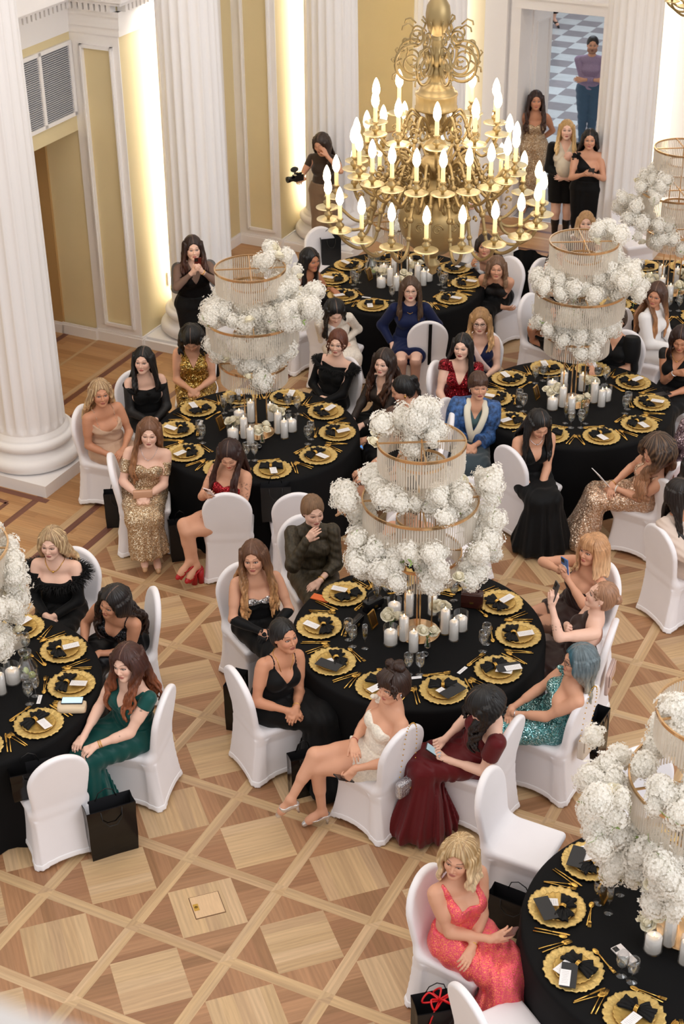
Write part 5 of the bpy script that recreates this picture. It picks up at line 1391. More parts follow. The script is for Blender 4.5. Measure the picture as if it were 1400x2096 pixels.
def setting(c, ang, name, env=0, glass=1, flute=0, seed=0, swing=0.0, pcard=0):
    rnd = random.Random(seed); a = R_(ang); ck = clock(ang % 360); z0 = .7535
    er, et = Vector((math.cos(a), math.sin(a))), Vector((-math.sin(a), math.cos(a)))
    C_ = Vector(c)+er*.745+et*rnd.uniform(-.015, .015); w = ', '+ck+' seat, '+name
    def P(x, t): q = C_+er*x+et*t; return q.x, q.y
    x, y = P(0, 0)
    o = put(CHG, 'charger_plate', 'large gold scalloped charger'+w, 'plate', 'gold charger plates', x, y, z0, rnd.random()*6)
    put(CHG2, 'dinner_plate', 'smaller gold plate on charger'+w, 'plate', 'small gold plates', x, y, z0+.0065, rnd.random()*6)
    zz = z0+.018
    nx, ny = P(-.035, rnd.uniform(-.01, .01))
    n = thing('napkin', 'black napkin bow in gold ring'+w, 'napkin', (nx, ny, zz), a+PI/2+rnd.uniform(-.35, .35)+swing, 'black bow napkins'); link('cloth', NAP, n); link('napkin_ring', NRING, n)
    cx, cy = P(.055, rnd.uniform(-.02, .02)); co = put(CARD, 'menu_card', 'white menu card on the plate'+w, 'card', 'white menu cards', cx, cy, zz+.016, a+rnd.uniform(-.5, .5)+swing)
    co.rotation_euler[1] = -.05
    if env:
        cx, cy = P(.06, .05); e_ = put(ENV, 'envelope', 'black envelope over the card'+w, 'envelope', 'black envelopes', cx, cy, zz+.021, a+PI/2+(.5 if env == 1 else -.6))
        if env == 2: cx, cy = P(.09, .06); put(CARD, 'invitation_card', 'white invitation on black envelope'+w, 'card', 'white invitation cards', cx, cy, zz+.0255, a+PI/2-.6)
    for i, (me, nm, t, xx, rz) in enumerate(((KN, 'knife', .192, .0, 0), (SP, 'spoon', .214, .01, 0), (FK, 'fork', -.192, 0, 0), (FK, 'fork', -.214, .008, 0), (SP, 'dessert_spoon', 0, -.19, PI/2), (FK, 'dessert_fork', .01, -.205, -PI/2))):
        px, py = P(xx+rnd.uniform(-.008, .008), t); put(me, nm, 'gold '+nm.replace('_', ' ')+(' inner' if i in (0, 2) else ' outer' if i in (1, 3) else '')+w, 'cutlery', 'gold cutlery', px, py, z0, a+PI+rz+rnd.uniform(-.12, .12))
    if glass:
        gx, gy = P(-.235, .13 if seed % 2 else -.11); g = thing('water_goblet', 'short-stemmed water glass'+w, 'glass', (gx, gy, z0), 0, 'water glasses'); link('bowl', GOB, g)
        if rnd.random() < .55: link('water', GWAT, g)
    if flute:
        gx, gy = P(-.30, .06 if seed % 2 else -.04); g = thing('champagne_flute', 'slim champagne flute'+w, 'glass', (gx, gy, z0), 0, 'champagne flutes'); link('bowl', FLU, g); link('sparkling_wine', FWINE, g)
    if pcard: px, py = P(-.20, -.16); put(PCARD, 'place_card', 'small white place card'+w, 'card', 'white place cards', px, py, z0, a+PI/2+rnd.uniform(-.3, .3))
ENVS = {0: {5: 0, 6: 1, 8: 1, 9: 2}, 1: {3: 1, 4: 1, 5: 2}, 5: {1: 1}}
FLT = {0: (6, 4), 1: (3, 4), 2: (4, 3), 4: (7, 8), 5: (5, 0), 3: ()}
TOPS = {'hi': None}
SPEC = {0: [(60, 130, .02, .25, 2.42, 2.62, 9, 'crowning the top'), (150, 200, .26, .36, 2.36, 2.48, 2, 'crowning the top'), (20, 160, .05, .25, 2.25, 2.4, 5, 'crowning the top'),
            (-70, 60, .16, .40, 1.93, 2.12, 15, 'heaped on the middle tier'), (150, 215, .22, .42, 1.92, 2.08, 7, 'heaped on the middle tier'), (165, 185, .5, .6, 1.85, 1.98, 3, 'heaped on the middle tier'), (200, 340, .1, .3, 1.92, 2.0, 6, 'heaped on the middle tier'), (-20, 20, .42, .52, 1.95, 2.12, 3, 'heaped on the middle tier'),
            (150, 260, .34, .55, 1.48, 1.74, 17, 'hanging round the lowest tier'), (-90, 30, .34, .56, 1.46, 1.85, 22, 'hanging round the lowest tier'), (250, 290, .30, .42, 1.55, 1.72, 5, 'hanging round the lowest tier'), (170, 230, .36, .46, 1.22, 1.45, 4, 'hanging round the lowest tier')]}
SPEC[2] = [(-10, 60, .10, .36, 2.36, 2.50, 6, 'crowning the top'), (-50, 50, .18, .60, 1.92, 2.22, 26, 'heaped on the middle tier'), (150, 215, .22, .42, 1.92, 2.10, 8, 'heaped on the middle tier'), (200, 340, .08, .30, 1.92, 2.02, 9, 'heaped on the middle tier'),
           (200, 350, .05, .33, 1.5, 1.76, 22, 'hanging round the lowest tier'), (160, 220, .30, .42, 1.52, 1.72, 5, 'hanging round the lowest tier'), (-40, 30, .28, .38, 1.5, 1.7, 5, 'hanging round the lowest tier'), (250, 300, .24, .33, 1.36, 1.5, 3, 'hanging round the lowest tier')]
SPEC[1] = [(140, 200, .1, .28, 2.30, 2.42, 3, 'crowning the top'), (120, 260, .2, .40, 1.93, 2.06, 9, 'heaped on the middle tier'), (-60, 100, .2, .42, 1.93, 2.08, 8, 'heaped on the middle tier'), (150, 205, .45, .68, 1.62, 1.98, 14, 'heaped on the middle tier'),
           (165, 250, .36, .52, 1.30, 1.66, 18, 'hanging round the lowest tier'), (230, 330, .3, .42, 1.32, 1.62, 10, 'hanging round the lowest tier'), (160, 200, .55, .62, 1.40, 1.52, 2, 'hanging round the lowest tier')]
SPEC[3] = [(-60, 40, .30, .48, 1.45, 1.85, 26, 'hanging round the lowest tier'), (-70, 60, .30, .46, 1.15, 1.45, 10, 'hanging round the lowest tier'), (-60, 60, .2, .42, 1.93, 2.08, 8, 'heaped on the middle tier')]
SPEC[4] = SPEC[2]; SPEC[5] = SPEC[2]
SPEC[6] = [(150, 230, .22, .5, 1.92, 2.12, 14, 'heaped on the middle tier'), (150, 230, .3, .62, 1.5, 1.85, 22, 'hanging round the lowest tier'), (200, 300, .28, .45, 1.35, 1.7, 14, 'hanging round the lowest tier'), (120, 180, .2, .36, 2.05, 2.3, 3, 'crowning the top')]
for ti, (name, c, off) in enumerate(TABLES):
    t = thing('banquet_table', 'round banquet table hidden under black cloth, the '+name, 'table', (c[0], c[1], 0), 0, 'round banquet tables')
    link('tabletop', TTOP, t)
    for k in range(4): l = link('leg', TLEG, t); l.location = (.7*math.cos(PI/4+k*PI/2), .7*math.sin(PI/4+k*PI/2), 0)
    cl = link('tablecloth', CLOTH); cl.location = (c[0], c[1], 0); cl.rotation_euler = (0, 0, ti); tag(cl, 'black floor-length tablecloth over the '+name, 'tablecloth', 'black tablecloths')
    stand(c, name, [3, 12, 5, 0, 2, 8, 4][ti])
    flowers(c, name, [q[:6]+(max(1, round(q[6]*{0: 1.6, 1: 1.7, 2: 1.75, 3: 1.3, 4: 1.75, 5: .6, 6: 1.3}[ti])),)+q[7:] for q in SPEC[ti]], 40+ti, {0: 80, 1: 66, 2: 48, 3: 30, 4: 48, 5: 8, 6: 20}[ti])
    for i in range(10):
        setting(c, off+36*i, name, ENVS.get(ti, {}).get(i, 0), 1, i in FLT.get(ti, ()), seed=ti*10+i, pcard=(ti, i) in ((0, 8), (0, 9), (3, 0), (2, 5), (5, 7)))
    for x, y, kd, wh in CANR:
        candle((c[0]+x, c[1]+y, .7535), kd, ('glass candle cylinder %s, %s' % (wh, name), 'lit white pillar candle %s, %s' % (wh, name), 'glass candle cylinders', 'white pillar candles'))
    for j, (x, y, wh) in enumerate(((-.20, -.02, 'left of the rods'), (.06, -.20, 'in front of the rods'), (.18, .14, 'right of the rods'))):
        rose_vase((c[0]+x, c[1]+y, .7535), name, wh, ti*5+j)
    # table sign and tea-light bowl
    sg = thing('table_sign', 'standing gold framed table sign on the '+name, 'sign', (c[0]+(-.32 if ti != 1 else -.42), c[1]+(.07 if ti != 1 else .25), .7535), R_(60), 'gold table signs')
    M = Matrix.Rotation(-.3, 4, 'X'); b = MB()
    for x, z, w_, h_ in ((0, .0, .09, .006), (0, .125, .09, .006), (-.042, .062, .006, .125), (.042, .062, .006, .125)): b.box((x, 0, z+.004), (w_, .012, h_), M=M)
    b.build('frame', M_cut, sg); MB().box((0, .002, .066), (.082, .003, .12), M=M).build('panel', mat('bronze_mirror', '7a5a30', .25, .8), sg)
    bo = link('tea_light_bowl', BOWL) if ti else None
    if bo is None:
        BOWL = MB().lathe([(0, 0), (.02, .001), (.034, .018), (.030, .042), (.028, .042), (.031, .018), (.018, .005), (0, .005)], 20).mesh('tea_light_bowl', mat('black_glass', '0c0c0e', .08, coat=1)); bo = link('tea_light_bowl', BOWL)
    bo.location = (c[0]+.03, c[1]-.33, .7535); tag(bo, 'black glass tea-light bowl on the '+name, 'tea-light bowl', 'black tea-light bowls')
def rest_blooms():
    base = []
    for me in BL:
        v = np.zeros(len(me.vertices)*3); me.vertices.foreach_get('co', v); q = [list(p.vertices) for p in me.polygons if len(p.vertices) == 4]; base.append((v.reshape(-1, 3), np.array(q, np.int32)))
    VV, QQ, o = [], [], 0
    from mathutils import Euler
    for p, e, s, k in FL_REST:
        v, q = base[k]; Rm = np.array(Euler(e).to_matrix()); VV.append(v @ Rm.T*s+np.array(p)); QQ.append(q+o); o += len(v)
    me = raw_mesh('stock_blooms', np.concatenate(VV), np.concatenate(QQ)); me.materials.append(M_petal)
    tag(link('stock_blooms', me), 'mass of further white blooms deep inside all the crystal stands', 'flowers', None, 'stuff')
rest_blooms()
# jugs of water with lime, one at the left edge table, one at the right front table, one at the rear
JUG = MB().lathe([(0, .002), (.06, .002), (.082, .03), (.085, .07), (.07, .12), (.045, .17), (.038, .205), (.048, .235), (.046, .235), (.035, .205), (.042, .17), (.067, .12), (.081, .07), (.078, .03), (.055, .008), (0, .008)], 28).mesh('glass_jug', M_glass)
LIME = MB().lathe([(0, 0), (.024, 0), (.026, .002), (.024, .004), (0, .004)], 16).mesh('lime_slice', mat('lime', 'c3d28a', .4))
for (px, py, nm) in ((58, 1388, 'left edge table'), (1292, 1797, 'right front table'), (760, 560, 'rear centre table')):
    p = at(px, py, .7535); j = thing('glass_jug', 'round glass water jug with lime slices on the '+nm, 'jug', p, 0, 'glass water jugs'); link('vessel', JUG, j)
    for k in range(3): l = link('lime_slice', LIME, j); l.location = (.03*math.cos(k*2.1), .03*math.sin(k*2.1), .03+.02*k); l.rotation_euler = (.9, .3*k, k)
# ------------------------------------------------------------------ chandeliers
def chandelier(loc, lab, lower=True, rotz=0.0):
    M = mat('aged_brass', '9f8a62', .42, .8, noise=(4, .12)); MD = mat('dark_aged_brass', '94805a', .38, .85)
    c = thing('chandelier', lab, 'chandelier', loc, rotz, 'brass chandeliers')
    # z=0 is the plane of the lowest dishes
    body = [(0, -.46), (.012, -.455), (.03, -.44), (.022, -.42), (.045, -.39), (.05, -.37), (.022, -.34), (.03, -.32), (.06, -.30), (.11, -.275), (.18, -.215), (.225, -.14), (.24, -.06), (.235, 0), (.215, .05), (.18, .09), (.14, .115), (.10, .125), (.085, .14),
            (.13, .15), (.135, .165), (.07, .18), (.06, .20), (.045, .225), (.05, .25), (.085, .275), (.105, .31), (.105, .345), (.085, .375), (.055, .39), (.04, .41), (.065, .425), (.08, .455), (.065, .49), (.04, .505), (.035, .53), (.06, .55), (.05, .585), (.035, .60),
            (.05, .625), (.055, .66), (.075, .695), (.118, .705), (.138, .712), (.142, .725), (.136, .735), (.136, .80), (.142, .81), (.138, .825), (.12, .83), (.115, .85), (.10, .865), (.06, .88), (.055, .91), (.068, .94), (.06, .97), (.045, .985), (.052, 1.01), (.060, 1.04), (.05, 1.08), (.036, 1.10), (.042, 1.13), (.036, 1.16), (.042, 1.18), (.030, 1.185), (.042, 1.20), (.066, 1.235), (.080, 1.28), (.081, 1.33), (.074, 1.38), (.05, 1.42), (.03, 1.46), (.02, 1.56), (.014, 1.6)]
    body = [(r, z+.0) for r, z in body]
    def wav(a, z): return .012*math.sin(18*a) if (-.1 < z < .0 or -.73 < -z < -.70 or .75 < z < .81) else 0
    bo = MB().lathe(body, 72, wav=wav).build('body', M, c)
    # raised scrolls on the big globe
    sc = MB()
    for k in range(12):
        a = 2*PI*k/12
        for q in spiral((0, 0), .034, .008, 0, 8, 18)[:-1]: pass
        pts = []
        for x, y in spiral((0, 0), .040, .008, 0, 8, 20):
            rr = .236-(y+.0)**2*.8; aa = a+x/.24; pts.append((rr*math.cos(aa)*1.01, rr*math.sin(aa)*1.01, -.045+y))
        sc.tube(pts, .006, 6)
    sc.build('globe_scrolls', M, c)
    MB().tube([(0, 0, 1.45), (0, 0, 4.6)], .012, 8).build('suspension_rod', MD, c)
    # open scrollwork wings under the upper ball
    wing = MB(); z0 = 1.03
    for pts2, r_ in ((spiral((.17, .0), .115, .115, 1.9, -2.9, 22), .010), (spiral((.17, .0), .085, .018, 2.4, 2.4+9.2, 30), .007), (spiral((.15, .16), .062, .012, -1.4, -1.4-8.5, 24), .007), (spiral((.235, .085), .038, .008, 3.6, -3, 14), .006), (spiral((.11, -.10), .03, .006, 1.5, 8, 12), .006),
                     ([(.09, .10), (.06, .03), (.05, -.03)], .008), ([(.24, .03), (.29, .0), (.31, .03), (.295, .045)], .006), ([(.16, .22), (.2, .25), (.235, .235), (.24, .21)], .006), ([(.10, .19), (.085, .24), (.11, .27)], .006), ([(.26, -.05), (.3, -.07), (.305, -.1)], .006)):
        wing.tube([(x, 0, z0+y) for x, y in pts2], r_, 6)
    wm = wing.mesh('scroll_wing', MD)
    for k in range(8): w = link('scroll_wing', wm, c); w.rotation_euler = (0, 0, 2*PI*k/8+.2)
    # arms
    dish = MB().lathe([(.006, -.03), (.012, -.012), (.03, -.006), (.065, .0), (.080, .006), (.080, .009), (.04, .003), (.0, .004)], 28).mesh('drip_dish', mat('pale_brass', 'd6c69c', .35, .7))
    cup = MB().lathe([(0, .0), (.010, .004), (.012, .02), (.026, .034), (.028, .048), (.014, .06), (.012, .072), (.022, .082), (.022, .088), (.012, .09), (0, .09)], 16).mesh('candle_cup', M)
    slv = MB().lathe([(.0145, .088), (.0135, .185), (0, .185)], 12).mesh('candle_sleeve', mat('ivory_sleeve', 'f0d9a0', .5, emit='ffd890', es=.25))
    bulb = MB().lathe([(0, .183), (.014, .186), (.025, .207), (.0275, .228), (.022, .262), (.012, .290), (.003, .306), (0, .307)], 14).mesh('bulb', mat('lit_bulb', 'fff2dc', .3, emit='ffe6bd', es=11))
    def arm(R0, R1, zin, zd, drop, dia):
        b = MB(); top = zin+.05
        P = crv([(R0, 0, zin-.05), (R0+(R1-R0)*.12, 0, zin+.03), (R0+(R1-R0)*.30, 0, top+.02), (R0+(R1-R0)*.45, 0, zin-.05), (R0+(R1-R0)*.55, 0, zd-drop*.7), (R0+(R1-R0)*.74, 0, zd-drop), (R0+(R1-R0)*.93, 0, zd-drop*.55), (R1, 0, zd-.02)], 6)
        b.tube([tuple(p) for p in P], dia, 8)
        m = P[20]
        b.sphere(P[16], dia*1.7, 8); b.sphere(P[22], dia*1.8, 8); b.sphere(P[19], dia*2.1, 8)
        s2 = spiral((R0+(R1-R0)*.22, zin-.05), .055, .012, 1.9, 1.9+7.5, 20); b.tube([(x, 0, z) for x, z in s2], dia*.75, 6)
        s3 = spiral((R0+(R1-R0)*.62, zin-.06), .026, .006, 3.4, -1.8, 10); b.tube([(x, 0, z) for x, z in s3], dia*.6, 6)
        return b.mesh('arm', M)
    for (n, R0, R1, zin, zd, drop, offa, dia) in ((20, .14, .735, .165, .0, .15, .14, .0115), (20, .12, .545, .33, .31, .14, .30, .0105), (10, .07, .42, .62, .575, .15, .22, .0095)):
        am = arm(R0, R1, zin, zd, drop, dia)
        for k in range(n):
            a = link('arm', am, c); a.rotation_euler = (0, 0, 2*PI*k/n+offa)
            for me, nm in ((dish, 'drip_dish'), (cup, 'candle_cup'), (slv, 'candle_sleeve'), (bulb, 'bulb')):
                q = link(nm, me, a); q.location = (R1, 0, zd)
    pl = bpy.data.lights.new('chandelier_glow', 'POINT'); pl.energy = 45; pl.color = (1, .86, .68); pl.shadow_soft_size = .5
    po = bpy.data.objects.new('chandelier_glow', pl); COL.objects.link(po); po.parent = c; po.location = (0, 0, .95)
    return c
chandelier((.65, 10.34, 3.81), 'large three-tier brass chandelier with fifty candle bulbs hanging over the middle of the hall', rotz=.05)

_q = at(1512, -6, 3.81)
chandelier((_q.x, _q.y, 3.81), 'second brass chandelier just entering at the top right corner', rotz=.1)
# ------------------------------------------------------------------ the guests
BK = M_cloth('black', '060608', .65, .05); BKS = M_cloth('black_satin', '07070a', .38, .05)
LACE = mat('black_lace', '120f10', .6, noise=(55, .8), bump=(60, .4, .004)); FEA = mat('black_feathers', '08080a', .7)
SHEER = mat('sheer_black', '120d0e', .75, spec=.1, alpha=.5)
GSEQ = sequin_mat('gold_sequins', 'b39470', 'fdf0d6', 170, .25, .6); YSEQ = sequin_mat('bright_gold_sequins', 'a07c38', 'ffe79a', 120, .2, .85); BSEQ = sequin_mat('black_sequins', '08080a', '3a3a40', 160, .25, .5)
TSEQ = sequin_mat('teal_sequins', '4f8f92', 'c9eef0', 150, .25, .7); PSEQ = sequin_mat('coral_pink_sequins', 'e8506e', 'ff9a5c', 260, .35, .45, .45); RSEQ = sequin_mat('red_sequins', '8c0f1c', 'e0404a', 130, .25, .6); NSEQ = sequin_mat('champagne_sequins', 'c9a488', 'f7e4cf', 120, .25, .6, .8)
SSEQ = sequin_mat('silver_crystals', 'b9b6b8', 'ffffff', 120, .15, .8); DSEQ = sequin_mat('dark_red_sequins', '6a0d18', 'c02c38', 110, .25, .6); MSEQ = sequin_mat('mauve_sequins', '7a6670', 'd9c2cc', 100, .3, .5)
GRN = M_cloth('emerald_satin', '0c4a46', .42, .15); BGE = M_cloth('beige_satin', 'c6a68e', .42, .15); BRZ = mat('bronze_lurex', '3d3526', .5, .25, noise=(60, .5, (1, 1, .25)), bump=(40, .3, .003)); WHT = M_cloth('white_wool', 'ece9e8', .7, .1); IVL = mat('ivory_lace', 'f0e9dc', .6, noise=(60, .12), bump=(50, 1, .008))
DRD = M_cloth('dark_red_satin', '5c0e14', .45, .15); BRN = M_cloth('dark_brown_satin', '2f1c18', .4, .1); NAV = M_cloth('navy_crepe', '101c44', .6, .1); CRM = M_cloth('cream_wrap', 'd9cdb9', .7); SBG = M_cloth('sand_satin', 'd6c3b6', .42, .15)
KIM = mat('kimono_silk', '35588c', .55, noise=(30, .75)); LAP = M_cloth('cream_lapel', 'e6dfcc', .6); PUR = mat('checked_shirt', '9a86a4', .75, noise=(90, .12)); JEA = M_cloth('blue_denim', '46607a', .85); TAU = M_cloth('taupe_skirt', '7d6650', .7); DBR = M_cloth('dark_brown_top', '3a2c22', .7); WLA = mat('white_lace_dress', 'e6dccf', .6, noise=(70, .12), bump=(60, .6, .006)); PKS = M_cloth('pink_sash', 'dcc2bd', .5); GLV = M_cloth('black_gloves', '0a0a0c', .6, .1); BRL = mat('brown_lace', '241812', .6, noise=(50, .5))
def L(*a, **k): return dict(*a, **k)
def longs(m, of=.008, **k): return ('sleeve', m, L(to=.97, of=of, **k))
CW_ = 'white covered chair '
PP = {}
def P(k, **o): PP[k] = person(o)
P('feather', label='blonde woman in black feather-trimmed off-shoulder dress at the left edge table', head=(106, 1112), h=262, torso=262, gaze=258, pitch=14, skin='p', armL=('lap', 'clasp'), armR=('lap', 'clasp'), open=.6, lips='b06a64',
  wear=[('top', BK, L(cut='off', h=.325)), ('skirt', BK, L()), longs(BK, **{'from': .06}), ('collar', FEA, L(feather=1, r=.030, h=.365, dip=.07))], hair=L(c='8d7050', tip='c2a077', style='down', len=.21, wave=.016, streak='d8bd93', part=.02, drape='back'), jewel=[('neck', M_jewel, .06, .003, .010), ('ear', M_jewel)], chair=(246, CW_+'behind the woman in the black feather dress'))
P('wavy', label='woman with long dark waves in a black V-neck strappy dress, leaning forward', head=(222, 1214), h=228, torso=238, lean=17, gaze=232, pitch=20, tilt=-14, skin='t', armL=('lapk', 'clasp'), armR=('lapk', 'clasp'), bust=1.12, lips='a0564e',
  wear=[('top', BSEQ, L(cut='v', h=.27, sl=1.5, wd=.105, straps=(.095, .004))), ('skirt', BKS, L())], hair=L(c='171010', tip='2c1c16', style='down', len=.36, wave=.026, curl=30, vol=.018, drape='right', r=.020), jewel=[('ear', M_jewel, .006, .02)], legs='std', chair=(196, CW_+'behind the woman with long dark waves', ('bt', 322, 1207)))
P('green', label='auburn-haired woman in an emerald green satin dress with hands clasped', head=(262, 1356), h=214, torso=226, lean=12, gaze=240, pitch=14, tilt=10, skin='p', armL=('lapk', 'clasp'), armR=('lapk', 'clasp'), w=1.12, bust=1.1, lips='b0655c', tattoo=[('L', .3, .36, .2, 1), ('L', 1.3, 1.36, .25, 2), ('R', .4, .46, .25, 5), ('L', 1.6, 1.64, .25, 3)],
  wear=[('top', GRN, L(cut='v', h=.30, sl=1.3, wd=.15, fold=.003)), ('sleeve', GRN, L(to=.14, of=.012)), ('skirt', GRN, L(flare=.10, amp=.016))], hair=L(c='3c1c14', tip='8a4e30', style='down', len=.34, wave=.024, curl=26, vol=.02, r=.021, part=.02), jewel=[('wrist', M_jewel, 'L', 2)], chair=(167, CW_+'behind the woman in the emerald dress', ('bt', 345, 1412)))
P('gloves', label='smiling woman with very long ombre waves, black sequin-bust gown and long sheer gloves', head=(519, 1141), h=300, torso=286, gaze=262, pitch=12, tilt=6, skin='m', armL=('lap', 'clasp'), armR=('lap', 'rest'), elbL=(-.05, 1, -.5), elbR=(-.05, -1, -.5), lips='b5625c', bust=1.05,
  wear=[('top', BK, L(cut='sweet', h=.315, straps=(.10, .0035))), ('top', SSEQ, L(cut='sweet', h=.318, bot=.285, off=.010, name='crystal_trim')), ('skirt', BK, L()), ('gloves', GLV)], hair=L(c='5b3a26', tip='cf9a68', style='down', len=.46, wave=.020, curl=24, grad=(.1, .9), r=.018), chair=(300, CW_+'under the woman with black gloves'))
P('bronze', label='woman in a dark bronze dress with puffed sleeves, hand raised to her mouth', head=(641, 1046), h=285, torso=276, gaze=290, pitch=20, skin='p', armR=('mouth', 'rest'), armL=('lap', 'rest'), open=.5,
  wear=[('top', BRZ, L(cut='high', neck=1, fold=.002)), ('sleeve', BRZ, L(to=.82, of=.008, puff=.016, fold=.002)), ('skirt', BRZ, L(len='knee'))], hair=L(c='7a5c42', style='bun', bun=(-.105, 0, -.01), br=.04, vol=.008), jewel=[('wrist', M_silver, 'R', 2), ('wrist', M_jewel, 'L', 1, .005)], chair=(290, CW_+'under the woman in the bronze dress'))
P('spag', label='dark-haired woman in a black spaghetti-strap dress with a gold pendant, facing right', head=(584, 1302), h=345, torso=306, lean=8, gaze=308, pitch=6, skin='t', w=1.05, bust=1.1, sc=.93, armL=('lap', 'clasp'), armR=('lap', 'clasp'), lips='8f5048',
  wear=[('top', BK, L(cut='v', h=.285, sl=1.4, wd=.10, straps=(.095, .004))), ('skirt', BK, L(flare=.12, train=[(.5, -.25, .14)]))], hair=L(c='120d0c', style='bun', bun=(-.10, 0, .04), br=.045, vol=.006), jewel=[('neck', M_jewel, .14, .0025, .012), ('wrist', M_jewel, 'L', 1)], chair=(28, CW_+'with its back to the left, under the woman with the gold pendant', ('bt', 475, 1372)))
P('whitemini', label='woman with curly dark updo in a short white floral dress, legs crossed in silver heels', head=(806, 1402), h=184, torso=205, lean=2, gaze=216, pitch=14, tilt=4, skin='m', legs='crossR', armR=('laph', 'rest'), armL=((.25, .15, .06), 'grip', (.5, .1, -.7), (.3, 1, .1)), elbL=(.0, .25, -1), lips='b5625c', bust=1.05,
  wear=[('top', IVL, L(cut='sweet', h=.325, drop=.02)), ('flower', IVL, L(x=.03, y=-.13, h=.42, n=10)), ('skirt', IVL, L(len='mini', x=.17))], shoes=['d8d4d2', .18, .7], hair=L(c='2e1a12', style='curlup', bun=(-.03, 0, .125), br=.05, bn=16, wisps=16, wl=.10, vol=.012, bangs=.028, top=10), jewel=[('ear', M_silver, .007, .02), ('wrist', mat('red_thread', 'a02020', .6), 'R', 1, .002)], chair=(136, CW_+'at the centre front with a silver purse hanging on it', ('bt', 833, 1492)))
P('redbow', label='black-haired woman in a dark red gown bowed over her phone', head=(988, 1432), h=192, torso=192, lean=24, gaze=190, pitch=46, skin='p', armL=((.24, .09, .10), 'grip', (1, -.5, .1), (.1, .5, -1)), armR=((.24, -.07, .10), 'grip', (1, .5, .1), (.1, -.5, -1)), eyes=1, open=.1, lips='a03038',
  wear=[('top', DRD, L(cut='sweet', h=.34, fold=.002)), ('sleeve', DRD, L(to=.26, of=.012, puff=.012)), ('skirt', DRD, L(flare=.16, amp=.022, nf=20, train=[(.50, .10, .12)]))], hair=L(c='0d0a0b', tip='171011', style='down', len=.30, wave=.026, curl=32, vol=.024, r=.022, drape='frontL'), chair=(150, CW_+'under the woman in the dark red gown', ('bt', 1058, 1475)))
P('teal', label='woman with teal and grey hair and black glasses in a teal sequin dress', head=(1192, 1348), h=183, torso=188, lean=0, gaze=184, pitch=10, skin='m', armL=('lap', 'rest'), armR=('lap', 'rest'),
  wear=[('top', TSEQ, L(cut='oneR', h=.36)), ('flower', TSEQ, L(x=.05, y=-.09, h=.46, n=12)), ('skirt', TSEQ, L(len='knee', amp=.006))], hair=L(c='5f6c72', tip='a8a294', style='down', len=.26, wave=.014, drape='back', streak='4f6068', sa=.4, patch=('2a5868', (1.2, 0, -.055)), vol=.018, n=20), jewel=[('glasses', mat('black_frame', '0c0c10', .3)), ('wrist', M_silver, 'L', 1)], chair=(145, CW_+'with a cream handbag hanging from its back', ('bt', 1210, 1412)))
P('halter', label='woman with thin updo in a brown halter gown raising a phone in one hand', head=(1238, 1217), h=182, torso=176, lean=-2, gaze=172, pitch=-4, skin='p', armL=((.36, .13, .56), 'grip', (.05, -.1, 1), (-.2, 1, 0)), armR=('chest', 'fist'), elbL=(-.1, .7, -1), open=1,
  wear=[('top', BRN, L(cut='halter', h=.4, hb=.12)), ('skirt', BRN, L(flare=.08))], hair=L(c='9a7258', style='bun', bun=(-.10, 0, .02), br=.05, wisps=8, wl=.08, vol=.0), tattoo=[('L', 1.25, 1.6, .12, 4)], jewel=[('ear', M_silver, .005)], chair=(160, CW_+'with a dusty pink clutch hooked on its back', ('bt', 1262, 1275)))
P('bangs', label='blonde woman with a fringe in a brown strapless mini dress filming with a blue phone', head=(1212, 1124), h=190, torso=212, lean=2, gaze=216, pitch=8, skin='m', armL=('phone', 'grip'), armR=('phone', 'grip'), elbL=(.0, 1, -.5), elbR=(.0, -1, -.4), tights='4a302a',
  wear=[('top', BRN, L(cut='straight', h=.325, fold=.004)), ('skirt', BRN, L(len='mini', x=.24, amp=.002))], hair=L(c='b98a62', tip='dcb48c', style='bob', len=.17, wave=.004, bangs=.030, vol=.016), chair=(198, CW_+'under the blonde woman with the fringe', ('bt', 1256, 1155)))
P('hidden', label='dark-haired bare-shouldered woman half hidden behind the stand of the centre front table', head=(838, 1044), h=268, torso=266, gaze=262, pitch=30, skin='m', far=1.3, armL=('table', 'rest'), armR=('table', 'rest'),
  wear=[('top', BRN, L(cut='straight', h=.32)), ('skirt', BRN, L(len='knee'))], hair=L(c='2b1a14', style='bun', bun=(-.10, 0, .03)), chair=(268, CW_+'behind the stand of the centre front table'))
P('kneesT2', label='brown-haired woman with bare crossed legs at the left middle table, partly behind white flowers', head=(806, 862), h=196, torso=190, lean=8, gaze=190, pitch=30, skin='m', far=1.2, legs='crossL', armL=('lapk', 'clasp'), armR=('lapk', 'clasp'),
  wear=[('top', BK, L(cut='round')), ('skirt', BK, L(len='mini', x=.24))], hair=L(c='4a2e20', style='down', len=.3, drape='back'), shoes=['c9a07c'], chair=(170, CW_+'at the left middle table behind the white flowers'))
P('satin', label='blonde woman in a beige satin cowl dress beside the big column', head=(206, 802), h=325, torso=302, lean=2, gaze=288, pitch=12, skin='t', armR=((.22, -.06, .08), 'rest', (.3, .9, -.1), (.5, 0, 1)), armL=('lap', 'rest'), far=1.05, lips='a05a50',
  wear=[('top', BGE, L(cut='cowl', h=.30, straps=(.09, .003), fold=.004)), ('skirt', BGE, L(amp=.012))], hair=L(c='8a6a4a', tip='d2b083', style='down', len=.27, wave=.018, streak='dcc096', part=-.01, drape='back'), chair=(338, CW_+'beside the big column, under the woman in beige satin', ('bt', 160, 830)))
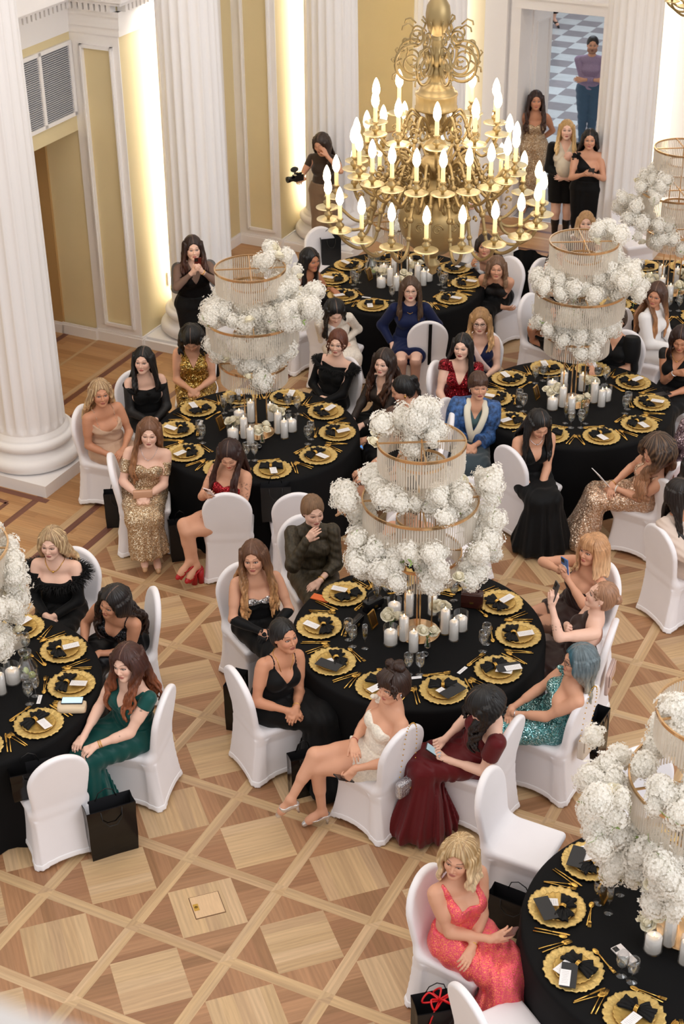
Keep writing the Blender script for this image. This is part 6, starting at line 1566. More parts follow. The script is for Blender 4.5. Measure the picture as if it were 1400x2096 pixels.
P('lace', label='woman with straight black hair in a black off-shoulder dress with lace sleeves', head=(293, 738), h=300, torso=286, gaze=262, pitch=10, skin='p', armL=('lap', 'rest'), armR=('lap', 'rest'), far=1.05, lips='b5625c',
  wear=[('top', BK, L(cut='off', h=.36)), ('collar', BK, L(r=.024, h=.375, dip=.05)), longs(LACE, **{'from': .04}), ('skirt', BK, L())], hair=L(c='0c090a', style='down', len=.24, wave=.003, vol=.010, part=.015), jewel=[('ear', M_silver, .007)], chair=(300, CW_+'under the woman with lace sleeves'))
P('goldv', label='woman with black curled hair in a gold sequin dress bowed over her phone', head=(392, 694), h=272, torso=272, gaze=270, lean=6, pitch=48, skin='m', armL=('lap', 'clasp'), armR=('lap', 'clasp'), far=1.05, open=.1,
  wear=[('top', YSEQ, L(cut='v', h=.30, sl=1.9, wd=.12)), ('skirt', YSEQ, L())], hair=L(c='0c0909', style='down', len=.12, wave=.018, curl=40, vol=.022, r=.022), chair=(272, CW_+'under the woman in the bright gold dress'))
P('goldoff', label='long-haired woman in a gold sequin off-shoulder gown holding a small clutch', head=(304, 884), h=277, torso=277, gaze=272, pitch=16, tilt=-4, skin='p', armL=('lap', 'clasp'), armR=('lap', 'clasp'), w=1.08, bust=1.1, open=.6, lips='a25a55', heel=.05, ankR=(.46, -.03, .20), toeR=(.10, .0, -.12), legs='std',
  wear=[('top', GSEQ, L(cut='sweet', h=.335)), ('sleeve', GSEQ, L(to=.34, of=.008, **{'from': .06})), ('skirt', GSEQ, L(hem=.17, amp=.012))], shoes=['c99f78', .35], hair=L(c='6a4630', tip='9a6c48', style='down', len=.40, wave=.008, drape='right', part=.005), jewel=[('neck', M_silver, .08, .0015, .006)], chair=(6, CW_+'seen edge-on under the woman in the gold off-shoulder gown', ('bt', 220, 932)))
P('reddress', label='tattooed woman in a red sequin dress and red platform heels looking at her phone', head=(469, 925), h=204, torso=240, gaze=262, lean=4, pitch=34, skin='m', armR=('phonelow', 'grip'), armL=((.25, .02, .15), 'rest', (.3, -.9, -.2), (.3, .1, 1)), open=.1, lips='b01824', legs='std', kneeR=(.42, .02, .57), ankR=(.42, .10, .24), toeR=(.12, .04, -.10), kneeL=(.41, .07, .52), ankL=(.36, .10, .19), toeL=(.11, .07, -.09), far=1.0,
  tattoo=[('L', .15, 1.8, .34, 1), ('R', .15, .8, .30, 6)], wear=[('top', RSEQ, L(cut='sweet', h=.325)), ('skirt', RSEQ, L(len='mini', x=.16))], shoes=['b3121c', .4, 0, .05], hair=L(c='2a1310', tip='3a1c16', style='down', len=.36, wave=.005, part=.0), chair=(91, CW_+'seen from behind at the left middle table', ('bt', 462, 1010)))
P('fur', label='woman with loose auburn updo in a black dress with a fluffy off-shoulder collar', head=(691, 700), h=232, torso=250, gaze=254, pitch=14, skin='p', armL=('lap', 'rest'), armR=('belly', 'fist'), far=1.15, lips='b5625c',
  wear=[('top', BK, L(cut='off', h=.40)), ('collar', FEA, L(feather=1, r=.016, h=.395, dip=.035)), longs(BK), ('skirt', BK, L())], hair=L(c='5a2e1c', style='curlup', bun=(-.10, 0, .0), br=.045, wisps=6, wl=.16, vol=.010), chair=(214, CW_+'behind the woman with the fluffy black collar', ('bt', 722, 732)))
P('curls', label='woman with long dark curls in a dark dress looking sideways', head=(785, 742), h=205, torso=222, gaze=244, pitch=12, skin='p', armL=('lapk', 'rest'), armR=('lapk', 'rest'), far=1.15,
  wear=[('top', BRL, L(cut='v', h=.32, sl=2)), longs(BRL), ('skirt', BK, L())], hair=L(c='24150f', tip='4a2e20', style='down', len=.36, wave=.024, curl=30, vol=.014, r=.018), jewel=[('neck', M_silver, .12, .0015)])
P('pony', label='woman with black ponytail and gold earring in profile, reaching a phone over the table', head=(823, 797), h=190, torso=186, lean=12, gaze=190, pitch=26, skin='m', armL=((.50, .02, .22), 'grip', (1, -.2, -.1), (0, .2, 1)), armR=('lapk', 'rest'), far=1.15, open=.1, lips='a03038',
  wear=[('top', BK, L(cut='round')), longs(BK), ('skirt', BK, L())], hair=L(c='0b090a', style='pony', bun=(-.09, 0, .075), br=.03, len=.22, vol=.006), jewel=[('ear', M_jewel, .011, .02)], chair=(180, CW_+'under the woman with the black ponytail'))
P('stripe', label='woman with long black hair and one grey streak leaning in at the rear table', head=(636, 532), h=330, torso=325, lean=22, gaze=312, pitch=18, skin='d', armL=('table', 'rest'), armR=('lap', 'rest'), far=1.25,
  wear=[('top', BK, L(cut='v', h=.28, sl=1.5)), ('skirt', BK, L())], hair=L(c='0c090a', style='down', len=.34, wave=.014, patch=('8a7a70', (.8, 1.2, -.12))), chair=(340, CW_+'left of the rear table under the woman with a grey streak'))
P('wlace', label='black-haired woman in a white long-sleeved lace dress looking down', head=(686, 612), h=285, torso=285, lean=8, gaze=282, pitch=40, skin='p', armL=('lap', 'rest'), armR=('lap', 'rest'), far=1.2, open=.1,
  wear=[('top', WLA, L(cut='round')), longs(WLA), ('skirt', WLA, L(len='knee'))], hair=L(c='0d0a0b', style='down', len=.32, wave=.016, drape='right'), chair=(50, CW_+'under the woman in white lace', ('bt', 651, 643)))
P('navy', label='bespectacled brown-haired woman in a navy dress in front of the rear table', head=(840, 592), h=266, torso=268, gaze=270, pitch=10, skin='p', armL=((.10, .185, .05), 'rest', (.6, 0, -.8), (0, 1, 0)), armR=((.10, -.185, .05), 'rest', (.6, 0, -.8), (0, -1, 0)), far=1.2, tights='8a5c4c', lips='b04a50',
  wear=[('top', NAV, L(cut='high')), longs(NAV, puff=.012), ('skirt', NAV, L(len='mini', x=.30))], hair=L(c='4a3526', style='down', len=.26, wave=.003, part=.0), jewel=[('glasses', mat('thin_frame', '8a6a4a', .3)), ('neck', M_jewel, .08, .0018)])
P('blacklace', label='light-brown-haired woman in a sleeveless black lace dress with folded arms', head=(1009, 567), h=240, torso=256, gaze=262, pitch=12, skin='m', armL=('cross', 'rest'), armR=('cross', 'rest'), far=1.2, open=.5,
  wear=[('top', LACE, L(cut='halter', h=.4)), ('skirt', BK, L())], hair=L(c='6f5340', tip='9a7a60', style='down', len=.20, wave=.006, part=.015), chair=(225, CW_+'behind the woman in sleeveless black lace', ('bt', 1051, 524)))
P('blazer', label='dark-haired woman in a white blazer resting her cheek on her hand', head=(978, 502), h=215, torso=235, lean=8, gaze=262, pitch=12, skin='m', armR=('cheek', 'rest'), armL=('lap', 'rest'), far=1.3,
  wear=[('top', WHT, L(cut='v', h=.24, sl=2.6)), longs(WHT, puff=.008), ('skirt', BK, L())], hair=L(c='2a1c18', style='down', len=.26, wave=.006, drape='back'), chair=(215, CW_+'behind the woman in the white blazer at the rear table', ('bt', 1043, 481)))
P('whitestand', label='person in a long white double-breasted coat standing behind the chandelier', head=(955, 322), h=262, gaze=262, stand=1, skin='m', far=1.4, armL=('belly', 'rest'), armR=('belly', 'rest'),
  wear=[('top', WHT, L(cut='v', h=.3, sl=2.2)), longs(WHT, puff=.01), ('skirt', WHT, L(len='midi', flare=.03, amp=.004))], hair=L(c='3a281e', style='down', len=.25), shoes=['111111'])
P('sash', label='blonde woman with glasses in a navy dress with a pale pink sash', head=(983, 658), h=258, torso=270, gaze=262, pitch=14, skin='p', armL=('lap', 'rest'), armR=('lap', 'rest'), far=1.2,
  wear=[('top', NAV, L(cut='v', h=.31, wd=.11)), ('sash', PKS), ('skirt', NAV, L())], hair=L(c='a07a50', tip='d2a878', style='down', len=.24, wave=.02, vol=.014, curl=30), jewel=[('glasses', mat('black_frame', '0c0c10', .3))], chair=(256, CW_+'under the blonde woman with the pink sash'))
P('redv', label='woman with straight black hair in a dark red sequin V-neck dress', head=(946, 708), h=262, torso=262, gaze=252, pitch=10, skin='p', legs='crossR', armL=('lapk', 'clasp'), armR=('lapk', 'clasp'), far=1.1, lips='8a2028', tights='c08a74',
  wear=[('top', DSEQ, L(cut='v', h=.27, sl=2.2, wd=.15)), ('sleeve', DSEQ, L(to=.10, of=.010, puff=.01)), ('skirt', DSEQ, L(len='mini', x=.22))], hair=L(c='0f0b0c', style='down', len=.34, wave=.003, drape='left', vol=.006), jewel=[('ear', M_silver, .005, .02)], chair=(335, CW_+'left of the woman in dark red sequins', ('bt', 884, 740)))
P('kimono', label='short-haired woman in a blue patterned kimono jacket with cream lapels', head=(980, 788), h=272, torso=270, gaze=276, pitch=12, skin='m', bust=.6, armL=('lap', 'clasp'), armR=('lap', 'clasp'), far=1.05, lips='a05050', open=.6,
  wear=[('top', M_cloth('teal_grey', '4a6468', .6), L(cut='v', h=.33, sl=1.8)), ('top', KIM, L(cut='v', h=.22, sl=2.6, wd=.3, hb=.5, off=.024, name='kimono')), ('lapels', LAP), ('sleeve', KIM, L(to=.82, of=.014, puff=.026, cuff=1.9)), ('skirt', M_cloth('slate_trousers', '39464e', .7), L(len='long', amp=.004))], hair=L(c='4a3226', style='bun', bun=(-.09, 0, .04), br=.04, bangs=.018, vol=.010), jewel=[('ear', M_silver, .006, .02)], chair=(330, CW_+'under the woman in the kimono jacket', ('bt', 904, 816)))
P('blackv', label='black-haired woman in a sleeveless black gown looking down, pearl bracelets', head=(1105, 862), h=282, torso=284, lean=6, gaze=286, pitch=36, skin='m', armL=((.30, -.02, .06), 'rest', (.8, -.2, -.5), (.3, 0, 1)), armR=((.30, -.06, .07), 'clasp', (.7, .4, -.5), (.3, 0, 1)), far=1.05, open=.1,
  wear=[('top', BK, L(cut='v', h=.24, sl=2.6, wd=.11)), ('skirt', BK, L(flare=.12, amp=.018))], hair=L(c='0e0b0c', style='down', len=.30, wave=.008, part=.005), jewel=[('wrist', mat('pearls', 'f0ece4', .25), 'R', 4, .006), ('wrist', M_jewel, 'L', 2), ('neck', M_silver, .05, .0018)], chair=(37, CW_+'with a black chain, under the woman in sleeveless black', ('bt', 1040, 915)))
P('strapless', label='brown-haired woman in a strapless black dress behind the stand of the right middle table', head=(1110, 642), h=296, torso=296, gaze=300, pitch=14, skin='t', armL=('phonelow', 'grip'), armR=('laph', 'rest'), far=1.2, w=1.05,
  wear=[('top', BK, L(cut='straight', h=.325)), ('skirt', BK, L(len='mini', x=.34))], hair=L(c='4a2e20', tip='8a5a3c', style='down', len=.26, wave=.014), chair=(320, CW_+'under the woman in the strapless black dress', ('bt', 1078, 600)))
P('puffy', label='woman in a black dress with wide puffed sleeves, head hidden by white flowers', head=(1262, 655), h=246, torso=246, gaze=240, pitch=12, skin='m', armL=('laph', 'rest'), armR=('table', 'rest'), far=1.2, w=1.05,
  wear=[('top', BK, L(cut='v', h=.34, sl=2)), ('sleeve', BK, L(to=.52, of=.014, puff=.035)), ('skirt', BK, L())], hair=L(c='3a281e', style='bun'), chair=(236, CW_+'behind the woman with wide puffed sleeves'))
P('whiteblz', label='woman with very long straight hair in a white blazer smiling down at the right', head=(1343, 603), h=330, torso=320, gaze=242, pitch=18, tilt=-6, skin='t', armL=('lap', 'rest'), armR=('lap', 'rest'), far=1.2,
  wear=[('top', WHT, L(cut='high')), longs(WHT, puff=.016), ('skirt', WHT, L())], hair=L(c='4a3024', tip='a8764e', style='down', len=.42, wave=.004), chair=(330, CW_+'under the long-haired woman in white'))
P('rightlace', label='dark-haired woman in a black lace-shouldered dress at the right edge, hand raised', head=(1394, 694), h=236, torso=238, gaze=252, pitch=26, skin='t', armR=('chest', 'rest'), armL=('lap', 'rest'), far=1.15, w=1.1, bust=1.15, open=.3,
  wear=[('top', BK, L(cut='v', h=.30, sl=1.8, wd=.13)), ('sleeve', LACE, L(to=.10, of=.010)), ('skirt', BK, L())], hair=L(c='2a1512', style='bob', len=.15, vol=.012), jewel=[('wrist', M_silver, 'R', 1, .006), ('neck', M_jewel, .08, .0018)], chair=(236, CW_+'at the right edge under the woman in black lace'))
P('curly', label='woman with a huge mass of highlighted curls in a champagne sequin gown, reclining', head=(1345, 928), h=176, torso=190, lean=-6, gaze=206, pitch=20, skin='m', armL=('lap', 'rest'), armR=('lap', 'rest'), legs='out', far=1.0,
  wear=[('top', NSEQ, L(cut='scoop', h=.31, wd=.12)), ('skirt', NSEQ, L(amp=.008, flare=.07))], shoes=['c9a488'], hair=L(c='2c1d16', tip='a8795a', style='down', len=.42, wave=.036, curl=48, vol=.05, r=.028, r1=.020, n=40, streak='8a6a4e', sa=.45, drape='left'), jewel=[('wrist', mat('pearls', 'f0ece4', .25), 'L', 1, .006), ('wrist', M_jewel, 'R', 1)], chair=(146, CW_+'under the woman with big curls', ('bt', 1388, 950)))
P('mauve', label='person in mauve sequins at the right edge beyond the curly-haired woman', head=(1424, 838), h=200, torso=200, gaze=200, skin='m', far=1.4, wear=[('top', MSEQ, L(cut='round')), longs(MSEQ, puff=.01), ('skirt', MSEQ, L())], hair=L(c='6a5a50', style='bun'))
P('redright', label='long-haired woman in bright red at the right edge', head=(1410, 958), h=30, torso=20, gaze=340, skin='t', far=1.2, wear=[('top', M_cloth('bright_red', 'c01822', .5), L(cut='straight', h=.38, drop=-.02)), ('skirt', M_cloth('bright_red', 'c01822', .5), L())], hair=L(c='14100f', style='down', len=.40, wave=.02, vol=.02), chair=(25, CW_+'at the right edge behind the woman in red', ('bt', 1366, 985)))
P('sand', label='long dark-haired woman in a sand satin blouse dress at the right edge', head=(1398, 1010), h=322, torso=300, gaze=330, pitch=10, skin='t', far=1.0, armR=('lapk', 'rest'), armL=('lapk', 'rest'), wear=[('top', SBG, L(cut='round', fold=.003)), longs(SBG, puff=.020, fold=.003), ('skirt', SBG, L(hem=.13, flare=.08))], shoes=['b98a80'], hair=L(c='1b1311', style='down', len=.36, wave=.018, vol=.016, drape='right'), chair=(25, CW_+'at the right edge under the woman in sand satin', ('bt', 1346, 1078)))
P('pink', label='blonde woman in a shimmering coral pink sequin gown with folded arms', head=(936, 1752), h=314, torso=300, lean=2, gaze=246, pitch=14, tilt=-6, skin='m', armL=((.20, -.05, .10), 'rest', (.5, -.8, -.2), (.7, 0, .6)), armR=((.24, .06, .14), 'rest', (.4, .8, .3), (.8, 0, .4)), open=.7, lips='a8625a', w=1.06, bust=1.12,
  wear=[('top', PSEQ, L(cut='scoop', h=.325, wd=.125)), ('skirt', PSEQ, L(flare=.15, amp=.024, nf=12, train=[(.5, .2, .12), (.6, -.05, .12)]))], hair=L(c='a58458', tip='ddc09a', style='bob', len=.15, wave=.012, streak='e3cba4', sa=.6, vol=.018, part=.025), jewel=[('ear', M_jewel, .006, .05), ('wrist', M_jewel, 'L', 1)], chair=(325, CW_+'behind the woman in coral pink sequins', ('bt', 862, 1778)))
P('filming', label='standing woman in black with sheer sleeves filming with a phone by the lit column', head=(395, 508), h=282, gaze=282, pitch=12, stand=1, skin='p', armL=('phone', 'grip'), armR=('phone', 'grip'), elbL=(0, 1, -1), elbR=(0, -1, -1), w=1.12, far=1.1, heel=.02,
  wear=[('top', BK, L(cut='v', h=.28, sl=1.6)), ('sleeve', SHEER, L(to=.92, of=.010, puff=.014)), ('top', SHEER, L(cut='v', h=.36, sl=2.2, off=.010, name='sheer_yoke')), ('skirt', BK, L(flare=.06, amp=.012))], hair=L(c='2a1714', tip='4a2a20', style='down', len=.22, wave=.018, vol=.012), jewel=[('wrist', M_jewel, 'L', 1, .005)])
P('photog', label='woman in brown standing by a column holding a video camera, hand at her face', head=(657, 294), h=252, gaze=240, pitch=26, stand=1, skin='m', armL=('face', 'rest'), armR=((.30, -.16, .26), 'grip', (.9, -.3, .1), (0, .3, 1)), far=1.3, open=.1,
  wear=[('top', DBR, L(cut='high')), ('sleeve', DBR, L(to=.2)), ('skirt', TAU, L(flare=.04, amp=.016))], hair=L(c='33241d', style='down', len=.30, wave=.006, drape='left'))
P('sequinstand', label='standing woman in a gold sequin gown with long brown hair in the doorway', head=(1097, 206), h=268, gaze=268, stand=1, skin='t', armL=('back', 'fist'), armR=('back', 'fist'), far=1.3, bust=1.1, heel=.08,
  wear=[('top', GSEQ, L(cut='sweet', h=.33, straps=(.10, .004))), ('skirt', GSEQ, L(flare=.02, amp=.008))], hair=L(c='2e1a13', tip='3f261b', style='down', len=.36, wave=.02, curl=28))
P('blonde', label='blonde woman in a black jacket and boots cradling a baby in a cream wrap', head=(1160, 266), h=264, gaze=264, pitch=6, stand=1, skin='p', armL=('belly', 'rest'), armR=('belly', 'rest'), far=1.3, boots=1, heel=.06,
  wear=[('top', CRM, L(cut='v', h=.36, sl=2, off=.012)), ('sleeve', BK, L(to=.86, of=.012, puff=.014)), ('skirt', BK, L(len='mini', hemz=.60))], shoes=['0c0c0e', .35], hair=L(c='b08c58', tip='dcbb84', style='down', len=.24, wave=.006, vol=.006, part=.0))
P('oneshoulder', label='black-haired woman in a black one-shoulder gown with rosette, looking at her phone', head=(1207, 285), h=264, gaze=262, pitch=14, stand=1, skin='m', armL=('phonelow', 'grip'), armR=('phonelow', 'grip'), far=1.25, heel=.08, tattoo=[('L', 1.3, 1.75, .25, 3)],
  wear=[('top', BK, L(cut='oneR', h=.345)), ('flower', BK, L(x=.02, y=-.14, h=.43, n=22)), ('skirt', BK, L(flare=.0, amp=.003))], shoes=['0c0c0e'], hair=L(c='0c0a0b', style='down', len=.28, wave=.003, drape='back', vol=.004, part=.0))
P('man', label='man in a checked mauve shirt and jeans with folded arms in the hall', head=(1213, 92), h=262, gaze=262, pitch=12, stand=1, man=1, skin='m', w=1.06, sc=1.05, armL=('cross', 'rest'), armR=('cross', 'rest'), far=1.4, bust=.01, beard='4a3a34', lips='9a6058', heel=.0,
  wear=[('top', PUR, L(cut='high', bot=.02, off=.012)), ('sleeve', PUR, L(to=.92, of=.010, puff=.006)), ('trousers', JEA)], shoes=['2a2422'], hair=L(c='1d1614', style='short', vol=.004))
_p = at(1128, 56, 0)
P('shoes', label='person in black cropped trousers and strappy black heels crossing the hall', pos=(_p.x, _p.y, 0), h=300, gaze=300, stand=1, skin='l', far=1.5, heel=.08, kneeL=(.08, .07, .50), wear=[('top', BK, L(cut='round')), ('trousers', BK, L(hem=.26, off=.02))], shoes=['0c0c0e'], hair=L(c='3a281e', style='bun'), armL=('side', 'rest'), armR=('side', 'rest'))
P('seatblonde', label='blonde woman in dark red seated in front of the right-hand column', head=(1199, 456), h=270, gaze=262, pitch=8, skin='p', far=1.3, wear=[('top', DRD, L(cut='round')), ('skirt', DRD, L())], hair=L(c='b08a60', tip='d8b68c', style='bob', len=.14, vol=.010, part=.02), chair=(270, CW_+'in front of the right-hand column'))
P('seatbrown', label='woman with brown hair and strappy top seated left of the right middle stand', head=(1152, 505), h=282, gaze=250, pitch=14, skin='m', far=1.3, wear=[('top', BK, L(cut='v', h=.3, straps=(.09, .005))), ('skirt', BK, L())], hair=L(c='2f1e17', style='down', len=.34, drape='back', wave=.006), chair=(310, CW_+'left of the right middle stand under the brown-haired woman'))
# ------------------------------------------------------------------ empty chairs
def back_at(px, py, hd): p = at(px, py, .93); a = R_(hd); return (p.x+.285*math.cos(a), p.y+.285*math.sin(a))
chair(back_at(118, 1552, 119), 119, 'empty white covered chair at the bottom left, a glossy bag on its seat')
chair(back_at(607, 1010, 97), 97, 'empty white covered chair at the left middle table with a black bag on it')
chair(back_at(877, 658, 92), 92, 'white covered chair with a black strap, beside the woman in navy')
chair(back_at(992, 1577, 332), 332, 'large empty white covered chair drawn up to the right front table')
chair(back_at(950, 2034, 28), 28, 'white covered chair cut off by the bottom edge of the view')
chair(back_at(1316, 1524, 275), 275, 'empty white covered chair behind the flowers of the right front stand')
chair(back_at(580, 509, 330), 330, 'empty white covered chair just behind the top of the left middle stand')
chair(back_at(650, 463, 300), 300, 'white covered chair at the back left of the rear table')
for (px, py, hd, lb) in ((610, 745, 40, 'behind the left middle stand'), (938, 1195, 240, 'behind the right side of the centre front stand'), (1290, 560, 290, 'in front of the lit wall at the right rear')):
    chair(at(px, py, 0), hd, 'empty white covered chair '+lb)
# ------------------------------------------------------------------ bags, phones and purses
M_bag = mat('glossy_black_paper', '050507', .16, spec=.35, coat=.15); M_bagm = mat('matt_black_paper', '0b0b0d', .5); M_rib = mat('red_ribbon', 'd3141c', .35)
def gift_bag(pos, rz, lab, w=.34, d=.13, h=.42, m=None, ribbon=False, z=0.0):
    b = thing('gift_bag', lab, 'bag', (pos[0], pos[1], z), R_(rz), None); V = []; n = 14
    mb = MB(); x, y = w/2, d/2
    pr = [(x, y), (0, y*.93), (-x, y), (-x*.97, 0), (-x, -y), (0, -y*.93), (x, -y), (x*.97, 0)]
    for zz, s in ((0, .96), (h*.35, 1.0), (h*.7, .99), (h, 1.02)):
        for i, (a, c) in enumerate(pr): V.append((a*s, c*s*(1+.12*(i % 2)*(zz/h)), zz))
    F = [list(range(8))[::-1]]
    for k in range(3):
        for i in range(8): F.append([k*8+i, k*8+(i+1) % 8, (k+1)*8+(i+1) % 8, (k+1)*8+i])
    mb.add(V, F); mb.build('body', m or M_bag, b)
    li = MB(); Vi = [(p[0]*.985, p[1]*.96, p[2]+.004) for p in V]; li.add(Vi, [q[::-1] for q in F]); li.build('lining', mat('bag_lining', '1c1c20' if not ribbon else 'd8d4d6', .6), b)
    for s in (1, -1):
        MB().tube([(-w*.22, s*y, h*.98), (-w*.2, s*(y+.012), h*.80), (-w*.08, s*(y+.02), h*.68), (w*.08, s*(y+.02), h*.68), (w*.2, s*(y+.012), h*.80), (w*.22, s*y, h*.98)] if s < 0 else [(-w*.22, s*y, h*.97), (-w*.15, s*y*.8, h+.06), (0, s*y*.7, h+.09), (w*.15, s*y*.8, h+.06), (w*.22, s*y, h*.97)], .0035, 6).build('handle', m or M_bagm, b)
    if ribbon:
        r = MB()
        for k in range(5): a = k*1.25; r.tube([tuple(p) for p in crv([(0, 0, h+.01), (.07*math.cos(a), .05*math.sin(a), h+.05), (.10*math.cos(a+.5), .07*math.sin(a+.5), h+.0), (.02, 0, h)], 5)], .006, 6)
        r.tube([tuple(p) for p in crv([(0, 0, h), (-.06, -.08, h-.02), (-.09, -.09, h-.12)], 5)], .005, 5); r.build('ribbon', M_rib, b)
    return b
def A_(px, py, z=0.0): p = at(px, py, z); return (p.x, p.y)
gift_bag(A_(232, 1738), 24, 'glossy black paper bag with cord handles on the floor at bottom left')
gift_bag(A_(70, 1622, .47), 20, 'glossy black bag lying on the seat of the bottom left chair', .30, .12, .22, z=.47)
gift_bag(A_(243, 1075), 5, 'tall matt black bag on the floor below the woman in beige satin', .22, .10, .36, M_bagm)
gift_bag(A_(375, 1142), 12, 'black paper bag on the floor right of the gold off-shoulder gown', .22, .11, .38, M_bagm)
gift_bag(A_(566, 1062, .47), 4, 'black paper bag on the empty chair at the left middle table', .26, .10, .34, M_bagm, z=.47)
gift_bag(A_(487, 1478), 70, 'black glossy bag behind the woman with the gold pendant', .24, .10, .42)
gift_bag(A_(626, 1622), 20, 'black bag on the floor behind the silver heels', .24, .10, .36, M_bag)
gift_bag(A_(1050, 1905), -30, 'open black bag on the floor under the large empty chair', .34, .12, .30, M_bagm)
gift_bag(A_(896, 2135), 12, 'matt black bag with red ribbon and pale tissue at the bottom edge', .30, .16, .36, M_bagm, True)
gift_bag(A_(676, 540, .47), 15, 'black bag with a thin red ribbon on a chair at the rear table', .24, .12, .34, M_bagm, z=.47)
gift_bag(A_(1218, 1548), 60, 'black paper bag standing behind the chair with the cream handbag', .20, .10, .40, M_bag)
gift_bag(A_(722, 745), 0, 'small black handbag on the floor beside the woman in white lace', .18, .09, .26, M_bagm)
gift_bag(A_(1040, 590, .47), 25, 'black coat bundle on the chair right of the rear table', .3, .16, .30, M_bagm, z=.47) if False else None
# black coat over the chair right of the rear table
p = A_(1076, 655)
coat = MB(); V = []; F = []; n = 12; m = 9
for i in range(n):
    for j in range(m): t = i/(n-1); s = -1+2*j/(m-1); V.append((.20*s*(1-.15*t), .05*math.sin(t*7+j)*t+.03*math.sin(j*1.7), .86-.62*t-.05*s*s))
for i in range(n-1):
    for j in range(m-1): F.append([i*m+j, (i+1)*m+j, (i+1)*m+j+1, i*m+j+1])
coat.add(V, F, 0, True); coat.add([(x, y+.03, z) for x, y, z in V], [q[::-1] for q in F], 0, True); co = coat.build('coat', BK); co.location = (p[0], p[1], 0); co.rotation_euler = (0, 0, R_(-30)); tag(co, 'black coat hanging over a chair right of the rear table', 'coat')
def phone(pos, nrm, upv, lab, col='15161a', screen=None, ring=False, grp=None):
    n = Vector(nrm).normalized(); u = Vector(upv); u = (u-n*u.dot(n)).normalized(); r = u.cross(n)
    t = thing('phone', lab, 'phone', pos, 0, grp); M = Matrix((r, u, n)).transposed().to_4x4()
    MB().box((0, 0, 0), (.072, .15, .008), M=M).build('case', mat('phone_'+col, col, .3), t)
    if screen: MB().box((0, 0, -.0045), (.066, .143, .001), M=M).build('screen', mat('screen_'+screen, screen, .15, emit=screen, es=.9), t)
    c = MB().box((-.016, .052, .0052), (.032, .034, .003), M=M)
    for x, y in ((-.024, .060), (-.024, .044), (-.009, .052)): c.lathe([(0, .0072), (.006, .0072), (.0065, .006)], 10, (x, y, 0), 0, M=M)
    c.build('camera_bump', mat('camera_black', '0a0a0c', .15), t)
    if ring: MB().tube([tuple(M @ Vector((.022*math.cos(a), -.012+.022*math.sin(a), .005))) for a in [2*PI*i/24 for i in range(24)]], .003, 6, closed=True).build('magnet_ring', mat('ring_white', 'f2f2f4', .4), t)
    return t
def held(k, hand, lab, **kw):
    o = PP[k]; S, E, Wp, d, n = o['_A'][hand]; p = o['_w'](Wp+d*.105-n*.022); hd = o['_w'](o['_H']); nn = p-hd
    up_ = (0, 0, 1) if abs(nn.normalized().z) < .8 else tuple(nn*Vector((1, 1, 0)))
    return phone(p, nn, up_, lab, **kw)
held('bangs', 'R', 'blue phone with a white ring held up by the blonde with the fringe', col='3f6fb0', ring=True, screen='d8c8b8')
held('halter', 'L', 'dark grey phone raised by the woman in the halter gown', col='3a3a3c', screen='c8b8a8')
held('reddress', 'R', 'pale pink phone with a round grip held by the tattooed woman', col='e8d2d0', ring=True, screen='dfe3ee')
held('filming', 'R', 'dark red phone held up by the standing woman in sheer sleeves', col='5a1a14', screen='c8b8a8')
held('redbow', 'L', 'phone with a grey photo on screen held by the woman in dark red', col='1a1a1e', screen='7f949c')
held('goldv', 'L', 'black phone in the lap of the woman in the bright gold dress')
held('oneshoulder', 'R', 'black phone held by the woman in the one-shoulder gown')
held('pony', 'L', 'phone with a blue screen held over the left middle table', col='b8b0b8', screen='5a9ae6')
held('whitemini', 'L', 'black phone held against the chair by the woman in the white mini dress')
held('pink', 'R', 'bronze folded phone held by the woman in coral pink', col='6a4a44')
def lay(px, py, rz, lab, col, z=.7585, screen=None): return phone(tuple(at(px, py, z)), (0, 0, 1) if not screen else (0, 0, -1), (math.cos(R_(rz)), math.sin(R_(rz)), 0), lab, col=col, screen=screen)
lay(657, 1224, -25, 'orange phone lying on the centre front table', 'e2703a'); lay(1277, 1954, 120, 'white phone lying face down on the right front table', 'e8e0de'); lay(1357, 806, 20, 'dark phone lying at the right of the right middle table', '26262a')
lay(148, 1434, 0, 'phone with lit app icons lying on the beige clutch', '1a1a20', .805, 'a8c4d8')
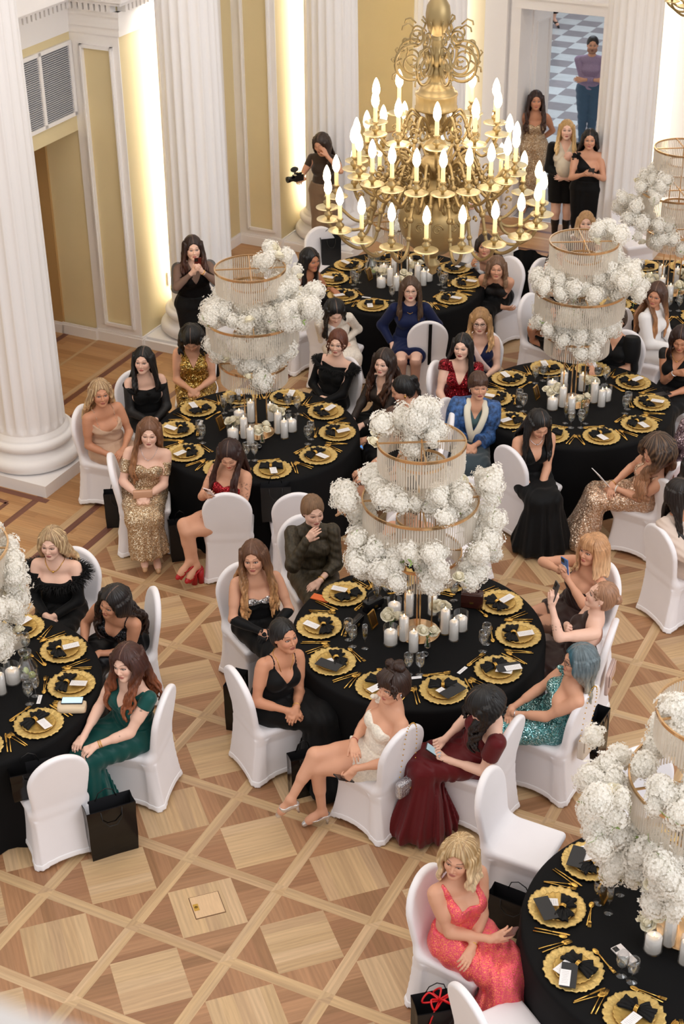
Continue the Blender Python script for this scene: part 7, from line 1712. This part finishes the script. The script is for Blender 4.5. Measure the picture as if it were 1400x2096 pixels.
def purse(pos, rz, lab, col, w=.20, d=.06, h=.12, z=0.0, handle=None, m=None, bump=False, flap=True, chain=None, name='handbag', cat='handbag'):
    t = thing(name, lab, cat, (pos[0], pos[1], z), R_(rz)); mm = m or mat('leather_'+col, col, .35, coat=.2); b = MB(); V = []; F = []
    n = 24
    for i, (zz, s) in enumerate(((0, .90), (.01, 1.0), (h*.5, 1.0), (h*.9, .92), (h, .70))):
        for k in range(n):
            a = 2*PI*k/n; c_, s_ = math.cos(a), math.sin(a); e = .35
            V.append((w/2*abs(c_)**e*(1 if c_ > 0 else -1), d/2*s*abs(s_)**e*(1 if s_ > 0 else -1), zz))
    for i in range(4):
        for k in range(n): F.append([i*n+k, i*n+(k+1) % n, (i+1)*n+(k+1) % n, (i+1)*n+k])
    F += [[k for k in range(n)][::-1], [4*n+k for k in range(n)]]
    b.add(V, F, 0, True).build('body', mm, t)
    if flap: MB().box((0, -d/2-.003, h*.68), (w*.96, .006, h*.55)).box((0, -d/2-.007, h*.45), (.03, .006, .014), mi=1).build('flap', [mm, M_jewel], t)
    if handle: MB().tube([tuple(p) for p in crv([(-w*.28, 0, h), (-w*.2, 0, h+handle), (w*.2, 0, h+handle), (w*.28, 0, h)], 6)], .006, 6).build('handle', mm, t)
    if chain:
        c = MB(); P = crv([tuple(q) for q in chain], 10)
        for i in range(len(P)-1): c.sphere((P[i]+P[i+1])/2-np.array([pos[0], pos[1], z]), .0055, 6)
        ch = c.build('chain', M_jewel, t); ch.rotation_euler = (0, 0, -R_(rz))
    return t
def chair_pt(k, x, y, z):
    c = PP[k]['_chair']; a = c.rotation_euler.z; return Vector((c.location.x+x*math.cos(a)-y*math.sin(a), c.location.y+x*math.sin(a)+y*math.cos(a), z))
def hung(k, y, lab, col, **kw):
    p = chair_pt(k, -.285, y, .40); q = chair_pt(k, -.325, y-.03, .935); q2 = chair_pt(k, -.30, y+.03, .935); a = chair_pt(k, -.275, y-.08, .52); b = chair_pt(k, -.275, y+.08, .52)
    return purse((p.x, p.y), math.degrees(PP[k]['_chair'].rotation_euler.z)+90+180, lab, col, z=.38, chain=[tuple(a), tuple(q), tuple(q2), tuple(b)], **kw)
hung('whitemini', -.02, 'silver quilted purse hanging on a chain from the centre front chair', 'c9c6c8', w=.22, h=.12, m=mat('silver_quilt', 'cfcccf', .25, .8, bump=(70, 1, .012)))
hung('teal', .02, 'small cream handbag with gold chain hanging behind the teal dress', 'ded3c4', w=.15, h=.16, d=.06)
p = chair_pt('halter', -.275, .02, .3); purse((p.x, p.y), 70, 'dusty pink clutch with a bow hooked behind the halter gown chair', 'cdb0a6', .24, .035, .18, z=.36)
purse(A_(966, 1240, .754), -12, 'dark brown leather handbag standing on the centre front table', '3a1a14', .17, .09, .13, z=.754, handle=.07)
purse(A_(727, 1285, .754), 60, 'black clutch with a square crystal clasp on the centre front table', '0c0c0e', .17, .05, .08, z=.754)
purse(A_(762, 1245, .754), 40, 'black leather handbag with looped handle beside the front stand', '0e0e12', .16, .08, .09, z=.754, handle=.06)
purse(A_(148, 1452, .754), 0, 'beige box clutch with a gold rim and handle on the left edge table', 'd8c2a4', .20, .11, .045, z=.754, flap=False)
purse(A_(22, 1330, .754), 40, 'cream rolled clutch lying on the left edge table', 'cbbfae', .24, .08, .07, z=.754, flap=False)
o = PP['goldoff']; w_ = o['_w']((.30, 0, .66)); purse((w_.x, w_.y), 277+90, 'rose gold clutch in the lap of the woman in gold off-shoulder sequins', 'c99a7c', .17, .04, .07, z=.655, flap=False)
# booklet held by the curly-haired woman
o = PP['curly']; S, E, Wp, d, n = o['_A']['R']; c = o['_w'](Wp+np.array([.10, .0, .06])); a = R_(200)
bk = MB(); M = Matrix.Translation(c) @ Matrix.Rotation(a, 4, 'Z') @ Matrix.Rotation(-.9, 4, 'Y'); bk.box((0, 0, 0), (.20, .145, .004), M=M).box((0, 0, .003), (.19, .14, .002), M=M); tag(bk.build('booklet', M_card), 'open white booklet held by the woman with big curls', 'booklet')
# baby in the wrap
o = PP['blonde']; T_ = o['_T']; c = o['_w'](T_(.17, .04, .36)); bb = MB(); bb.sphere(c, .062, 16); h_ = thing('person', 'sleeping baby whose head shows above the cream wrap', 'person', (0, 0, 0)); bm = bb.mesh('body', mat('baby_skin', 'e6b8a4', .5)); link('body', bm, h_)
MB().sphere(o['_w'](T_(.155, 0, .22)), .115, 18, sc=(1, .95, 1.25)).build('wrap', CRM, h_)
# video camera
o = PP['photog']; S, E, Wp, d, n = o['_A']['R']; c = o['_w'](Wp+d*.12+np.array([0, 0, .05])); v = thing('video_camera', 'black video camera with a furry microphone held by the woman in brown', 'camera', c, R_(215)); mk = mat('camera_black', '0a0a0c', .3)
MB().box((0, 0, 0), (.13, .06, .08)).box((-.02, 0, .05), (.05, .04, .03)).build('body', mk, v)
b = MB(); Ml = Matrix.Rotation(PI/2, 4, 'Y'); b.lathe([(0, .06), (.034, .06), (.034, .12), (.038, .125), (.038, .16), (.02, .16), (0, .15)], 20, M=Ml); b.build('lens', mk, v)
b = MB(); b.sphere((.05, .0, .11), .034, 12, sc=(1.7, 1, 1)); b.build('microphone', mat('fur_grey', '2a2c2c', .9), v); MB().box((.0, -.05, .03), (.01, .07, .05)).build('monitor', mk, v)
# dark socket bag strap on the empty chair
p0 = back_at(877, 658, 92); MB().box((0, 0, 0), (.035, .012, .52), M=Matrix.Translation((p0[0]+.03, p0[1]-.272, .66)) @ Matrix.Rotation(.22, 4, 'X')).build('strap', BK); s_ = bpy.context.scene.objects['strap']; tag(s_, 'black fabric strap hanging down the back of a white covered chair', 'strap')
# white stone balustrade at the gallery edge, close to the camera
bal = MB(); q = Matrix.Translation(Vector(CAM)+Vector(fw)*.62-Vector(rt)*.235-Vector(up)*.262) @ Matrix.Rotation(R_(-24), 4, 'Z')
bal.box((0, 0, 0), (.40, .16, .10), M=q); b_ = bal.build('trim_balustrade', M_trim); tag(b_, kind='structure')
